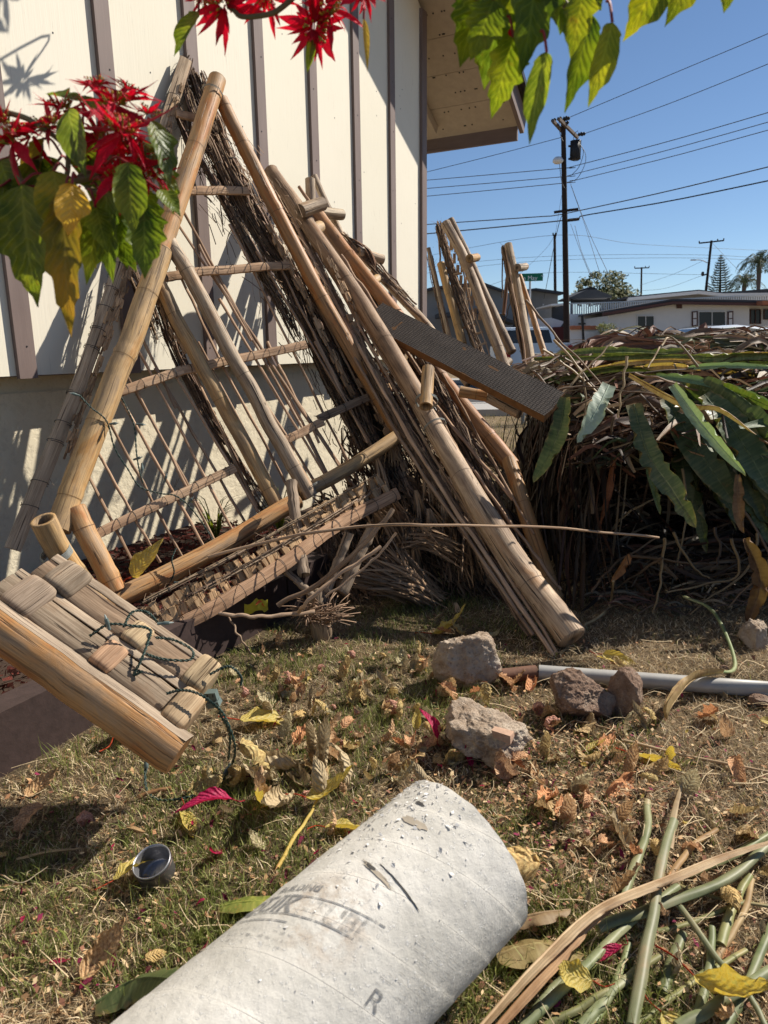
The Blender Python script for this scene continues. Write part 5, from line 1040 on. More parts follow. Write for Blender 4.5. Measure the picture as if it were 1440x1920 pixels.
def windows(o, Wd):
    for s_ in (-1, 1):
        for (a, b) in (((-1.35, -.3)), ((-.22, .95))):
            m = MB(); k0 = Wd/2*(1-.16*.25)*.985+.012; k1 = Wd/2*(1-.16*.85)*.975+.012
            x0t = max(a, -.9); x1t = min(b, .45)
            m.add([Vector((a, s_*k0, 1.04)), Vector((b, s_*k0, 1.04)), Vector((x1t, s_*k1, 1.38)), Vector((x0t, s_*k1, 1.38))], [(0, 1, 2, 3)]); m.build('side_window', GLASS, o, False)
    m = MB(); m.add([Vector((1.16, -Wd*.42, 1.09)), Vector((1.16, Wd*.42, 1.09)), Vector((.58, Wd*.38, 1.455)), Vector((.58, -Wd*.38, 1.455))], [(0, 1, 2, 3)]); m.build('windscreen', GLASS, o, False)
    m = MB(); m.add([Vector((-1.5, -Wd*.42, 1.08)), Vector((-1.5, Wd*.42, 1.08)), Vector((-1.0, Wd*.38, 1.43)), Vector((-1.0, -Wd*.38, 1.43))], [(0, 1, 2, 3)]); m.build('rear_window', GLASS, o, False)
c1 = car('parked_car', 'white sedan whose roof shows just above the leaf heap at the right', 'car', 0, 0, 4.6, 1.8, sedan, 1.5, CARW); wheels(c1, (-1.4, 1.4), 1.8); windows(c1, 1.8); q = at(1345, 640, 15.6); finish_car(c1, (q.x-.1, q.y, .05), R_(178))
c2 = car('parked_car', 'black sedan parked beyond the white car, mostly hidden by dry leaves', 'car', 0, 0, 4.6, 1.8, sedan, 1.5, CARD); wheels(c2, (-1.4, 1.4), 1.8); windows(c2, 1.8); q = at(1290, 640, 22.2); finish_car(c2, (q.x, q.y, .02), R_(180))
tk = thing('pickup_truck', 'white pickup truck seen from behind between the bamboo and the tall pole', 'pickup truck', (0, 0, 0)); Wt = 1.9
m = MB(); m.box((0, 0, .95), 1.86, .08, .62); m.build('tailgate', CARW, tk, False)
m = MB(); m.box((0, 2.6, .66), 1.9, 5.1, .42, j=0); m.box((-.93, 1.1, 1.0), .06, 2.1, .5); m.box((.93, 1.1, 1.0), .06, 2.1, .5); m.box((0, 4.4, 1.0), 1.88, 1.5, .36); m.build('body', CARW, tk, False)
m = MB(); V = [Vector((sx*w_, y, z)) for (y, z, w_) in ((2.15, 1.15, .93), (2.3, 1.76, .76), (3.3, 1.8, .76), (3.75, 1.2, .93)) for sx in (-1, 1)]; m.add(V, [(0, 1, 3, 2), (2, 3, 5, 4), (4, 5, 7, 6), (0, 2, 4, 6), (1, 7, 5, 3)]); m.build('cab', CARW, tk, False)
m = MB(); m.add([Vector((-.78, 2.17, 1.26)), Vector((.78, 2.17, 1.26)), Vector((.66, 2.27, 1.68)), Vector((-.66, 2.27, 1.68))], [(0, 1, 2, 3)]); m.build('rear_window', GLASS, tk, False)
m = MB(); m.box((0, -.06, .5), 1.85, .16, .2); m.build('bumper', METL, tk, False)
for s_ in (-1, 1):
    m = MB(); m.box((s_*.9, -.045, .98), .13, .06, .42); m.build('tail_light', REDL, tk, False)
    for y in (.95, 4.3): m = MB(); m.tube([(s_*.72, y, .38), (s_*.94, y, .38)], .37, 18); m.build('wheel', TYRE, tk)
q = at(1011, 640, 21.5); finish_car(tk, (q.x, q.y, .02), R_(-3))
# ---- chain link fence
cf = thing('chain_link_fence', 'galvanised chain link fence behind the leaf heap, along the verge', 'fence', at(1080, 650, 11)); GAL = m_plain('galvanised', (.20, .21, .21), .5, 20, .1, .1)
fa, fb = Vector((2.2, 11.2, 0)), Vector((8.6, 12.0, 0)); ft = (fb-fa).normalized(); FL = (fb-fa).length; FH = 1.07
m = MB(); m.tube([fa+Vector((0, 0, FH)), fb+Vector((0, 0, FH))], .021, 8); m.build('top_rail', GAL, cf)
for k in range(4): p = fa+ft*(FL*k/3); m = MB(); m.tube([p, p+Vector((0, 0, FH+.06))], .03, 8); m.build('post', GAL, cf)
m = MB(); sp_ = .075; nn = int((FL+FH)/sp_)
for k in range(nn):
    s_ = k*sp_-FH
    for sg in (1, -1):
        a0, a1 = (max(0, s_), min(FL, s_+FH)); 
        if a1 <= a0: continue
        z0, z1 = (a0-s_, a1-s_) if sg == 1 else (FH-(a0-s_), FH-(a1-s_)); m.tube([fa+ft*a0+Vector((0, 0, z0)), fa+ft*a1+Vector((0, 0, z1))], .0032, 4, cap=False)
stuff(m.build('wire_mesh', GAL, cf))
# ================================================================ heap of cut strelitzia leaves, right
def htop(x, y):
    """height of the heap's upper skin"""
    fx = min(1, max(0, (x-.78)/.9)); fy = min(1, max(0, (y-3.15)/1.3))
    return (.84+.40*fy**.8)*(.80+.20*fx) * (1-.55*max(0, (y-5.2)/1.3)) + .05*noise.noise(Vector((x*2.2, y*2.2, 0)))
heapc = Vector((2.1, 4.3, 0))
HB = [(.17, .10, .065), (.25, .15, .09), (.36, .24, .145), (.12, .07, .045), (.48, .35, .22), (.22, .095, .06), (.07, .045, .03), (.26, .21, .14)]
HG = [(.085, .12, .05), (.13, .17, .08), (.20, .22, .12), (.26, .25, .13)]
# inner packed mass, its colours cut down to paint in the hollow's shade
m = MB(); V = []; C = []; nx, ny = 56, 22
for j in range(ny+1):
    for i in range(nx+1):
        u, v = i/nx, j/ny; x = .93+3.7*u
        if v < .35: y = 4.05+.10*math.sin(v*6); z = htop(x, 4.1)*.86*v/.35
        else: y = 4.05+2.3*(v-.35)/.65; z = htop(x, max(4.1, y))*.93*(1 if v < .8 else max(0, 1-(v-.8)/.2))
        e = min(1, u/.12); z *= e**.5
        q = Vector((x*4, y*4, z*4)); o = Vector((noise.noise(q), noise.noise(q+Vector((5, 5, 5))), noise.noise(q+Vector((9, 1, 3)))))*.09
        V.append(Vector((x, y, max(-.02, z)))+o); C.append(rnd.choice(HB[3:]+HB[:2]))
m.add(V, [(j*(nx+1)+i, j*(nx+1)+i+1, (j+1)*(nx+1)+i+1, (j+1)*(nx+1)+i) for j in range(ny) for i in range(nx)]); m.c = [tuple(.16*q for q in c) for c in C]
LIT = m_plain('litter', (.8, .8, .8), .95, 30, .5, .9)
heap = thing('leaf_heap', 'big heap of cut brown and dark green strap leaves filling the right side', 'leaf heap', heapc)
stuff(m.build('packed_litter', LIT, heap))
def strap(m, P, w, side, c, fold=.25, tw=0, n=10): m.ribbon(path(P, n), [w*(.25+.75*math.sin(math.pi*min(1, (i+.6)/n))**.7) for i in range(n)], side, fold, c=c, twist=tw)
def jit(c, a=.25): g = rnd.uniform(1-a, 1+a); return tuple(q*g for q in c)
m = MB()
# top skin: long crossing dry straps
for k in range(3400):
    x = rnd.uniform(.9, 4.2); y = 3.22+2.4*rnd.random()**1.3; z = htop(x, y)+rnd.uniform(-.15, .02); a = rnd.gauss(0, .55) if rnd.random() < .75 else rnd.uniform(0, 3.14); d = Vector((math.cos(a), math.sin(a), rnd.gauss(0, .13))); L = rnd.uniform(.10, .5)
    if x-L*.5 < .82: continue
    p = Vector((x, y, z)); b = Vector((rnd.gauss(0, .03), rnd.gauss(0, .03), rnd.uniform(0, .05)))
    c = rnd.choice(HG) if rnd.random() < .12 else rnd.choice(HB)
    strap(m, [p-d*L/2-Vector((0, 0, .03)), p+b, p+d*L/2-Vector((0, 0, .03))], (rnd.uniform(.006, .022) if rnd.random() < .6 else rnd.uniform(.02, .055)), (rnd.gauss(0, .5), 1, rnd.gauss(0, .6)), jit(c, .4), rnd.uniform(.1, .7), rnd.gauss(0, .9), 7)
# front curtain: stems and straps hanging down the face, shade painted in by darkened colours
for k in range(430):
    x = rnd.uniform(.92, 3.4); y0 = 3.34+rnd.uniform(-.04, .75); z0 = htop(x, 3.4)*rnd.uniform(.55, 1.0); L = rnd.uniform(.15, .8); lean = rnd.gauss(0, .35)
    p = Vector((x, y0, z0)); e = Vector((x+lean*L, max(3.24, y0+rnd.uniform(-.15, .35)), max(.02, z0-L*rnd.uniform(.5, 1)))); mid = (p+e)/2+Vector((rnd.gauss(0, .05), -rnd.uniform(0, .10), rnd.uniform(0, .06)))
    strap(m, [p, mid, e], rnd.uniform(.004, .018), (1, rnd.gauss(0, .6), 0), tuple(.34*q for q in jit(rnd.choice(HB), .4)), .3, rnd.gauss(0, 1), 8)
# tangle filling the hollow under the overhanging skin, colours darkened as painted shade
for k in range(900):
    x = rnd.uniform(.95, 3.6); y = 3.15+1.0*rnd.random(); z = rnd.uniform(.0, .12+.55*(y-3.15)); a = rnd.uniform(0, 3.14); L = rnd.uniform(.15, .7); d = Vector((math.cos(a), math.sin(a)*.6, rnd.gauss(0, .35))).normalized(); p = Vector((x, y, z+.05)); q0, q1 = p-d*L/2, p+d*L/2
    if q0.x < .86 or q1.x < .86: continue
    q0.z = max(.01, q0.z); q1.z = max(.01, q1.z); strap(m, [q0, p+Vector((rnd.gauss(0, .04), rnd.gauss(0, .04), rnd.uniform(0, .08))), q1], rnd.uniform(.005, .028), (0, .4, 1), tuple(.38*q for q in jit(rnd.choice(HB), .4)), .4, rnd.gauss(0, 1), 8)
# left flank, strap colours darkened to stand in for shade
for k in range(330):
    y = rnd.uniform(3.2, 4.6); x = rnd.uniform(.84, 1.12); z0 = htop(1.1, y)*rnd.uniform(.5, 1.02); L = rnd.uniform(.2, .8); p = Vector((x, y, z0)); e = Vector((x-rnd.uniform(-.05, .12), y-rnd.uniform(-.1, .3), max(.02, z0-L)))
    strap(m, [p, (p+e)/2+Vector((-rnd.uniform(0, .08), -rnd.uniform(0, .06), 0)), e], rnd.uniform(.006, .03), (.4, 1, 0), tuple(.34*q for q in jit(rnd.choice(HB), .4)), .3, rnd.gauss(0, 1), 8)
# foot litter spilling on the lawn
for k in range(420):
    x = rnd.uniform(.95, 3.0); y = rnd.uniform(3.0, 3.5)-.12*max(0, x-1.9); a = rnd.uniform(0, 6.28); L = rnd.uniform(.08, .4); d = Vector((math.cos(a), math.sin(a)*.5, rnd.gauss(0, .12))); p = Vector((x, y, .02+rnd.uniform(0, .12)*(y-2.95)/.5))
    q0, q1 = p-d*L/2, p+d*L/2; q0.z = max(.008, q0.z); q1.z = max(.008, q1.z); strap(m, [q0, p+Vector((0, 0, .03)), q1], rnd.uniform(.004, .014), (0, .4, 1), jit(rnd.choice(HB)), .3, rnd.gauss(0, .8), 7)
stuff(m.build('dry_straps', BLADE, heap))
# long arching stalks sticking out on the left shoulder of the heap and inside its hollow, the later ones tinted down as painted shade
stalks = [((1050, 745, 3.5), (1100, 690, 3.6), (1150, 640, 3.7)), ((985, 565, 3.9), (1050, 640, 3.75), (1150, 745, 3.4)), ((1010, 690, 3.6), (1060, 670, 3.7), (1120, 730, 3.6)), ((1020, 655, 3.7), (1080, 700, 3.7), (1160, 770, 3.6)), ((1040, 640, 3.8), (1090, 700, 3.6), (1100, 790, 3.5)),
    ((1000, 700, 3.6), (1080, 760, 3.5), (1160, 700, 3.6)), ((1025, 735, 3.5), (1100, 725, 3.5), (1230, 740, 3.4)), ((1176, 670, 3.3), (1168, 720, 3.25), (1158, 785, 3.2)), ((1256, 630, 3.7), (1235, 655, 3.6), (1215, 690, 3.5)), ((1190, 700, 3.4), (1270, 720, 3.35), (1350, 745, 3.4)), ((1200, 740, 3.35), (1260, 800, 3.3), (1330, 880, 3.3)),
    ((1130, 760, 3.4), (1180, 830, 3.35), (1160, 1000, 3.3)), ((1070, 860, 3.5), (1080, 960, 3.4), (1100, 1100, 3.3)), ((1060, 870, 3.4), (1100, 868, 3.3), (1135, 868, 3.3)), ((1150, 780, 3.3), (1145, 880, 3.3), (1120, 1010, 3.35)), ((1280, 880, 3.2), (1285, 970, 3.15), (1270, 1060, 3.15)),
    ((1245, 1010, 3.0), (1240, 1080, 3.0), (1225, 1150, 2.95)), ((1180, 1040, 3.1), (1280, 1055, 3.05), (1340, 1060, 3.1)), ((1240, 1045, 3.0), (1190, 1080, 3.1), (1140, 1110, 3.2)), ((1260, 1000, 3.0), (1300, 1060, 3.0), (1328, 1085, 3.0)), ((1370, 1010, 3.0), (1380, 1080, 3.0), (1250, 1110, 2.95)), ((1395, 960, 3.1), (1440, 1050, 3.0), (1360, 1140, 2.95)),
    ((1340, 990, 3.1), (1350, 1040, 3.05), (1335, 1070, 3.0)), ((1420, 1000, 3.0), (1400, 1070, 2.95), (1290, 1150, 2.9)), ((1130, 1010, 3.4), (1180, 960, 3.3), (1240, 930, 3.3)), ((1110, 1110, 3.1), (1150, 1060, 3.15), (1230, 1010, 3.2)), ((1080, 720, 3.6), (1180, 700, 3.5), (1300, 690, 3.5)), ((1190, 880, 3.3), (1280, 860, 3.3), (1350, 800, 3.3)), ((1310, 690, 3.5), (1270, 640, 3.6), (1230, 628, 3.7))]
for k, P in enumerate(stalks):
    q = [at(*p) for p in P]
    for p in q: p.z = max(p.z, .01)
    m = MB(); c = jit([(.50, .36, .20), (.36, .23, .13), (.24, .16, .10), (.50, .38, .23)][k % 4]); c = c if k < 11 else tuple(.6*q for q in c); m.tube(wob(path(q, 16), .012, 3), [.007*(1-.45*i/15) for i in range(16)], 6, c=c); o = m.build('dry_stalk', BLADE, heap)
# broad single leaves one can pick out
def big_leaf(label, P, w, side, mat, tint=(1, 1, 1), fold=.35, tw=0, group=None, tipw=.0, n=26, name='strap_leaf', edge=None, cat='leaf'):
    C = path([at(*p) if len(p) == 3 and not isinstance(p, Vector) else p for p in P], n); o = Vector(C[0]); m = MB(); m.cur = tint
    wid = [max(.002, w*(math.sin(math.pi*min(1, (.10+.90*i/(n-1))))**.55)) for i in range(n)]
    if tipw: wid = [max(x, w*tipw) if i < n*.5 else x for i, x in enumerate(wid)]
    side = Vector(side); V = []; U = []; L = 0; K = 9; CC = []
    for i, p in enumerate(C):
        t = (C[min(i+1, n-1)]-C[max(i-1, 0)]).normalized(); S = (side-t*side.dot(t)).normalized()
        if tw: S = Matrix.Rotation(tw*i/(n-1), 3, t) @ S
        N = t.cross(S)
        if i: L += (p-C[i-1]).length
        for k in range(K):
            q = -1+2*k/(K-1); rz = abs(q)**1.5*fold*wid[i]*.5+.018*wid[i]*math.sin(L*120+abs(q)*4)+.05*wid[i]*noise.noise(Vector((L*9, q*1.5, w*99)))
            nt_ = noise.noise(Vector((L*26, q*3, w*70))); edgev = (.03*w*noise.noise(Vector((L*60, q*9, 2)))-math.copysign(max(0, nt_-.18)*.9*wid[i], q)) if abs(q) == 1 else 0; dry = max(1.0 if (abs(q) == 1 and nt_ > .05) else 0, max(0, i/(n-1)-.93)*12, max(0, .05-i/(n-1))*14); dry = min(1, dry); CC.append(tuple(tint[z]*(1-dry)+dry*((2.6, 1.6, 1.3) if mat.name == 'strap_green' else (.7*tint[0], .6*tint[1], .5*tint[2]))[z] for z in range(3)))
            V.append(p+S*(q*wid[i]*.5+edgev)+N*rz); U.append((q*.5, L))
    m.add(V, [(i*K+k, i*K+k+1, (i+1)*K+k+1, (i+1)*K+k) for i in range(n-1) for k in range(K-1)], U); m.c = CC
    # raised midrib
    m.tube([p for p in C], [.0035*(1-.7*i/n) for i in range(n)], 5, c=tuple(1.25*x for x in tint))
    return tag(m.build(name, mat, None, True, o), label, cat, group)
def m_strap(name, a, b, c3, rough=.4):
    T = NT(name); uv = T.uv(); sp = T.n('SeparateXYZ'); T.set(sp.inputs[0], uv); au = T.math('ABSOLUTE', sp.outputs[0])
    v = T.noise(T.map(uv, (1.2, 95, 1)), 1, 3, .5); c = T.ramp(T.noise(T.obj(), 12, 4, .6), [(.35, a), (.6, b)]); c = T.mix(T.ramp(v, [(.45, 0), (.7, .45)]), c, c3); c = T.mix(T.ramp(au, [(.01, .8), (.03, 0)]), c, c3)
    c = T.mix(T.ramp(T.noise(T.obj(), 30, 4, .7), [(.62, 0), (.72, .7)]), c, (.16, .10, .05)); c = T.mix(1, c, T.tint(), 'MULTIPLY'); b_ = T.bump(v, .35, .003); m = T.fin(c, b_, rough); translucent(T, T.mix(1, c, (1.3, 1.5, .5), 'MULTIPLY'), b_, .15); return m
STRAP = m_strap('strap_green', (.042, .062, .026), (.085, .105, .048), (.19, .19, .10), .42); STRAPL = m_strap('strap_pale', (.26, .33, .25), (.36, .43, .33), (.45, .5, .4), .5); STRAPB = m_strap('strap_brown', (.22, .13, .07), (.36, .24, .14), (.45, .33, .2), .6)
big_leaf('pale silvery green strap leaf hanging in full sun at the left shoulder of the heap', [(1142, 722, 3.08), (1118, 770, 2.98), (1082, 830, 2.92)], .082, (1, .35, .3), STRAPL, fold=.2, tipw=.75)
big_leaf('dark green strap leaf hanging below the plank end', [(1060, 745, 3.3), (1045, 820, 3.22), (1000, 905, 3.18)], .085, (1, -.2, .4), STRAP, (1.0, 1.05, .9))
big_leaf('long blue green strap leaf hanging down the middle of the heap with a torn base', [(1188, 758, 3.08), (1215, 850, 2.98), (1262, 920, 2.92), (1305, 990, 2.90)], .105, (1, -.1, -.2), STRAP, (1.25, 1.2, 1.15), .15, tipw=.7)
big_leaf('narrow dark leaf hanging behind the blue green one', [(1205, 830, 3.22), (1218, 880, 3.18), (1238, 965, 3.14)], .05, (1, .1, 0), STRAP, (1.3, 1.4, .9))
big_leaf('folded bright green leaf with a pale back, arching down to the right', [(1262, 722, 3.05), (1300, 775, 2.94), (1345, 830, 2.88), (1398, 890, 2.86)], .055, (.9, -.5, .5), STRAPL, (.95, 1.0, .85), .5, tipw=.7)
big_leaf('yellow green underside beside the folded pale leaf', [(1270, 735, 3.08), (1305, 800, 2.97), (1350, 850, 2.91), (1398, 893, 2.88)], .060, (.9, .4, -.4), STRAP, (2.6, 2.3, .7), .4)
big_leaf('broad dark leaf in shade left of the folded pale leaf', [(1250, 745, 3.3), (1300, 830, 3.2), (1378, 945, 3.14)], .16, (1, -.1, -.3), STRAP, (.85, .95, .8), .2)
big_leaf('second broad dark leaf hanging at the right edge', [(1320, 740, 3.25), (1385, 820, 3.15), (1450, 930, 3.05)], .17, (1, -.1, -.4), STRAP, (1.0, 1.1, .9), .2)
big_leaf('dark leaf lying along the right edge above the others', [(1290, 715, 3.4), (1370, 760, 3.25), (1465, 830, 3.1)], .15, (.4, -.3, -1), STRAP, (1.2, 1.3, 1.0), .2)
big_leaf('long green leaf running out of frame at the top right of the heap', [(1290, 690, 3.6), (1360, 686, 3.5), (1470, 690, 3.45)], .035, (0, .5, 1), STRAPL, (.7, .8, .6), .4)
big_leaf('second long green leaf crossing below the first', [(1230, 705, 3.4), (1310, 715, 3.35), (1400, 740, 3.3), (1460, 765, 3.25)], .05, (0, .6, 1), STRAPL, (.55, .65, .4), .4)
big_leaf('wide green leaf with rippled edge near the top right', [(1300, 712, 3.4), (1380, 735, 3.3), (1470, 775, 3.2)], .09, (0, -.8, .8), STRAP, (1.8, 1.9, 1.1), .3)
big_leaf('dry tan leaf twisting over the folded pale leaf', [(1180, 702, 3.25), (1280, 755, 3.05), (1350, 765, 3.0), (1418, 815, 3.0)], .042, (0, -.6, 1), STRAPB, (1.05, 1.05, 1.05), .5, .8)
big_leaf('brown curled leaf standing on its tip at the right edge below the heap', [(1395, 1010, 2.85), (1425, 1090, 2.8), (1400, 1180, 2.78)], .07, (1, .3, .3), STRAPB, (.5, .42, .35), .9, 1.2)
big_leaf('rust coloured hanging leaf at the right edge in shade', [(1380, 890, 3.1), (1385, 950, 3.05), (1395, 1000, 3.0)], .05, (1, .3, 0), STRAPB, (.8, .7, .6), .7, 1.5)
big_leaf('rust brown bract leaning in the dark hollow of the heap', [(1180, 1040, 3.1), (1165, 1065, 3.08), (1145, 1090, 3.06)], .045, (1, .3, 0), STRAPB, (1.1, .7, .4), .5)
big_leaf('brown folded leaf standing left in the middle of the hollow', [(1150, 860, 3.3), (1140, 920, 3.28), (1125, 985, 3.26)], .04, (1, .3, 0), STRAPB, (.9, .5, .35), .5)
for k in range(24):
    x = rnd.uniform(1230, 1470); y = rnd.uniform(715, 820); L = rnd.uniform(90, 230); dx = rnd.uniform(.1, .75)
    big_leaf('dark green strap leaf among others hanging over the right side of the heap', [(x, y, 3.45), (x+dx*L*.5, y+L*.45, 3.3), (x+dx*L, y+L, 3.22)], rnd.uniform(.05, .13), (1, rnd.uniform(-.6, .3), rnd.uniform(-.5, .3)), STRAP, jit((.75, .8, .65), .3), rnd.uniform(.1, .5), rnd.gauss(0, .3), group='dark strap leaves over the right side of the heap')
for k in range(14):
    x = rnd.uniform(1150, 1420); y = rnd.uniform(665, 715); L = rnd.uniform(120, 330)
    big_leaf('long grey green strap leaf lying across the top of the heap', [(x-L/2, y+rnd.uniform(-12, 14), 3.9), (x, y-rnd.uniform(0, 12), 3.85), (x+L/2, y+rnd.uniform(-14, 20), 3.8)], rnd.uniform(.02, .05), (0, rnd.uniform(-.6, .8), 1), STRAP if k % 3 else STRAPB, jit((1.5, 1.45, 1.1), .3), rnd.uniform(.3, .8), rnd.gauss(0, .6), group='grey green strap leaves across the top of the heap')
# loop of brown sheaths on the very top
m = MB()
for k in range(34):
    f = k/34; q0 = at(1085+rnd.uniform(-20, 30), 690+rnd.uniform(-10, 10), 3.9); q1 = at(1120+rnd.uniform(-25, 40), 645+rnd.uniform(-8, 10), 4.1); q2 = at(1220+rnd.uniform(-40, 60), 652+rnd.uniform(-14, 14), 4.2); strap(m, [q0, q1, q2], rnd.uniform(.02, .05), (0, .5, 1), jit(rnd.choice([(.24, .11, .07), (.34, .18, .12), (.42, .26, .18)])), .6, rnd.gauss(0, .8), 10)
for k in range(46):
    x = rnd.uniform(1130, 1440); y = rnd.uniform(632, 680); q0 = at(x, y, 4.3); a = rnd.uniform(-.5, .5); L = rnd.uniform(60, 140); q1 = at(x+L*.5, y-rnd.uniform(-6, 10), 4.35); q2 = at(x+L, y+rnd.uniform(-12, 14), 4.3); strap(m, [q0, q1, q2], rnd.uniform(.02, .055), (0, .5, 1), jit(rnd.choice([(.26, .13, .08), (.36, .21, .13), (.46, .33, .21), (.16, .16, .08)])), .6, rnd.gauss(0, 1), 10)
stuff(m.build('brown_sheaths', BLADE, heap))
# ================================================================ leaves on the lawn
def lobed(t, teeth, ph=0):
    """half width of a poinsettia leaf outline at t in 0..1"""
    w = max(0, math.sin(math.pi*min(1, t**.64)))**.95*.5*(1-.30*t**3)
    if teeth:
        x = (t-.14)/.66
        if 0 < x < 1:
            f = (x*teeth+ph) % 1.0; w *= .84+.62*(f**1.6 if f < .80 else (1-f)/.20*.70)
    return max(w, .004)
def leaf_mesh(m, L, W, teeth=2, curl=0., roll=0., crumple=.05, seed=0, K=9, n=20, tint=(1, 1, 1), stalk=.25, stalkc=(.5, .02, .04), frame=None, droop=0.):
    """leaf blade in local x (length), y (width), z; curl bends it along its length, roll folds it across"""
    r = random.Random(seed); V = []; U = []; fr_ = frame or Matrix.Identity(4); pos = Vector((0, 0, 0)); ang = 0.0; dl = L/(n-1); ph = r.random()
    for i in range(n):
        t = i/(n-1); w0 = W*lobed(t, teeth, 0); w1 = W*lobed(t, teeth, ph*.4)
        d = Vector((math.cos(ang), 0, math.sin(ang))); nn = Vector((-math.sin(ang), 0, math.cos(ang)))
        for k in range(K):
            q = -1+2*k/(K-1); w = (w0 if q < 0 else w1)*abs(q)*(1 if q >= 0 else -1); a = abs(w)/max(W*.5, 1e-4)*roll
            if roll: R0 = (W*.5)/abs(roll); y = math.copysign(R0*math.sin(min(a if a > 0 else -a, 3.0)), w); z = R0*(1-math.cos(a))*(1 if roll > 0 else -1)
            else: y = w; z = 0
            z += crumple*W*(.30*math.sin((t-abs(q)*.13)*34+seed)*abs(q)*(1-abs(q)*.3)+1.0*noise.noise(Vector((t*3.1+seed, q*1.7, seed*.37)))*abs(q))
            z += crumple*W*.5*noise.noise(Vector((t*9, q*4, seed*1.7)))
            p = pos+Vector((0, y, 0))+nn*z; V.append(fr_ @ p); U.append((q*.5, t))
        ang += curl/(n-1)*(1+.6*math.sin(t*5+seed)); pos = pos+d*dl
    m.add(V, [(i*K+k, (i+1)*K+k, (i+1)*K+k+1, i*K+k+1) for i in range(n-1) for k in range(K-1)], U, tint)
    if stalk: 
        P = path([fr_ @ Vector((0, 0, 0)), fr_ @ Vector((-stalk*L*.5, r.uniform(-.1, .1)*L, .02*L)), fr_ @ Vector((-stalk*L, r.uniform(-.15, .15)*L, r.uniform(0, .05)*L))], 7); m.tube(P, L*.011, 5, c=stalkc)
base = {}
def variant(kind, seed):
    r = random.Random(seed*13+hash(kind) % 1000 if False else seed*13+len(kind)*101); m = MB()
    if kind == 'brown': leaf_mesh(m, 1, .62, r.choice([0, 2, 3]), r.uniform(.8, 3.6)*r.choice((1, 1, -1)), r.uniform(.8, 2.2)*r.choice((1, -1, 1)), .20, seed, 9, 22, tuple(x*r.uniform(.8, 1.25) for x in (1, 1, 1)), .12, (.5, .35, .25)); mat = L_BRN
    elif kind == 'tan': leaf_mesh(m, 1, .55, 0, r.uniform(1.0, 4.2), r.uniform(1.4, 2.8), .12, seed, 9, 22, (1, 1, 1), .12, (.6, .5, .4)); mat = L_TAN
    elif kind == 'yellow': leaf_mesh(m, 1, .45, r.choice([0, 1, 2]), r.uniform(-.8, 1.4), r.uniform(.5, 1.5), .10, seed, 9, 20, (1, 1, 1), .35, (.75, .12, .1)); mat = L_YEL
    elif kind == 'magenta': leaf_mesh(m, 1, .36, 0, r.uniform(-.8, 1.6), r.uniform(.6, 1.8), .16, seed, 7, 14, (1, 1, 1), .2, (.6, .1, .2)); mat = L_MAG
    else: leaf_mesh(m, 1, .45, 0, r.uniform(-1, 4), r.uniform(1, 2.5), .3, seed, 7, 14, (1, 1, 1), .1, (.5, .1, .2)); mat = L_MAGD
    me = m.mesh('leaf_'+kind); me.materials.append(mat); zs = [v.co.z for v in me.vertices]; base[(kind, seed)] = (me, sorted(zs)[int(len(zs)*.06)])
    return base[(kind, seed)]
NV = {'brown': 12, 'tan': 5, 'yellow': 6, 'magenta': 4, 'dark': 4}
for k_, n_ in NV.items():
    for s_ in range(n_): variant(k_, s_)
def drop_leaf(kind, loc, size, yaw, label, group=None, seed=None, tilt=None, lift=0.0):
    s_ = rnd.randrange(NV[kind]) if seed is None else seed; me, zmin = base[(kind, s_)]
    o = bpy.data.objects.new({'brown': 'dead_leaf', 'tan': 'dead_leaf', 'yellow': 'yellow_leaf', 'magenta': 'fallen_bract', 'dark': 'fallen_bract'}[kind], me); col.objects.link(o)
    tx, ty = tilt if tilt else (rnd.gauss(0, .35), rnd.gauss(0, .22)); o.rotation_euler = (tx, ty, yaw); o.scale = (size,)*3
    o.location = Vector((loc[0], loc[1], gh(loc[0], loc[1])+.012-min(0, zmin)*size*.75+lift)); tag(o, label, 'leaf' if kind != 'magenta' and kind != 'dark' else 'petal', group); return o
def dl(kind, px, py, spx, yaw, label, **k):
    p = G(px, py, .02); z = (p-Vector((0, 0, H))).dot(_F); return drop_leaf(kind, p, spx/FPX*z, yaw, label, **k)
D = math.radians
# leaves one can point at
dl('tan', 560, 1430, 150, D(200), 'largest greyish curled dead leaf of the pale cluster above the white tube', seed=0); dl('tan', 600, 1440, 120, D(80), 'pale ribbed dead leaf standing upright in the pale cluster', seed=1, tilt=(.2, -.9)); dl('tan', 640, 1470, 110, D(20), 'grey dead leaf at the right end of the pale cluster', seed=2)
dl('tan', 545, 1490, 140, D(250), 'ribbed grey dead leaf hanging at the front of the pale cluster', seed=3); dl('tan', 575, 1470, 120, D(120), 'pale curled leaf in the middle of the pale cluster', seed=4); dl('brown', 640, 1415, 110, D(170), 'warm brown curled leaf arched over the back of the pale cluster', seed=1)
dl('tan', 600, 1490, 110, D(300), 'pale dead leaf under the yellow leaf of the cluster', seed=2); dl('tan', 520, 1450, 110, D(220), 'left outer leaf of the pale cluster', seed=0); dl('tan', 590, 1420, 100, D(75), 'upright pale leaf at the top of the cluster', seed=1, tilt=(-.1, -1.1))
dl('yellow', 505, 1490, 100, D(245), 'yellow leaf with a pink stalk left of the pale dead leaf cluster', seed=0); dl('yellow', 575, 1510, 110, D(15), 'yellow leaf lying across the front of the pale cluster', seed=1, lift=.03); dl('yellow', 610, 1555, 95, D(5), 'yellow leaf at the twig tip by the tube', seed=2)
dl('magenta', 440, 1530, 110, D(200), 'bright magenta bract left of the yellow leaf', seed=0, lift=.015); dl('magenta', 415, 1590, 60, D(250), 'small magenta bract end below the bright one', seed=1)
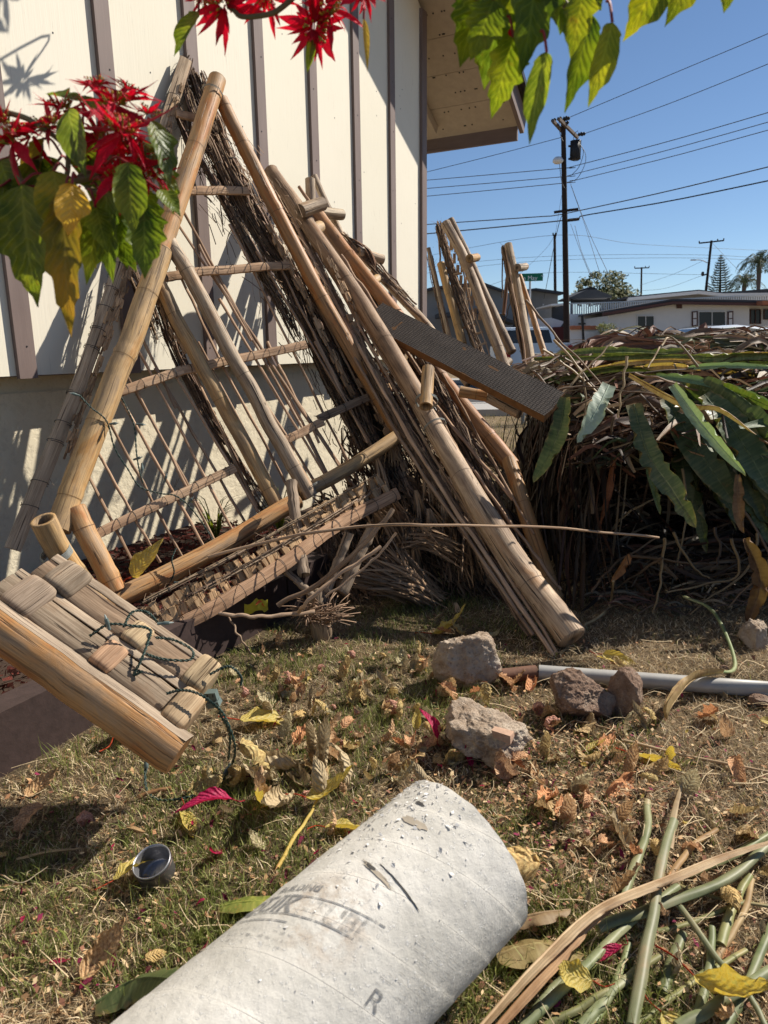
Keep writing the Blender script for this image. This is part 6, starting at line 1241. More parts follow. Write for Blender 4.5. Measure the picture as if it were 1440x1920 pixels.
dl('brown', 455, 1455, 130, D(30), 'broad crumpled brown leaf right of the cable plug', seed=2); dl('brown', 350, 1480, 90, D(10), 'crumpled brown leaf under the end of the rail', seed=3); dl('yellow', 345, 1515, 85, D(-70), 'small curled yellow leaf below the rail end', seed=3)
dl('yellow', 215, 1395, 110, D(60), 'bright yellow leaf with a red stalk under the split bamboo rail', seed=4, lift=.03, tilt=(.9, -.3)); dl('yellow', 215, 1665, 95, D(55), 'ochre yellow leaf beside the metal cup', seed=5, tilt=(-.3, -.1), lift=.01)
dl('yellow', 1300, 1840, 240, D(-52), 'large yellow leaf rolled lengthwise at the lower right', seed=1, tilt=(.35, -.1), lift=.02).scale[1] *= .55; dl('yellow', 1240, 1895, 150, D(-60), 'yellow leaf with red stalk cut by the bottom edge', seed=4); dl('yellow', 1110, 1850, 120, D(175), 'twisted yellow leaf left of the crossing green stalks', seed=0, lift=.02)
dl('magenta', 1165, 1790, 85, D(200), 'dark pink bract lying across a green stalk', seed=2, lift=.03); dl('magenta', 1030, 1735, 45, D(200), 'small pink bract at the right side of the tube end', seed=3, lift=.03); dl('magenta', 820, 1395, 75, D(110), 'magenta bract standing in the grass left of the flat stone', seed=0, tilt=(.3, -.9)); dl('magenta', 885, 1430, 60, D(120), 'magenta bract below the flat stone', seed=1, tilt=(.3, -.6))
dl('yellow', 780, 1360, 45, D(80), 'small yellow leaf near the left face of the flat stone', seed=3, tilt=(0, -.7)); dl('yellow', 1190, 1420, 110, D(-15), 'yellow green leaf lying right of the flat stone', seed=2); dl('yellow', 1100, 1400, 50, D(20), 'small yellow folded leaf right of the flat stone', seed=3)
dl('yellow', 450, 1358, 110, D(20), 'pale yellow rolled leaf in the grass right of the rail end', seed=5); dl('brown', 780, 1410, 80, D(260), 'comma shaped brown leaf left of the flat stone', seed=5, tilt=(1.3, 0)); dl('yellow', 1425, 1345, 60, D(-30), 'green yellow leaf at the right edge by the pipe', seed=2)
dl('yellow', 1255, 1425, 45, D(80), 'little upright yellow green leaf beside the lying cane', seed=0, tilt=(0, -1.2)); dl('yellow', 810, 1185, 90, D(5), 'yellow leaf in the shade below the leaning poles', seed=1); dl('yellow', 1130, 1225, 70, D(-30), 'yellow leaf just right of the thick pole foot', seed=4)
dl('magenta', 90, 1800, 40, D(20), 'dark bract at the far lower left', seed=3); dl('brown', 150, 1830, 130, D(60), 'torn orange brown leaf at the lower left', seed=7); dl('brown', 560, 1300, 70, D(100), 'brown curled leaf left of centre on the grass', seed=4)
dl('brown', 1080, 1480, 80, D(100), 'brown leaf hooked upright among the litter', seed=8, tilt=(.2, -1.0)); dl('brown', 1140, 1490, 100, D(60), 'crescent shaped brown leaf in the litter', seed=9, tilt=(1.2, 0)); dl('tan', 1175, 1600, 100, D(100), 'folded tan leaf resting against the upright green stalk', seed=3, lift=.02); dl('brown', 1010, 1660, 150, D(200), 'dark ribbed brown leaf touching the end of the tube', seed=10)
# the rest
GB, GY, GM = 'curled brown leaves scattered on the lawn', 'small yellow leaves in the grass', 'small pink and purple bract scraps in the grass'
LB = 'curled brown dead leaf lying among others on the lawn'
for k in range(300):
    r0 = rnd.random()
    if r0 < .42: px, py = rnd.gauss(1030, 165), rnd.gauss(1475, 90)
    elif r0 < .70: px, py = rnd.gauss(690, 190), rnd.gauss(1330, 80)
    elif r0 < .85: px, py = rnd.uniform(380, 800), rnd.uniform(1220, 1480)
    else: px, py = rnd.uniform(0, 1440), rnd.uniform(1250, 1900)
    if py < 1180 or py > 1915: continue
    if py > 1470 and px < 1000 and px > 300 and py-1470 > -(px-720)*1.0: 
        if 600 < px < 1000: continue
    p = G(px, py)
    if in_bed(p.x, p.y): continue
    k_ = 'brown' if rnd.random() < .86 else 'tan'
    where = ('in the drift between stones and cut stalks' if px > 850 and 1380 < py < 1640 else 'on the grass left of the stones' if px <= 850 and py < 1400 else 'lying around the stones' if py <= 1380 else 'in the grass left of the white tube' if px < 600 else 'among the cut stalks at the lower right' if px > 1000 else 'behind the far end of the tube')
    size_ = rnd.uniform(.04, .115); LB = ('small ' if size_ < .065 else 'large ' if size_ > .09 else '')+('curled brown' if k_ == 'brown' else 'curled tan')+' dead leaf '+where; GB = 'dead leaves '+where
    drop_leaf(k_, p, size_, rnd.uniform(0, 6.28), LB, GB, tilt=(rnd.gauss(0, .35), rnd.gauss(0, .28)))
for k in range(16):
    p = G(rnd.uniform(350, 1300), rnd.uniform(1230, 1600)); 
    if not in_bed(p.x, p.y): drop_leaf('yellow', p, rnd.uniform(.02, .04), rnd.uniform(0, 6.28), 'small curled yellow leaf scrap in the grass', GY)
for k in range(76):
    px, py = (rnd.uniform(0, 600), rnd.uniform(1400, 1880)) if k % 2 else (rnd.uniform(500, 1100), rnd.uniform(1200, 1700)); p = G(px, py)
    if not in_bed(p.x, p.y): drop_leaf('dark' if rnd.random() < .65 else 'magenta', p, rnd.uniform(.018, .035), rnd.uniform(0, 6.28), 'small shrivelled purple or pink bract '+('in the grass left of the tube' if k % 2 else 'on the lawn between the frames and the tube'), GM+(' at the left' if k % 2 else ' further back'))
# crumbs: leaf fragments too small to count
m = MB()
for k in range(5200):
    r0 = rnd.random(); px, py = (rnd.gauss(1060, 150), rnd.gauss(1470, 110)) if r0 < .5 else (rnd.uniform(-50, 1490), rnd.uniform(1180, 1920))
    if py < 1150: continue
    p = G(px, min(py, 1990)); 
    if in_bed(p.x, p.y): continue
    p.z = gh(p.x, p.y)+rnd.uniform(.004, .02); a = rnd.uniform(0, 6.28); s_ = rnd.uniform(.003, .011); X = Vector((math.cos(a), math.sin(a), rnd.gauss(0, .4)))*s_; Y = Vector((-math.sin(a), math.cos(a), rnd.gauss(0, .5)))*s_*.6
    c = rnd.choice([(.30, .15, .07), (.42, .25, .12), (.52, .38, .22), (.22, .10, .06), (.18, .012, .05) if rnd.random() < .3 else (.35, .2, .1)]); m.add([p-X, p+Y, p+X, p-Y*.7], [(0, 1, 2, 3)], None, c)
T = NT('leaf_crumb'); tag(m.build('leaf_crumbs', T.fin(T.tint(), None, .8), smooth=False), 'crumbs of broken dead leaves scattered through the grass', 'leaf litter', kind='stuff')
# straws and thin stems lying about
m = MB()
for k in range(520):
    px, py = (rnd.uniform(850, 1460), rnd.uniform(1150, 1750)) if k % 3 else (rnd.uniform(-20, 1460), rnd.uniform(1200, 1900)); p = G(px, py)
    if in_bed(p.x, p.y): continue
    a = rnd.uniform(0, 6.28); L = rnd.uniform(.03, .14); d = Vector((math.cos(a), math.sin(a), 0))*L/2; z = gh(p.x, p.y)+.018; g = rnd.uniform(.7, 1.3)
    m.tube(path([p-d+Vector((0, 0, z)), p+Vector((rnd.gauss(0, .01), rnd.gauss(0, .01), z+rnd.uniform(0, .02))), p+d+Vector((0, 0, z))], 5), rnd.uniform(.0005, .0011), 3, cap=False, c=(.50*g, .39*g, .24*g))
tag(m.build('straw', bpy.data.materials['leaf_crumb']), 'loose dry straws lying on the lawn', 'straw', kind='stuff')

# ---- stones
def stone(label, px, py, w, h, d, seed, mat, flat=0, yaw=0.0, facets=9, name='stone'):
    r = random.Random(seed); import bmesh
    bm = bmesh.new(); bmesh.ops.create_icosphere(bm, subdivisions=6 if w > .1 else 5, radius=1)
    pl = [(Vector((r.gauss(0, 1), r.gauss(0, 1), r.gauss(0, 1))).normalized(), r.uniform(.52, .84)) for _ in range(facets)]
    if flat: pl += [(Vector((.05, -.25, 1)).normalized(), .55), (Vector((-1, -.5, .1)).normalized(), .7), (Vector((.9, -.4, .2)).normalized(), .75), (Vector((.1, -1, .15)).normalized(), .62)]
    M = Matrix.Rotation(yaw, 3, 'Z')
    for v in bm.verts:
        p = v.co.normalized(); k = 1.0
        for n, dd in pl:
            c = p.dot(n)
            if c > 0: k = min(k, dd/c)
        q = p*k; nn = .09*noise.noise(q*3+Vector((seed, 0, 0)))+.055*noise.noise(q*8+Vector((seed, 2, 0)))+.035*noise.noise(q*20)+.022*noise.noise(q*46); q += p*nn
        v.co = M @ Vector((q.x*w, q.y*d, q.z*h))
    me = bpy.data.meshes.new(name); bm.to_mesh(me); bm.free(); me.materials.append(mat); me.color_attributes.new('tint', 'FLOAT_COLOR', 'POINT')
    at_ = me.color_attributes['tint']; at_.data.foreach_set('color', [1.0]*(4*len(me.vertices))); me.polygons.foreach_set('use_smooth', [True]*len(me.polygons))
    o = bpy.data.objects.new(name, me); col.objects.link(o); g = G(px, py); o.location = (g.x, g.y+d*.55, h*.62); return tag(o, label, 'stone')
def m_stone(name, a, b, c_, spot):
    T = NT(name); o = T.obj(); n = T.noise(o, 14, 6, .65); n2 = T.noise(o, 70, 6, .7); n3 = T.noise(o, 220, 4, .7); c = T.ramp(n, [(.32, a), (.5, b), (.68, c_)]); c = T.mix(T.ramp(n2, [(.30, .8), (.45, 0)]), c, spot); c = T.mix(T.ramp(n3, [(.6, 0), (.72, .5)]), c, (.62, .58, .52))
    return T.fin(c, T.bump(n3, .7, .004, T.bump(n2, 1.0, .012)), .95)
ST1 = m_stone('broken_concrete', (.30, .21, .14), (.45, .35, .26), (.52, .44, .35), (.16, .10, .065)); ST2 = m_stone('earthy_stone', (.17, .10, .065), (.26, .17, .12), (.36, .27, .2), (.07, .045, .03))
stone('pale grey rounded lump of broken concrete, leftmost and highest of the stones', 878, 1292, .125, .125, .10, 3, ST1, 0, .3)
stone('flat topped brownish slab of broken masonry, nearest of the stones', 915, 1436, .150, .100, .14, 8, ST1, 1, -.5, 6)
stone('dark crumbly earthy clod between the poles and the pipe', 1090, 1354, .130, .095, .10, 12, ST2, 0, .2, 7)
stone('small upright reddish stone standing in front of the grey pipe', 1178, 1342, .060, .095, .06, 16, ST2, 0, .1, 8)
stone('grey brick end standing upright at the right edge under the heap', 1420, 1218, .055, .085, .06, 21, ST1, 1, .2, 4)
stone('small brown stone at the right edge behind the pipe', 1428, 1325, .035, .028, .03, 22, ST2, 0, 0, 8)
stone('pebble lying in the dry grass near the right edge', 1360, 1260, .018, .014, .016, 23, ST2, 0, 0, 8)
# brick remnant stuck in the slab
BRK = m_plain('brick_red', (.42, .27, .19), .9, 60, .3, .6); p = G(950, 1392, .125); m = MB(); m.box((0, 0, 0), .05, .04, .018, Vector((.9, -.3, -.1)).normalized(), Vector((.3, .9, 0)).normalized(), j=.006); o = m.build('brick_fragment', BRK, None, False); o.location = p+Vector((0, .06, -.01)); tag(o, 'reddish brick fragment bedded in the flat topped slab', 'brick')
# ---- pipe
m = MB(); a, b = G(1010, 1262, .03), G(1470, 1296, .03); a.z = b.z = .032; PIPE = m_plain('galvanised_pipe', (.36, .35, .33), .55, 10, .2, .15, .2); d = (b-a).normalized(); P = [a+d*t for t in (0, .25, .6, 1.0, (b-a).length)]
m.tube(P, .028, 22, cap=False); m.tube(P[::-1], .024, 22, cap=False, c=(.3, .3, .3)); tag(m.build('pipe', PIPE, None, True, a), 'grey galvanised steel pipe lying behind the stones and running off to the right', 'pipe')
RUST = m_plain('rusty_iron', (.16, .08, .05), .8, 40, .4, .4); m = MB(); m.tube([G(940, 1268, .03), a-d*.01], .027, 18); tag(m.build('pipe_stub', RUST, None, True, a), 'rusty brown pipe end between the pale concrete lump and the earthy clod', 'pipe')
# ---- cup
CUPM = m_plain('cup_metal', (.36, .36, .38), .38, 60, .25, .2, .75); cpos = G(293, 1662, 0); cup = thing('metal_cup', 'small dull metal cup lying tilted in the grass left of the tube', 'cup', cpos)
m = MB(); ax = Vector((-.12, -.30, .95)).normalized(); c0 = cpos+Vector((0, .02, .012)); N = ax.orthogonal().normalized(); B = ax.cross(N); V = []; C = []; n = 40
prof = [(0, 0, .8), (.036, 0, .7), (.041, .006, .5), (.0425, .05, .55), (.0435, .056, 1.0), (.0415, .057, 1.2), (.0405, .05, .9), (.038, .010, .8), (.033, .005, .8), (.0, .004, .9)]
for r_, z_, cc in prof:
    for k in range(n): a_ = 6.2832*k/n; V.append(c0+ax*z_+(N*math.cos(a_)+B*math.sin(a_))*max(r_, .0003)); C.append((cc,)*3)
m.add(V, [(i*n+k, i*n+(k+1) % n, (i+1)*n+(k+1) % n, (i+1)*n+k) for i in range(len(prof)-1) for k in range(n)]); m.c = C; m.build('bowl', CUPM, cup)
m = MB(); m.tube([c0+ax*.047+(N*math.cos(a_)+B*math.sin(a_))*.0438 for a_ in [6.2832*k/36 for k in range(37)]], .0009, 5, cap=False, c=(.35, .25, .2)); m.build('rim_band', CUPM, cup)
# ---- cardboard form tube
ax = Vector((.7267, .6422, .18)).normalized(); RT = .158; E0 = Vector((.140, 1.189, .242)); Lt = 1.15
T = NT('tube_card'); o = T.obj(); uv = T.uv(); n1 = T.noise(o, 7, 5, .6); n2 = T.noise(o, 55, 6, .7); n3 = T.noise(T.map(uv, (90, 90, 1)), 1, 5, .7)
c = T.ramp(n1, [(.35, (.50, .475, .42)), (.55, (.62, .59, .53)), (.7, (.69, .66, .60))]); c = T.mix(T.ramp(n2, [(.28, .4), (.40, 0)]), c, (.40, .38, .34)); c = T.mix(T.ramp(n3, [(.25, .5), (.36, 0)]), c, (.26, .25, .24)); fl = T.ramp(T.noise(o, 90, 5, .75), [(.58, 0), (.64, 1)]); c = T.mix(T.math('MULTIPLY', fl, .5), c, (.78, .77, .75))
b_ = T.bump(n2, .5, .004, T.bump(n3, .3, .002)); b_ = T.bump(fl, .5, .003, b_); 
st = T.n('SeparateXYZ'); T.set(st.inputs[0], T.map(o, (1, 1, 1), (.0, .0, 0)))
sp = T.n('TexCoord').outputs['Object']; g = T.n('TexGradient', gradient_type='SPHERICAL'); pst = E0-ax*.30+Vector((-.02, -.05, .15))
mp = T.n('Mapping'); T.set(mp.inputs[0], sp); mp.inputs['Location'].default_value = (-(pst-E0).x*11, -(pst-E0).y*11, -(pst-E0).z*11); mp.inputs['Scale'].default_value = (11, 11, 11); T.set(g.inputs[0], mp.outputs[0]); stn = T.math('MULTIPLY', T.ramp(g.outputs[0], [(0, 0), (.45, .9)]), T.ramp(T.noise(o, 26, 5, .65), [(.45, 0), (.58, 1)])); c = T.mix(T.math('MULTIPLY', stn, .6), c, (.36, .27, .19))
su = T.n('SeparateXYZ'); T.set(su.inputs[0], uv); ff = T.math('FRACT', T.math('ADD', T.math('MULTIPLY', T.math('ADD', su.outputs[1], T.math('MULTIPLY', su.outputs[0], .475)), 1/.09), .25))
seam = T.math('MULTIPLY', T.math('LESS_THAN', ff, .013), T.ramp(T.noise(o, 9, 3, .5), [(.38, .25), (.5, 1)]))
c = T.mix(T.math('MULTIPLY', seam, .75), c, (.16, .15, .15)); b_ = T.bump(T.math('SUBTRACT', 1.0, seam), .6, .002, b_)
CARD = T.fin(T.mix(1, c, T.tint(), 'MULTIPLY'), b_, .85)
ft_ = thing('form_tube', 'large grey white cardboard concrete form tube with spiral seams, lying in the foreground', 'form tube', E0)
TN_ = ax.cross(Vector((0, 0, 1))).normalized(); TB = TN_.cross(ax).normalized(); TB = TB if TB.z > 0 else -TB   # TN_ to the right, TB up
def tp_(s, a, r=RT): return E0-ax*s+(TN_*math.sin(a)+TB*math.cos(a))*r    # s back from the far end, a from the top towards the right
PITCH_ = .09; SL = .475
def trad(s, a): # spiral laid plies with small steps, dents and a ragged worn end
    f = ((s+SL*a*RT)/PITCH_+.25) % 1.0; e = .0012*(1-f); ragged = .003*noise.noise(Vector((s*30, a*4, 0)))*math.exp(-s/.03)
    return RT+e+ragged+.0016*noise.noise(Vector((s*5, a*1.4, 2)))+.0006*noise.noise(Vector((s*40, a*9, 2)))
m = MB(); NS, NA = 300, 150; V = []; U = []; C = []
for i in range(NS+1):
    s = Lt*i/NS
    for k in range(NA+1):
        a = -math.pi+2*math.pi*k/NA; V.append(tp_(s+(.004*noise.noise(Vector((a*5, 3, 0))) if i == 0 else 0), a, trad(s, a))); U.append((a*RT, s))
        C.append((1, 1, 1))
m.add(V, [(i*(NA+1)+k, (i+1)*(NA+1)+k, (i+1)*(NA+1)+k+1, i*(NA+1)+k+1) for i in range(NS) for k in range(NA)], U); m.c = C; m.build('tube_wall', CARD, ft_)
m = MB(); V = []
for (s, r_) in ((0, RT-.0005), (.001, RT-.008), (.3, RT-.008), (Lt, RT-.008)):
    for k in range(64): V.append(tp_(s, 6.2832*k/64, r_))
m.add(V, [(i*64+k, i*64+(k+1) % 64, (i+1)*64+(k+1) % 64, (i+1)*64+k) for i in range(3) for k in range(64)], c=(.8, .75, .7)); m.build('inner_wall', CARD, ft_)
INK = NT('faded_ink'); o = INK.obj(); INK.fin((.20, .20, .20), None, .8); fa_ = INK.ramp(INK.noise(o, 60, 6, .8), [(.34, 0), (.50, .85)]); INK.set(INK.b.inputs['Alpha'], fa_); INK = INK.m
def on_tube(s0, a0, ang):
    """map flat text coords to the tube: x runs mostly round it"""
    ca, sa = math.cos(ang), math.sin(ang)
    def f(x, y): u = x*ca-y*sa; v = x*sa+y*ca; s = s0-v; a = a0+u/RT; return tp_(s, a, trad(s, a)+.0012)
    return f
text_mesh('BUILDING', .0175, 'print_word', INK, ft_, on_tube(.338, -.58, .443), .25, 1.08, .012, .0006)
text_mesh('federlos para', .0125, 'print_word', INK, ft_, on_tube(.357, -.60, .443), .2, 1.12, .012)
text_mesh('QUIK', .044, 'print_word', INK, ft_, on_tube(.402, -.74, .443), .3, .98, .012, .0012)
INK2 = INK.copy(); INK2.name = 'worn_ink'
for nd in INK2.node_tree.nodes:
    if nd.type == 'VALTORGB': nd.color_ramp.elements[0].position = .44; nd.color_ramp.elements[1].position = .62; nd.color_ramp.elements[1].color = (.5, .5, .5, 1)
qw = on_tube(.402-.118*math.sin(.443), -.74+.118*math.cos(.443)/RT, .443)
text_mesh('-TUBE', .044, 'print_word', INK2, ft_, qw, .3, .98, .012, .0012)
for (s0, w_) in ((.398, .20), (.356, .22), (.414, .10)):
    m = MB(); F_ = on_tube(s0, -.62, .443); V = []
    for k in range(41): x = w_*k/40; V += [F_(x, 0), F_(x, .0022)]
    m.add(V, [(2*k, 2*k+2, 2*k+3, 2*k+1) for k in range(40)]); m.build('print_rule', INK, ft_, False)
for r_ in range(3):
    F_ = on_tube(.436+r_*.013, -.62, .443)
    for k in range(9):
        m = MB(); x0 = .014*k+(.01 if k > 4 else 0); m.add([F_(x0, 0), F_(x0+.009, 0), F_(x0+.009, .004), F_(x0, .004)], [(0, 1, 2, 3)]); m.build('print_dash', INK2, ft_, False)
for r_ in range(10):
    F_ = on_tube(.22+r_*.011, .92, .443); m = MB(); V = []
    for k in range(12): V += [F_(.10*k/11, 0), F_(.10*k/11, .0018)]
    m.add(V, [(2*k, 2*k+2, 2*k+3, 2*k+1) for k in range(11)]); m.build('print_rule', INK2, ft_, False)
text_mesh('R', .04, 'print_word', INK, ft_, on_tube(.35, .98, .443), .2, 1.2, .012)
# torn paper flakes and tears
FLK = m_plain('torn_paper', (.72, .70, .67), .9, 40, .1, .4); TEAR = m_plain('bared_card', (.42, .36, .28), .9, 30, .2, .4); HOLE = m_plain('dark_tear', (.07, .065, .06), .9)
m = MB()
for k in range(420):
    s = abs(rnd.gauss(.04, .11)) if k < 300 else rnd.uniform(0, .8); a = rnd.gauss(-.35, .45) if k < 300 else rnd.uniform(-1.2, 1.2); sz = rnd.uniform(.001, .0055)*(1.0 if k < 300 else .5); p = tp_(s, a, trad(s, a)+.0006); nrm = (p-(E0-ax*s)).normalized(); X = ax*rnd.gauss(0, 1)+nrm.cross(ax)*rnd.gauss(0, 1); X.normalize(); Y = nrm.cross(X)
    m.add([p-X*sz, p+Y*sz*.5, p+X*sz+nrm*sz*rnd.uniform(.1, .8), p-Y*sz*rnd.uniform(.3, .7)+nrm*sz*rnd.uniform(0, .6)], [(0, 1, 2, 3)], None, (rnd.uniform(.6, 1.1),)*3)
stuff(m.build('paper_flake', FLK, ft_, False))
def tear(s0, a0, w, l, mat, seed, name):
    m = MB(); r = random.Random(seed); n = 18; c = tp_(s0, a0, trad(s0, a0)+.0016); V = [c]
    for k in range(n): t = 6.2832*k/n; rr = r.uniform(.6, 1.15); s = s0+math.sin(t)*w*rr; a = a0+math.cos(t)*l*rr/RT; V.append(tp_(s, a, trad(s, a)+.0013))
    m.add(V, [(0, 1+k, 1+(k+1) % n) for k in range(n)]); m.build(name, mat, ft_)
tear(.215, .18, .005, .040, TEAR, 1, 'tear'); tear(.215, .10, .004, .012, HOLE, 2, 'tear'); tear(.475, -.83, .005, .030, TEAR, 3, 'tear'); tear(.10, .02, .010, .03, TEAR, 4, 'tear'); tear(.20, .45, .0016, .05, HOLE, 5, 'tear'); tear(.06, -.15, .004, .012, HOLE, 6, 'tear')
q = tp_(.475, -1.0, RT+.003); drop_leaf('magenta', q, .028, .4, 'tiny pink petal resting on the white tube', tilt=(-.4, -.3), seed=1).location = q
# ---- cut green stalks lower right
def stalk(label, P, r, mat=None, tint=(1, 1, 1), flat=.75, r1=None, group=None, name='cut_stalk'):
    C = wob(path([at(*p) if isinstance(p, tuple) and len(p) == 3 else p for p in P], 22), .003, 2); o = Vector(C[0]); m = MB(); r *= .86; r1 = (r1*.86) if r1 else r*.8
    m.tube(C, [(r+(r1-r)*k/21)*(1+.05*noise.noise(Vector((k*.6, r*900, 1)))+(.10 if k in (6, 14) else 0)) for k in range(22)], 12, c=tint, flat=flat, ovl=.16)
    for e, q in ((0, 1), (21, 20)):
        d_ = (C[e]-C[q]).normalized()
        for j in range(9): N_ = Vector((rnd.gauss(0, 1), rnd.gauss(0, 1), rnd.gauss(0, 1))).normalized(); N_ = (N_-d_*N_.dot(d_)).normalized(); m.tube([C[e]-d_*.01+N_*r*.75, C[e]+N_*r*.8+d_*rnd.uniform(.004, .022)], [.0016, .0006], 4, cap=False, c=(1.5, 1.0, .7)); return tag(m.build(name, mat or STALK, None, True, o), label, 'stalk', group)
def gp(px, py, h): return G(px, py, h)
stalk('straight green stalk rising from the bottom edge and crossing all the others', [gp(1185, 1925, .03), gp(1215, 1760, .055), gp(1240, 1620, .06), gp(1262, 1540, .05)], .0125, flat=.9, r1=.0135)
stalk('dry flattened upper end of the straight stalk', [gp(1252, 1590, .057), gp(1268, 1510, .055), gp(1279, 1466, .05)], .013, HUSK, (.75, .7, .6), .3, .003)
stalk('thick green stalk slanting from lower left up to the right edge', [gp(980, 1925, .02), gp(1080, 1830, .03), gp(1170, 1740, .03), gp(1270, 1660, .03)], .0125)
stalk('green stalk lying below the dry husk, ending at the right edge', [gp(1120, 1740, .035), gp(1230, 1700, .045), gp(1360, 1650, .05), gp(1460, 1570, .05)], .0145)
stalk('green stalk at the bottom edge just right of the tube', [gp(1090, 1925, .015), gp(1150, 1860, .02), gp(1215, 1800, .02)], .012); stalk('short green stalk at the bottom edge beside the tube', [gp(1000, 1895, .012), gp(1050, 1840, .015), gp(1090, 1805, .015)], .010)
stalk('upright grey green stalk with a broken flat top behind the folded tan leaf', [gp(1165, 1690, .02), gp(1195, 1610, .03), gp(1212, 1560, .03), gp(1214, 1500, .03)], .013, tint=(.85, .85, .8))
stalk('yellow green split stalk near the right edge, left half', [gp(1350, 1770, .02), gp(1375, 1700, .025), gp(1405, 1640, .03)], .012, tint=(1.2, 1.1, .8)); stalk('yellow green split stalk near the right edge, right half', [gp(1342, 1800, .012), gp(1390, 1720, .018), gp(1412, 1650, .025)], .009, HUSK, (.9, .8, .6))
stalk('thin dark green stalk leaning down to the right corner', [gp(1275, 1700, .045), gp(1340, 1790, .035), gp(1400, 1860, .03), gp(1440, 1930, .02)], .008, tint=(.8, .85, .75)); stalk('thick green stalk entering from the lower right corner', [gp(1270, 1925, .03), gp(1350, 1880, .035), gp(1460, 1810, .04)], .0135)
for k, (P_, r_, t_) in enumerate([([(1110, 1925, .01), (1150, 1850, .015), (1180, 1770, .02)], .010, (.9, .95, .8)), ([(1020, 1925, .01), (1120, 1870, .02), (1240, 1790, .025)], .009, (1.1, 1.0, .8)), ([(1300, 1925, .01), (1330, 1820, .02), (1335, 1740, .02)], .010, (.8, .85, .75)), ([(1190, 1925, .008), (1300, 1840, .015), (1400, 1780, .02)], .008, (1.1, 1.0, .75)), ([(1360, 1925, .01), (1400, 1850, .02), (1460, 1700, .02)], .011, (.85, .9, .8)), ([(1150, 1760, .01), (1260, 1740, .015), (1400, 1690, .02)], .007, (1.0, .95, .7)), ([(1230, 1640, .01), (1330, 1680, .02), (1450, 1700, .02)], .006, (.9, .8, .6))]):
    stalk('thin cut green stalk lying low among the crossed stalks in the right corner', [gp(*q_) for q_ in P_], r_, tint=t_, group='thin cut stalks low in the right corner')
stalk('tan split stalk lying above the husk', [gp(1255, 1645, .03), gp(1300, 1585, .03), gp(1345, 1555, .03)], .009, HUSK, (1, .8, .55)); stalk('second green stalk under the husk near the right edge', [gp(1290, 1640, .02), gp(1380, 1600, .025), gp(1450, 1560, .03)], .012, tint=(.9, .9, .8)); stalk('short hidden green stalk under the large yellow leaf', [gp(1240, 1860, .012), gp(1262, 1800, .015), gp(1280, 1750, .015)], .014, tint=(.8, .85, .7))
big_leaf('long dry orange and cream husk sweeping from the bottom edge to the right edge', [gp(900, 1925, .05), gp(1010, 1800, .075), gp(1120, 1700, .085), gp(1260, 1640, .085), gp(1360, 1600, .08), gp(1470, 1570, .08)], .036, (.3, -.4, 1), HUSK, (1.0, .92, .82), .9, .5, n=40, tipw=.6, name='dry_husk', cat='husk')
big_leaf('second fold of the dry husk lying beside its lower part', [gp(930, 1925, .04), gp(1020, 1820, .065), gp(1110, 1720, .072), gp(1190, 1672, .08)], .026, (.6, -.6, .6), HUSK, (.9, .68, .52), .9, .3, name='dry_husk', cat='husk')
big_leaf('wide brown green rotting leaf sticking out from under the tube end', [gp(930, 1790, .03), gp(1010, 1770, .035), gp(1095, 1790, .03)], .11, (.1, -1, .3), STRAPB, (.75, .85, .6), .3, name='strap_leaf'); big_leaf('brown curled leaf above the rotting one at the tube end', [gp(950, 1730, .04), gp(1010, 1712, .05), gp(1070, 1705, .04)], .05, (.1, -1, .5), STRAPB, (.7, .7, .6), .6)
big_leaf('olive leaf blade poking out left of the tube beside the print', [gp(410, 1700, .02), gp(470, 1690, .035), gp(560, 1690, .04)], .055, (.2, -1, .2), STRAP, (2.4, 2.2, 1.0), .2); big_leaf('dark green leaf arching out from under the tube at the lower left', [gp(180, 1880, .02), gp(260, 1835, .06), (360, 1838, .98)], .085, (.3, -1, .4), STRAP, (1.1, 1.15, .9), .5)
big_leaf('pale dry leaf strip lying at the far left in the grass', [gp(30, 1612, .012), gp(90, 1596, .022), gp(155, 1590, .015)], .022, (0, -.7, .7), HUSK, (.9, .85, .75), .5, name='dry_husk', cat='husk'); big_leaf('dried curled brown green leaf lying over the pipe', [gp(1355, 1262, .07), gp(1300, 1275, .085), gp(1262, 1320, .06), gp(1250, 1350, .02)], .05, (.6, -.6, .5), STRAPB, (1.2, 1.25, 1.0), .9, .8)
stalk('green stem bending down from the heap to the leaf on the pipe', [at(1282, 1118, 2.95), at(1340, 1150, 2.8), at(1378, 1245, 2.45), gp(1340, 1262, .08)], .010, tint=(.9, 1, .85), r1=.008)
stalk('pale broken stalk with a knob at the foot of the heap', [gp(1095, 1172, .015), gp(1125, 1155, .02), gp(1145, 1130, .05), at(1150, 1090, 2.95)], .008, HUSK, (.85, .8, .65), .9)
stalk('long thin dry cane lying from the litter to the right edge', [gp(1170, 1388, .02), gp(1300, 1420, .02), gp(1460, 1450, .02)], .006, HUSK, (.9, .8, .7), .9, name='dry_cane'); stalk('long thin branch lying in the litter between stones and stalks', [gp(1160, 1372, .01), gp(1080, 1350, .02)], .005, HUSK, (.6, .5, .4), .9, name='dry_cane')
stalk('yellow twig with a broken base lying left of the tube', [gp(520, 1630, .012), gp(555, 1565, .025), gp(580, 1530, .03), gp(595, 1500, .035)], .006, HUSK, (1.1, 1.0, .35), .9, .004, name='yellow_twig'); stalk('forked white twig at the left edge of the lawn', [gp(0, 1640, .015), gp(40, 1655, .02), gp(90, 1625, .03)], .0025, HUSK, (1.1, 1.1, 1.1), .9, .001, name='white_twig')
stalk('brown stick on the grass under the rail end', [gp(258, 1495, .012), gp(290, 1483, .02), gp(320, 1478, .02)], .008, HUSK, (.7, .5, .35), .9, name='stick')
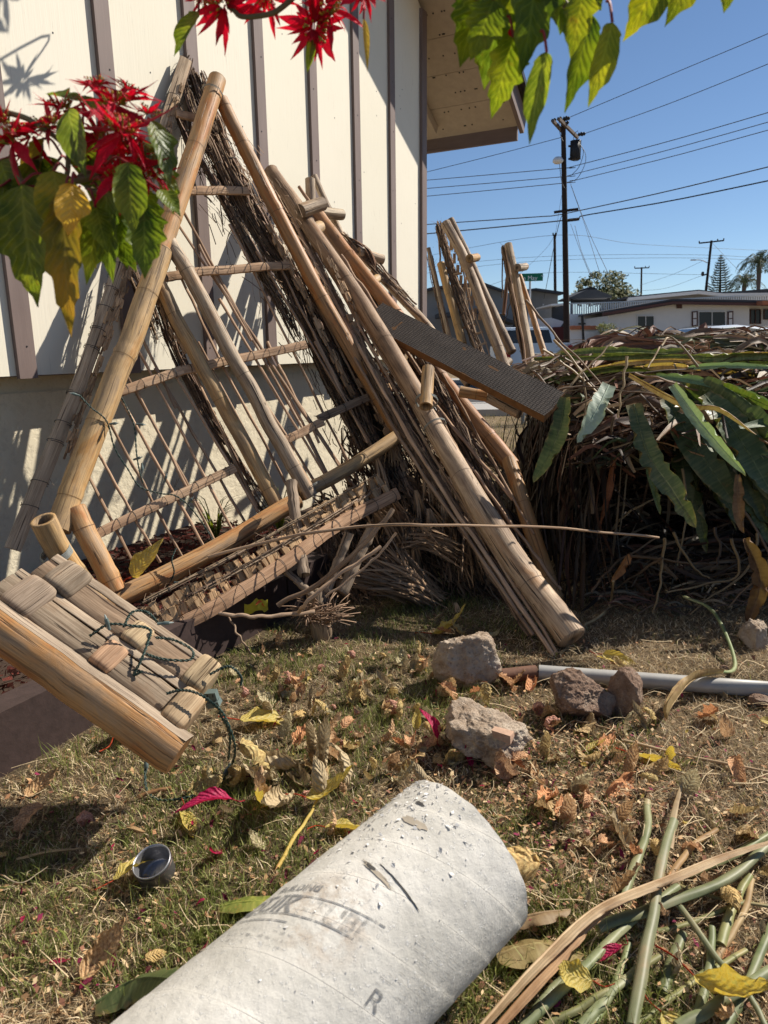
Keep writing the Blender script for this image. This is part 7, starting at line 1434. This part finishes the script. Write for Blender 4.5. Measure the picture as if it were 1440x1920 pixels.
big_leaf('pale shell like husk on a thin dark stem left of centre', [gp(238, 1550, .02), gp(255, 1552, .028), gp(272, 1560, .02)], .02, (0, -.5, 1), HUSK, (.7, .55, .4), .8, name='dry_husk', cat='husk')

# ---- string of lights with green cable
CAB = m_plain('green_cable', (.025, .05, .04), .55, 30, .1, .1); PLUG = m_plain('grey_plug', (.13, .17, .16), .5, 20, .1, .1); BULB = m_plain('clear_bulb', (.35, .40, .38), .15, 20, .1, 0)
def fairy(label, cat, loc, runs, sockets, r=.0022, twist=True):
    t = thing('fairy_lights', label, cat, loc)
    for run in runs:
        C = path(run, max(20, len(run)*10)); m = MB(); 
        for ph in (0, math.pi) if twist else (0,):
            pts = []
            for i, p in enumerate(C):
                tt = (C[min(i+1, len(C)-1)]-C[max(i-1, 0)]).normalized(); N = tt.orthogonal().normalized(); B = tt.cross(N); a = ph+i*1.3; pts.append(p+(N*math.cos(a)+B*math.sin(a))*r*.9)
            m.tube(pts, r*.75, 5, cap=False)
        m.build('cable', CAB, t)
    for (p, d) in sockets:
        p = Vector(p); d = Vector(d).normalized(); m = MB(); m.tube([p, p+d*.016, p+d*.018, p+d*.032], [.004, .0046, .0062, .0056], 8); s = m.build('socket', PLUG, t); m = MB(); m.tube([p+d*.03, p+d*.038, p+d*.044], [.003, .0028, .0008], 6); m.build('bulb', BULB, s)
    return t
fo = .05
fairy('string of dark green fairy lights draped down the lattice of the big frame', 'fairy lights', F1(190, 780), [[F1(150, 742, .06), F1(172, 765, .065), F1(200, 790, .05), F1(215, 840, .0), F1(240, 880, -.02), F1(262, 912, -.03), F1(300, 925, -.04), F1(330, 930, -.04), F1(360, 955, -.05), F1(395, 1005, -.06), F1(402, 1030, .03)], [F1(222, 735, .0), F1(238, 765, -.02), F1(252, 800, -.03), F1(256, 850, -.03), F1(262, 885, -.03), F1(268, 905, -.03)],
    [F1(330, 1028, .06), F1(322, 1050, .065), F1(326, 1075, .05), F1(310, 1105, .0), F1(300, 1120, -.02)]], [(F1(150, 742, .06), (-1, 0, .3)), (F1(205, 795, .05), (1, -.2, .1)), (F1(255, 795, -.03), (1, 0, -.1)), (F1(250, 862, -.03), (1, 0, .3)), (F1(266, 868, -.03), (0, 0, -1)), (F1(308, 905, -.03), (.3, 0, .8)), (F1(352, 945, -.04), (.6, 0, .7)), (F1(326, 1092, .02), (1, 0, -.1))], .0026)
def rr(f, s, h): return rl(f, s, h)
fairy('tangled green light cable wound around the broken rail, ending in a grey plug', 'fairy lights', rl(.6, .15), [[rr(.44, .10, .03), rr(.47, .14, .06), rr(.54, .17, .07), rr(.60, .20, .06), rr(.63, .17, .055), rr(.66, .12, .045), rr(.67, .09, .02), rr(.69, .10, .035)], [rr(.52, .16, .06), rr(.50, .21, .065), rr(.54, .24, .06), rr(.60, .245, .04)], [rr(.82, .09, .035), rr(.86, .11, .055), rr(.92, .12, .07), rr(.99, .13, .055), rr(1.05, .14, .02), at(440, 1400, 1.72), G(432, 1440, .03), G(408, 1475, .02)], [rr(1.02, .135, .03), at(430, 1375, 1.75), G(428, 1425, .03)], [rr(.90, .20, .05), rr(.94, .24, .07), rr(1.0, .25, .05), rr(1.02, .24, .03)], [rr(.66, .14, .05), rr(.72, .16, .045), rr(.80, .20, .05), rr(.78, .23, .05), rr(.70, .22, .055), rr(.64, .19, .06)],
    [G(272, 1430, .05), G(275, 1480, .02), G(300, 1500, .015), G(350, 1495, .02), G(400, 1480, .02)]], [(G(432, 1432, .04), (-.4, -.3, -.6)), (G(273, 1420, .08), (0, 0, -1)), (rr(.60, .235, .05), (1, .2, 0)), (rr(.49, .13, .06), (-.2, 0, 1))], .0028)
pl = thing('cable_plug', 'grey two slot cable socket at the end of the green light cable', 'plug', rl(1.03, .2, .04)); p0 = at(396, 1303, 1.80); m = MB(); m.box(p0, .034, .020, .026, Vector((1, -.1, .12)).normalized(), Vector((.1, 1, .2)).normalized(), Vector((-.12, -.2, .97)).normalized(), j=.001); m.build('plug_body', PLUG, pl, False); m = MB(); m.box(p0+Vector((.006, .0, -.024)), .036, .024, .016, Vector((1, -.1, .3)).normalized(), Vector((.1, 1, .2)).normalized(), Vector((-.3, -.2, .93)).normalized(), j=.001); m.build('plug_base', PLUG, pl, False)
for dx in (-.008, .007): m = MB(); m.box(p0+Vector((dx, -.0106, .003)), .0022, .003, .009); m.build('slot', BLK, pl, False)
# yellow tag on the debris
TAG = m_plain('yellow_plastic', (.50, .45, .04), .4, 10, .1, .1); REDT = m_plain('tag_red', (.6, .12, .03), .5); tg = thing('caution_wrapper', 'crumpled yellow plastic wrapper with orange red print, caught in the grey canes', 'wrapper', at(490, 1138, 2.72))
m = MB(); V = []; 
for i in range(9):
    for j in range(4): V.append(at(458+i*5.5, 1132+j*7-(i*1.4)+4*math.sin(i*1.1), 2.74)+Vector((0, .03*noise.noise(Vector((i*.9, j, 3))), .014*noise.noise(Vector((i, j*1.3, 8))))))
m.add(V, [(i*4+j, i*4+j+1, i*4+j+5, i*4+j+4) for i in range(8) for j in range(3)]); m.build('sheet', TAG, tg)
m = MB(); V = [v-Vector((0, .002, 0)) for i in range(4, 8) for v in (V[i*4+1]*.7+V[i*4]*.3, V[i*4+1]*.5+V[i*4+2]*.5)]; m.add(V, [(2*i, 2*i+1, 2*i+3, 2*i+2) for i in range(3)]); m.build('print_patch', REDT, tg)
# green plants in the bed behind the lattice
for k, (px, py, Yq, lb) in enumerate([(520, 905, 3.9, 'tuft of green weed growing behind the lattice in front of the stucco'), (400, 960, 3.7, 'dark green weed tuft in the shade behind the lattice canes')]):
    p = at(px, py, Yq); p.z = BEDZ; m = MB()
    for j in range(70): a = rnd.uniform(0, 6.28); L = rnd.uniform(.1, .34); d = Vector((math.cos(a), math.sin(a), 0)); m.ribbon(path([p, p+d*L*.25+Vector((0, 0, L*.7)), p+d*L*.6+Vector((0, 0, L*.8))], 6), .006, d.cross(Vector((0, 0, 1))), .2)
    tag(m.build('weed', L_GREEN, None, True, p), lb, 'weed')
dl('yellow', 243, 1085, 70, D(100), 'yellow lobed leaf resting on the bottom pole of the lattice frame', seed=2); bpy.context.view_layer.update()
o = [x for x in bpy.data.objects if x.get('label', '').startswith('yellow lobed leaf resting')][0]; o.location = F1(248, 1082, .03); o.rotation_euler = (1.0, -.9, .3)
# ================================================================ poinsettia shrub overhead and at the left
BARKG = m_plain('green_bark', (.16, .13, .06), .7, 30, .3, .3); BRED = m_plain('stem_red', (.25, .03, .03), .6); BUD = m_plain('bud_green', (.35, .33, .04), .5, 30, .3, .2)
def frame_to(p0, p1, nrm):
    x = (Vector(p1)-Vector(p0)).normalized(); n = Vector(nrm); y = n.cross(x).normalized(); z = x.cross(y); M = Matrix((x, y, z)).transposed().to_4x4(); M.translation = p0; return M
lseed = [100]
def pleaf(par, p0, p1, W, nrm, mat, teeth=3, curl=.3, roll=.5, tint=(1, 1, 1), petiole=None, crumple=.05):
    """hanging leaf from p0 (base) to p1 (tip)"""
    L = (Vector(p1)-Vector(p0)).length; W = W*.74; m = MB(); lseed[0] += 1; leaf_mesh(m, L*1.02, W, teeth, curl, roll, crumple, lseed[0], 11, 34, tint, 0, frame=frame_to(Vector(p0), Vector(p1), nrm)); o = m.build('leaf', mat, par)
    if petiole is not None: m = MB(); m.tube(path([Vector(petiole), (Vector(petiole)+Vector(p0))/2+Vector((0, 0, .008)), Vector(p0)], 8), .0016, 5, c=(1, 1, 1)); m.build('petiole', BRED, o)
    return o
def flower(par, c, R, face, n=15, small=16, seed=1):
    n = int(n*1.35)
    r = random.Random(seed); c = Vector(c); f = Vector(face).normalized(); N = f.orthogonal().normalized(); B = f.cross(N)
    for k in range(n+small):
        a = 6.2832*k*.382+r.uniform(-.2, .2); big = k < n; L = R*(r.uniform(.55, 1.15) if big else r.uniform(.25, .55)); el = r.uniform(-.55, .65) if big else r.uniform(.2, 1.0)
        d = (N*math.cos(a)+B*math.sin(a))*math.cos(el)+f*math.sin(el); m = MB(); lseed[0] += 1; leaf_mesh(m, L, L*r.uniform(.16, .28), r.choice([0, 0, 1, 2]) if big else 0, r.uniform(-1.3, .7), r.uniform(.3, 1.7)*r.choice((1, 1, -1)), .06, lseed[0], 7, 14, (r.uniform(.7, 1.2),)*3, 0, frame=frame_to(c+d*R*.08, c+d, f)); m.build('bract', L_RED, par)
    m = MB()
    for k in range(26):
        a = r.uniform(0, 6.28); q = r.random()**.5*R*.22; p = c+(N*math.cos(a)+B*math.sin(a))*q; e = p+f*R*r.uniform(.1, .24)+(N*math.cos(a)+B*math.sin(a))*q*.6; m.tube([p, e], R*.010, 5, c=(.6, .8, .5)); m.tube([e, e+f*R*.03, e+f*R*.055], [R*.02, R*.028, R*.008], 6, c=r.choice([(1, 1, 1), (1.2, .9, .6), (1.3, .2, .3)]))
    stuff(m.build('flower_buds', BUD, par))
def stem(par, P, r0, r1): m = MB(); C = path(P, 22); m.tube(wob(C, .002, 2), [r0+(r1-r0)*k/21 for k in range(22)], 8, c=(1, 1, 1)); return m.build('stem', BARKG, par)
CAMV = Vector((0, -1, .1))
# left branch, about 0.9 m from the camera
Yb = .92
pb_ = thing('poinsettia', 'red flowering poinsettia branch with big drooping leaves at the upper left', 'poinsettia', at(-160, 430, 1.0))
A = lambda x, y, d=0.0: at(x, y, Yb+d)
stem(pb_, [at(-260, 700, 1.2), A(-120, 520, .1), A(0, 440, .05), A(75, 385), A(140, 340), A(200, 300, .02), A(235, 250)], .006, .0035); stem(pb_, [A(-60, 200, .1), A(0, 208, .05), A(60, 228), A(110, 262), A(150, 300)], .0035, .003)
stem(pb_, [A(140, 340), A(185, 325), A(215, 290), A(225, 255)], .004, .003); stem(pb_, [A(110, 370), A(125, 320), A(130, 262, .03), A(125, 215, .03)], .0035, .0025); stem(pb_, [A(60, 395), A(40, 340), A(20, 290)], .0035, .003); stem(pb_, [A(160, 350), A(220, 372), A(250, 340)], .003, .0025)
for (x, y, d, R, s, n, f) in [(215, 195, .02, .055, 1, 15, (.15, -.35, .9)), (230, 245, -.03, .058, 2, 14, (.3, -.5, .7)), (25, 262, 0, .055, 3, 15, (-.3, -.5, .6)), (225, 330, -.02, .052, 4, 14, (.2, -.7, .4)), (270, 325, .0, .042, 5, 12, (.6, -.4, .6)), (118, 205, .03, .045, 6, 9, (-.1, -.4, .9)), (95, 238, .0, .040, 7, 8, (-.2, -.6, .5)), (180, 160, .05, .035, 8, 8, (-.1, -.1, 1)), (275, 215, .02, .04, 9, 8, (.5, -.2, .8))]:
    flower(pb_, A(x, y, d), R, f, n, 14, s)
LL = [ # base xy, tip xy, depth, width, tint, mat, teeth, normal
 ((128, 205), (152, 330), -.05, .060, (1.1, 1.2, 1.3), L_GREEN, 0, (-.5, -.9, .4)), ((90, 175), (165, 190), .04, .05, (1.5, 1.6, 1.4), L_GREEN, 2, (0, -.4, 1)), ((40, 345), (55, 570), -.03, .105, (1.1, 1.1, .7), L_GREEN, 3, (-.2, -1, .2)), ((100, 320), (118, 450), -.06, .070, (.9, 1.0, .6), L_YELGR, 1, (.4, -1, .2)),
 ((122, 355), (118, 632), -.07, .062, (.9, .8, .7), L_YELGR, 3, (.1, -1, .1)), ((135, 345), (130, 440), -.08, .05, (1.6, 1.2, .8), L_YEL, 1, (.5, -.8, .3)), ((190, 370), (160, 530), .0, .055, (1.6, 1.6, 1.2), L_GREEN, 2, (.2, -1, .3)), ((200, 355), (190, 525), -.03, .062, (1.0, 1.1, .8), L_GREEN, 2, (-.3, -1, .2)),
 ((240, 305), (250, 440), -.05, .058, (1.3, 1.35, .9), L_GREEN, 1, (.3, -1, .3)), ((270, 380), (272, 520), -.02, .065, (1.1, 1.25, .9), L_GREEN, 3, (.5, -1, .2)), ((285, 225), (328, 345), .0, .058, (1.1, 1.2, .9), L_GREEN, 2, (.8, -.5, .5)), ((270, 265), (332, 360), .02, .055, (1.2, 1.3, .9), L_GREEN, 1, (.7, -.7, .6)),
 ((300, 355), (338, 405), -.03, .035, (1.3, 1.4, .9), L_GREEN, 0, (.3, -.6, .8)), ((80, 260), (45, 370), .04, .07, (.9, .9, .7), L_YELGR, 1, (-.4, -.8, .5)), ((10, 380), (-60, 480), 0, .09, (.8, .9, .7), L_GREEN, 2, (-.4, -.8, .4)), ((0, 350), (70, 380), .02, .06, (.7, .85, .6), L_GREEN, 1, (0, -.6, .9)),
 ((150, 250), (170, 350), .05, .06, (.9, .9, .6), L_GREEN, 0, (.1, -1, .3)), ((160, 180), (200, 230), .06, .05, (1.2, 1.2, 1.2), L_GREEN, 1, (.3, -.4, .9)), ((210, 390), (232, 500), .03, .06, (.9, 1.0, .7), L_GREEN, 2, (-.1, -1, .2)), ((70, 330), (20, 440), .05, .09, (.8, .9, .6), L_GREEN, 2, (0, -1, .3)), ((235, 400), (215, 470), -.02, .04, (.9, 1.1, .8), L_GREEN, 1, (.2, -1, .2))]
LL += [((60, 300), (85, 420), .03, .075, (.8, .9, .6), L_GREEN, 2, (-.1, -1, .2)), ((170, 300), (205, 400), .04, .065, (.7, .8, .6), L_GREEN, 2, (.2, -1, .3)), ((225, 270), (290, 300), .05, .06, (.9, 1, .8), L_GREEN, 2, (.3, -.5, .9)), ((150, 380), (172, 500), .03, .06, (1.2, 1.1, .7), L_YELGR, 2, (0, -1, .2)), ((255, 350), (300, 470), .0, .055, (1.2, 1.3, .8), L_GREEN, 3, (.4, -1, .2)),
 ((0, 300), (30, 400), .03, .08, (.8, .9, .6), L_GREEN, 2, (-.3, -1, .2)), ((85, 400), (95, 500), .02, .07, (1.0, 1.0, .6), L_YELGR, 3, (0, -1, .1)), ((180, 390), (200, 470), -.04, .045, (1.5, 1.5, .8), L_GREEN, 2, (.2, -1, .2)), ((300, 300), (325, 400), .03, .045, (.9, 1.0, .7), L_GREEN, 2, (.7, -.6, .4)), ((200, 215), (260, 270), .06, .05, (.8, .9, .7), L_GREEN, 1, (.3, -.5, .9)), ((110, 300), (60, 350), .05, .06, (.7, .75, .5), L_GREEN, 2, (-.2, -.8, .6)), ((205, 400), (250, 505), .01, .05, (.8, .95, .6), L_GREEN, 3, (.1, -1, .1))]
for (x, y, d, R, s, n, f) in [(250, 290, .01, .045, 51, 11, (.4, -.6, .5)), (190, 260, .03, .05, 52, 12, (-.1, -.6, .6)), (60, 250, .03, .045, 53, 11, (-.3, -.5, .6)), (240, 170, .05, .035, 54, 9, (.3, -.1, 1)), (5, 235, .03, .05, 55, 11, (-.3, -.4, .8))]: flower(pb_, A(x, y, d), R, f, n, 12, s)
for (b, t, d, W, tn, mt, te, nr) in LL: pleaf(pb_, A(*b, d), A(*t, d-.01), W, nr, mt, te, rnd.uniform(-.5, .1), rnd.uniform(.35, .9), tn, A((b[0]+150)/2, (b[1]+320)/2, d+.02))
# top branch with two flower heads, hanging into the frame from above
Yt = 1.05; A2 = lambda x, y, d=0.0: at(x, y, Yt+d)
pt2 = thing('poinsettia', 'poinsettia branch with red star flowers hanging in at the top centre', 'poinsettia', at(560, -200, 1.05))
stem(pt2, [A2(480, -330, .2), A2(560, -180, .1), A2(600, -60), A2(625, 0), A2(600, 45)], .006, .003); stem(pt2, [A2(600, -60), A2(520, 20), A2(455, 30), A2(428, 12)], .004, .0028); stem(pt2, [A2(560, -180, .1), A2(480, -80), A2(440, -20)], .004, .003)
for (x, y, R, s, n, f) in [(590, 50, .056, 11, 16, (.2, -.6, -.3)), (418, 8, .052, 12, 14, (-.1, -.5, -.2)), (500, -12, .045, 13, 9, (0, -.5, -.3)), (678, -18, .045, 14, 12, (.3, -.6, -.1)), (610, 15, .055, 15, 12, (.3, -.7, .4)), (380, -5, .03, 16, 5, (-.1, -.5, -.2))]:
    flower(pt2, A2(x, y), R, f, n, 10, s)
for (b, t, W, mt, te, tn, nr) in [((372, 22), (320, 98), .042, L_GREEN, 1, (1.1, 1.1, .9), (-.4, -1, .2)), ((583, 70), (578, 135), .022, L_GREEN, 0, (1.5, 1.5, .9), (.5, -1, 0)), ((682, 35), (692, 132), .016, L_YEL, 0, (.9, .85, .8), (.6, -1, 0))]: pleaf(pt2, A2(*b), A2(*t), W, nr, mt, te, -.2, 1.1, tn, A2(b[0]+4, b[1]-30))
# part of the same shrub above the picture: it throws the soft shadow high on the left of the wall
up1 = Wpx(45, 150)+SD*.95; up2 = Wpx(30, 10)+SD*.95
stem(pt2, [A2(480, -330, .2), (A2(480, -330, .2)+up1)/2+Vector((0, 0, .25)), up1+Vector((0, 0, .12)), up1], .007, .003)
flower(pt2, up1, .10, (0, -.5, -.6), 14, 8, 21); flower(pt2, up2+Vector((.05, 0, .1)), .10, (0, -.5, -.6), 12, 8, 22)
for k in range(5): q = up2+Vector((rnd.uniform(-.15, .2), rnd.uniform(-.1, .1), rnd.uniform(.05, .25))); pleaf(pt2, q, q+Vector((rnd.uniform(-.1, .1), 0, -.15)), .07, (0, -1, .2), L_GREEN, 2, -.2, .4)
# right hand sprays of leaves
Yr = .85; A3 = lambda x, y, d=0.0: at(x, y, Yr+d)
pt3 = thing('poinsettia', 'bare poinsettia branch of backlit green leaves hanging at the top right', 'poinsettia', at(1000, -220, .9))
stem(pt3, [A3(900, -330, .2), A3(960, -160, .1), A3(1010, -60), A3(1060, 10), A3(1075, 40)], .006, .003); stem(pt3, [A3(960, -160, .1), A3(1150, -140), A3(1290, -80), A3(1390, -40)], .005, .003); stem(pt3, [A3(1010, -60), A3(930, -20), A3(890, 0)], .004, .003)
for (b, t, d, W, mt, te, tn, nr, rl_) in [((905, -40), (868, 120), 0, .072, L_GREEN, 3, (1.3, 1.3, .6), (.3, -1, .2), .5), ((950, -30), (905, 160), .03, .080, L_GREEN, 3, (.8, .95, .6), (-.3, -1, .2), .5), ((962, 70), (925, 218), .0, .056, L_GREEN, 3, (1.7, 1.7, .7), (.2, -1, .1), .6), ((1005, -60), (988, 130), -.02, .070, L_GREEN, 2, (.85, 1.0, .6), (.3, -1, .2), .5),
    ((1025, 98), (986, 262), -.03, .040, L_GREEN, 1, (1.8, 1.7, 1.2), (-.5, -1, .2), .9), ((1108, 25), (1073, 205), .0, .050, L_GREEN, 1, (1.0, 1.15, .6), (.4, -1, .2), .8), ((1148, 42), (1112, 195), -.02, .046, L_GREEN, 1, (1.9, 1.7, .8), (.3, -1, .1), .9), ((1095, -20), (1072, 105), -.03, .045, L_GREEN, 2, (1.7, 1.5, .6), (0, -1, .2), .7),
    ((1080, -50), (1050, 60), .02, .06, L_GREEN, 1, (.8, .95, .7), (-.2, -1, .3), .5), ((1100, -40), (1130, 15), .0, .05, L_GREEN, 1, (1.3, 1.3, .6), (.2, -1, .4), .6), ((1250, -70), (1180, 72), .0, .060, L_GREEN, 1, (2.0, 1.7, .6), (.4, -1, .2), .6), ((1300, -60), (1255, 45), .02, .045, L_GREEN, 1, (1.2, 1.1, .6), (.3, -1, .2), .9), ((1375, -60), (1362, 20), 0, .04, L_GREEN, 1, (1.7, 1.5, .6), (.1, -1, .2), .6), ((930, -60), (975, 20), .02, .06, L_GREEN, 1, (1.1, 1.1, .6), (0, -1, .4), .6)]:
    pleaf(pt3, A3(*b, d), A3(*t, d), W, nr, mt, te, -.25, rl_, tn, A3(b[0]-12, b[1]-40, d))
for (b, t, d, W, te, tn, nr) in [((890, -30), (905, 75), .04, .07, 3, (.7, .85, .5), (-.2, -1, .2)), ((925, 0), (885, 110), -.02, .06, 3, (1.1, 1.2, .6), (.3, -1, .1)), ((965, -20), (950, 110), .01, .06, 3, (1.3, 1.3, .5), (-.2, -1, .2)), ((1060, 10), (1090, 100), .02, .05, 2, (.8, .95, .6), (.2, -1, .3)), ((1020, -40), (1050, 40), -.01, .05, 2, (1.2, 1.3, .7), (.3, -1, .3))]: pleaf(pt3, A3(*b, d), A3(*t, d), W, nr, L_GREEN, te, -.25, .6, tn, A3(b[0]+5, b[1]-40, d))
pleaf(pt3, A3(955, 55), A3(965, 72), .010, (0, -1, 0), L_RED, 0, 0, .3)
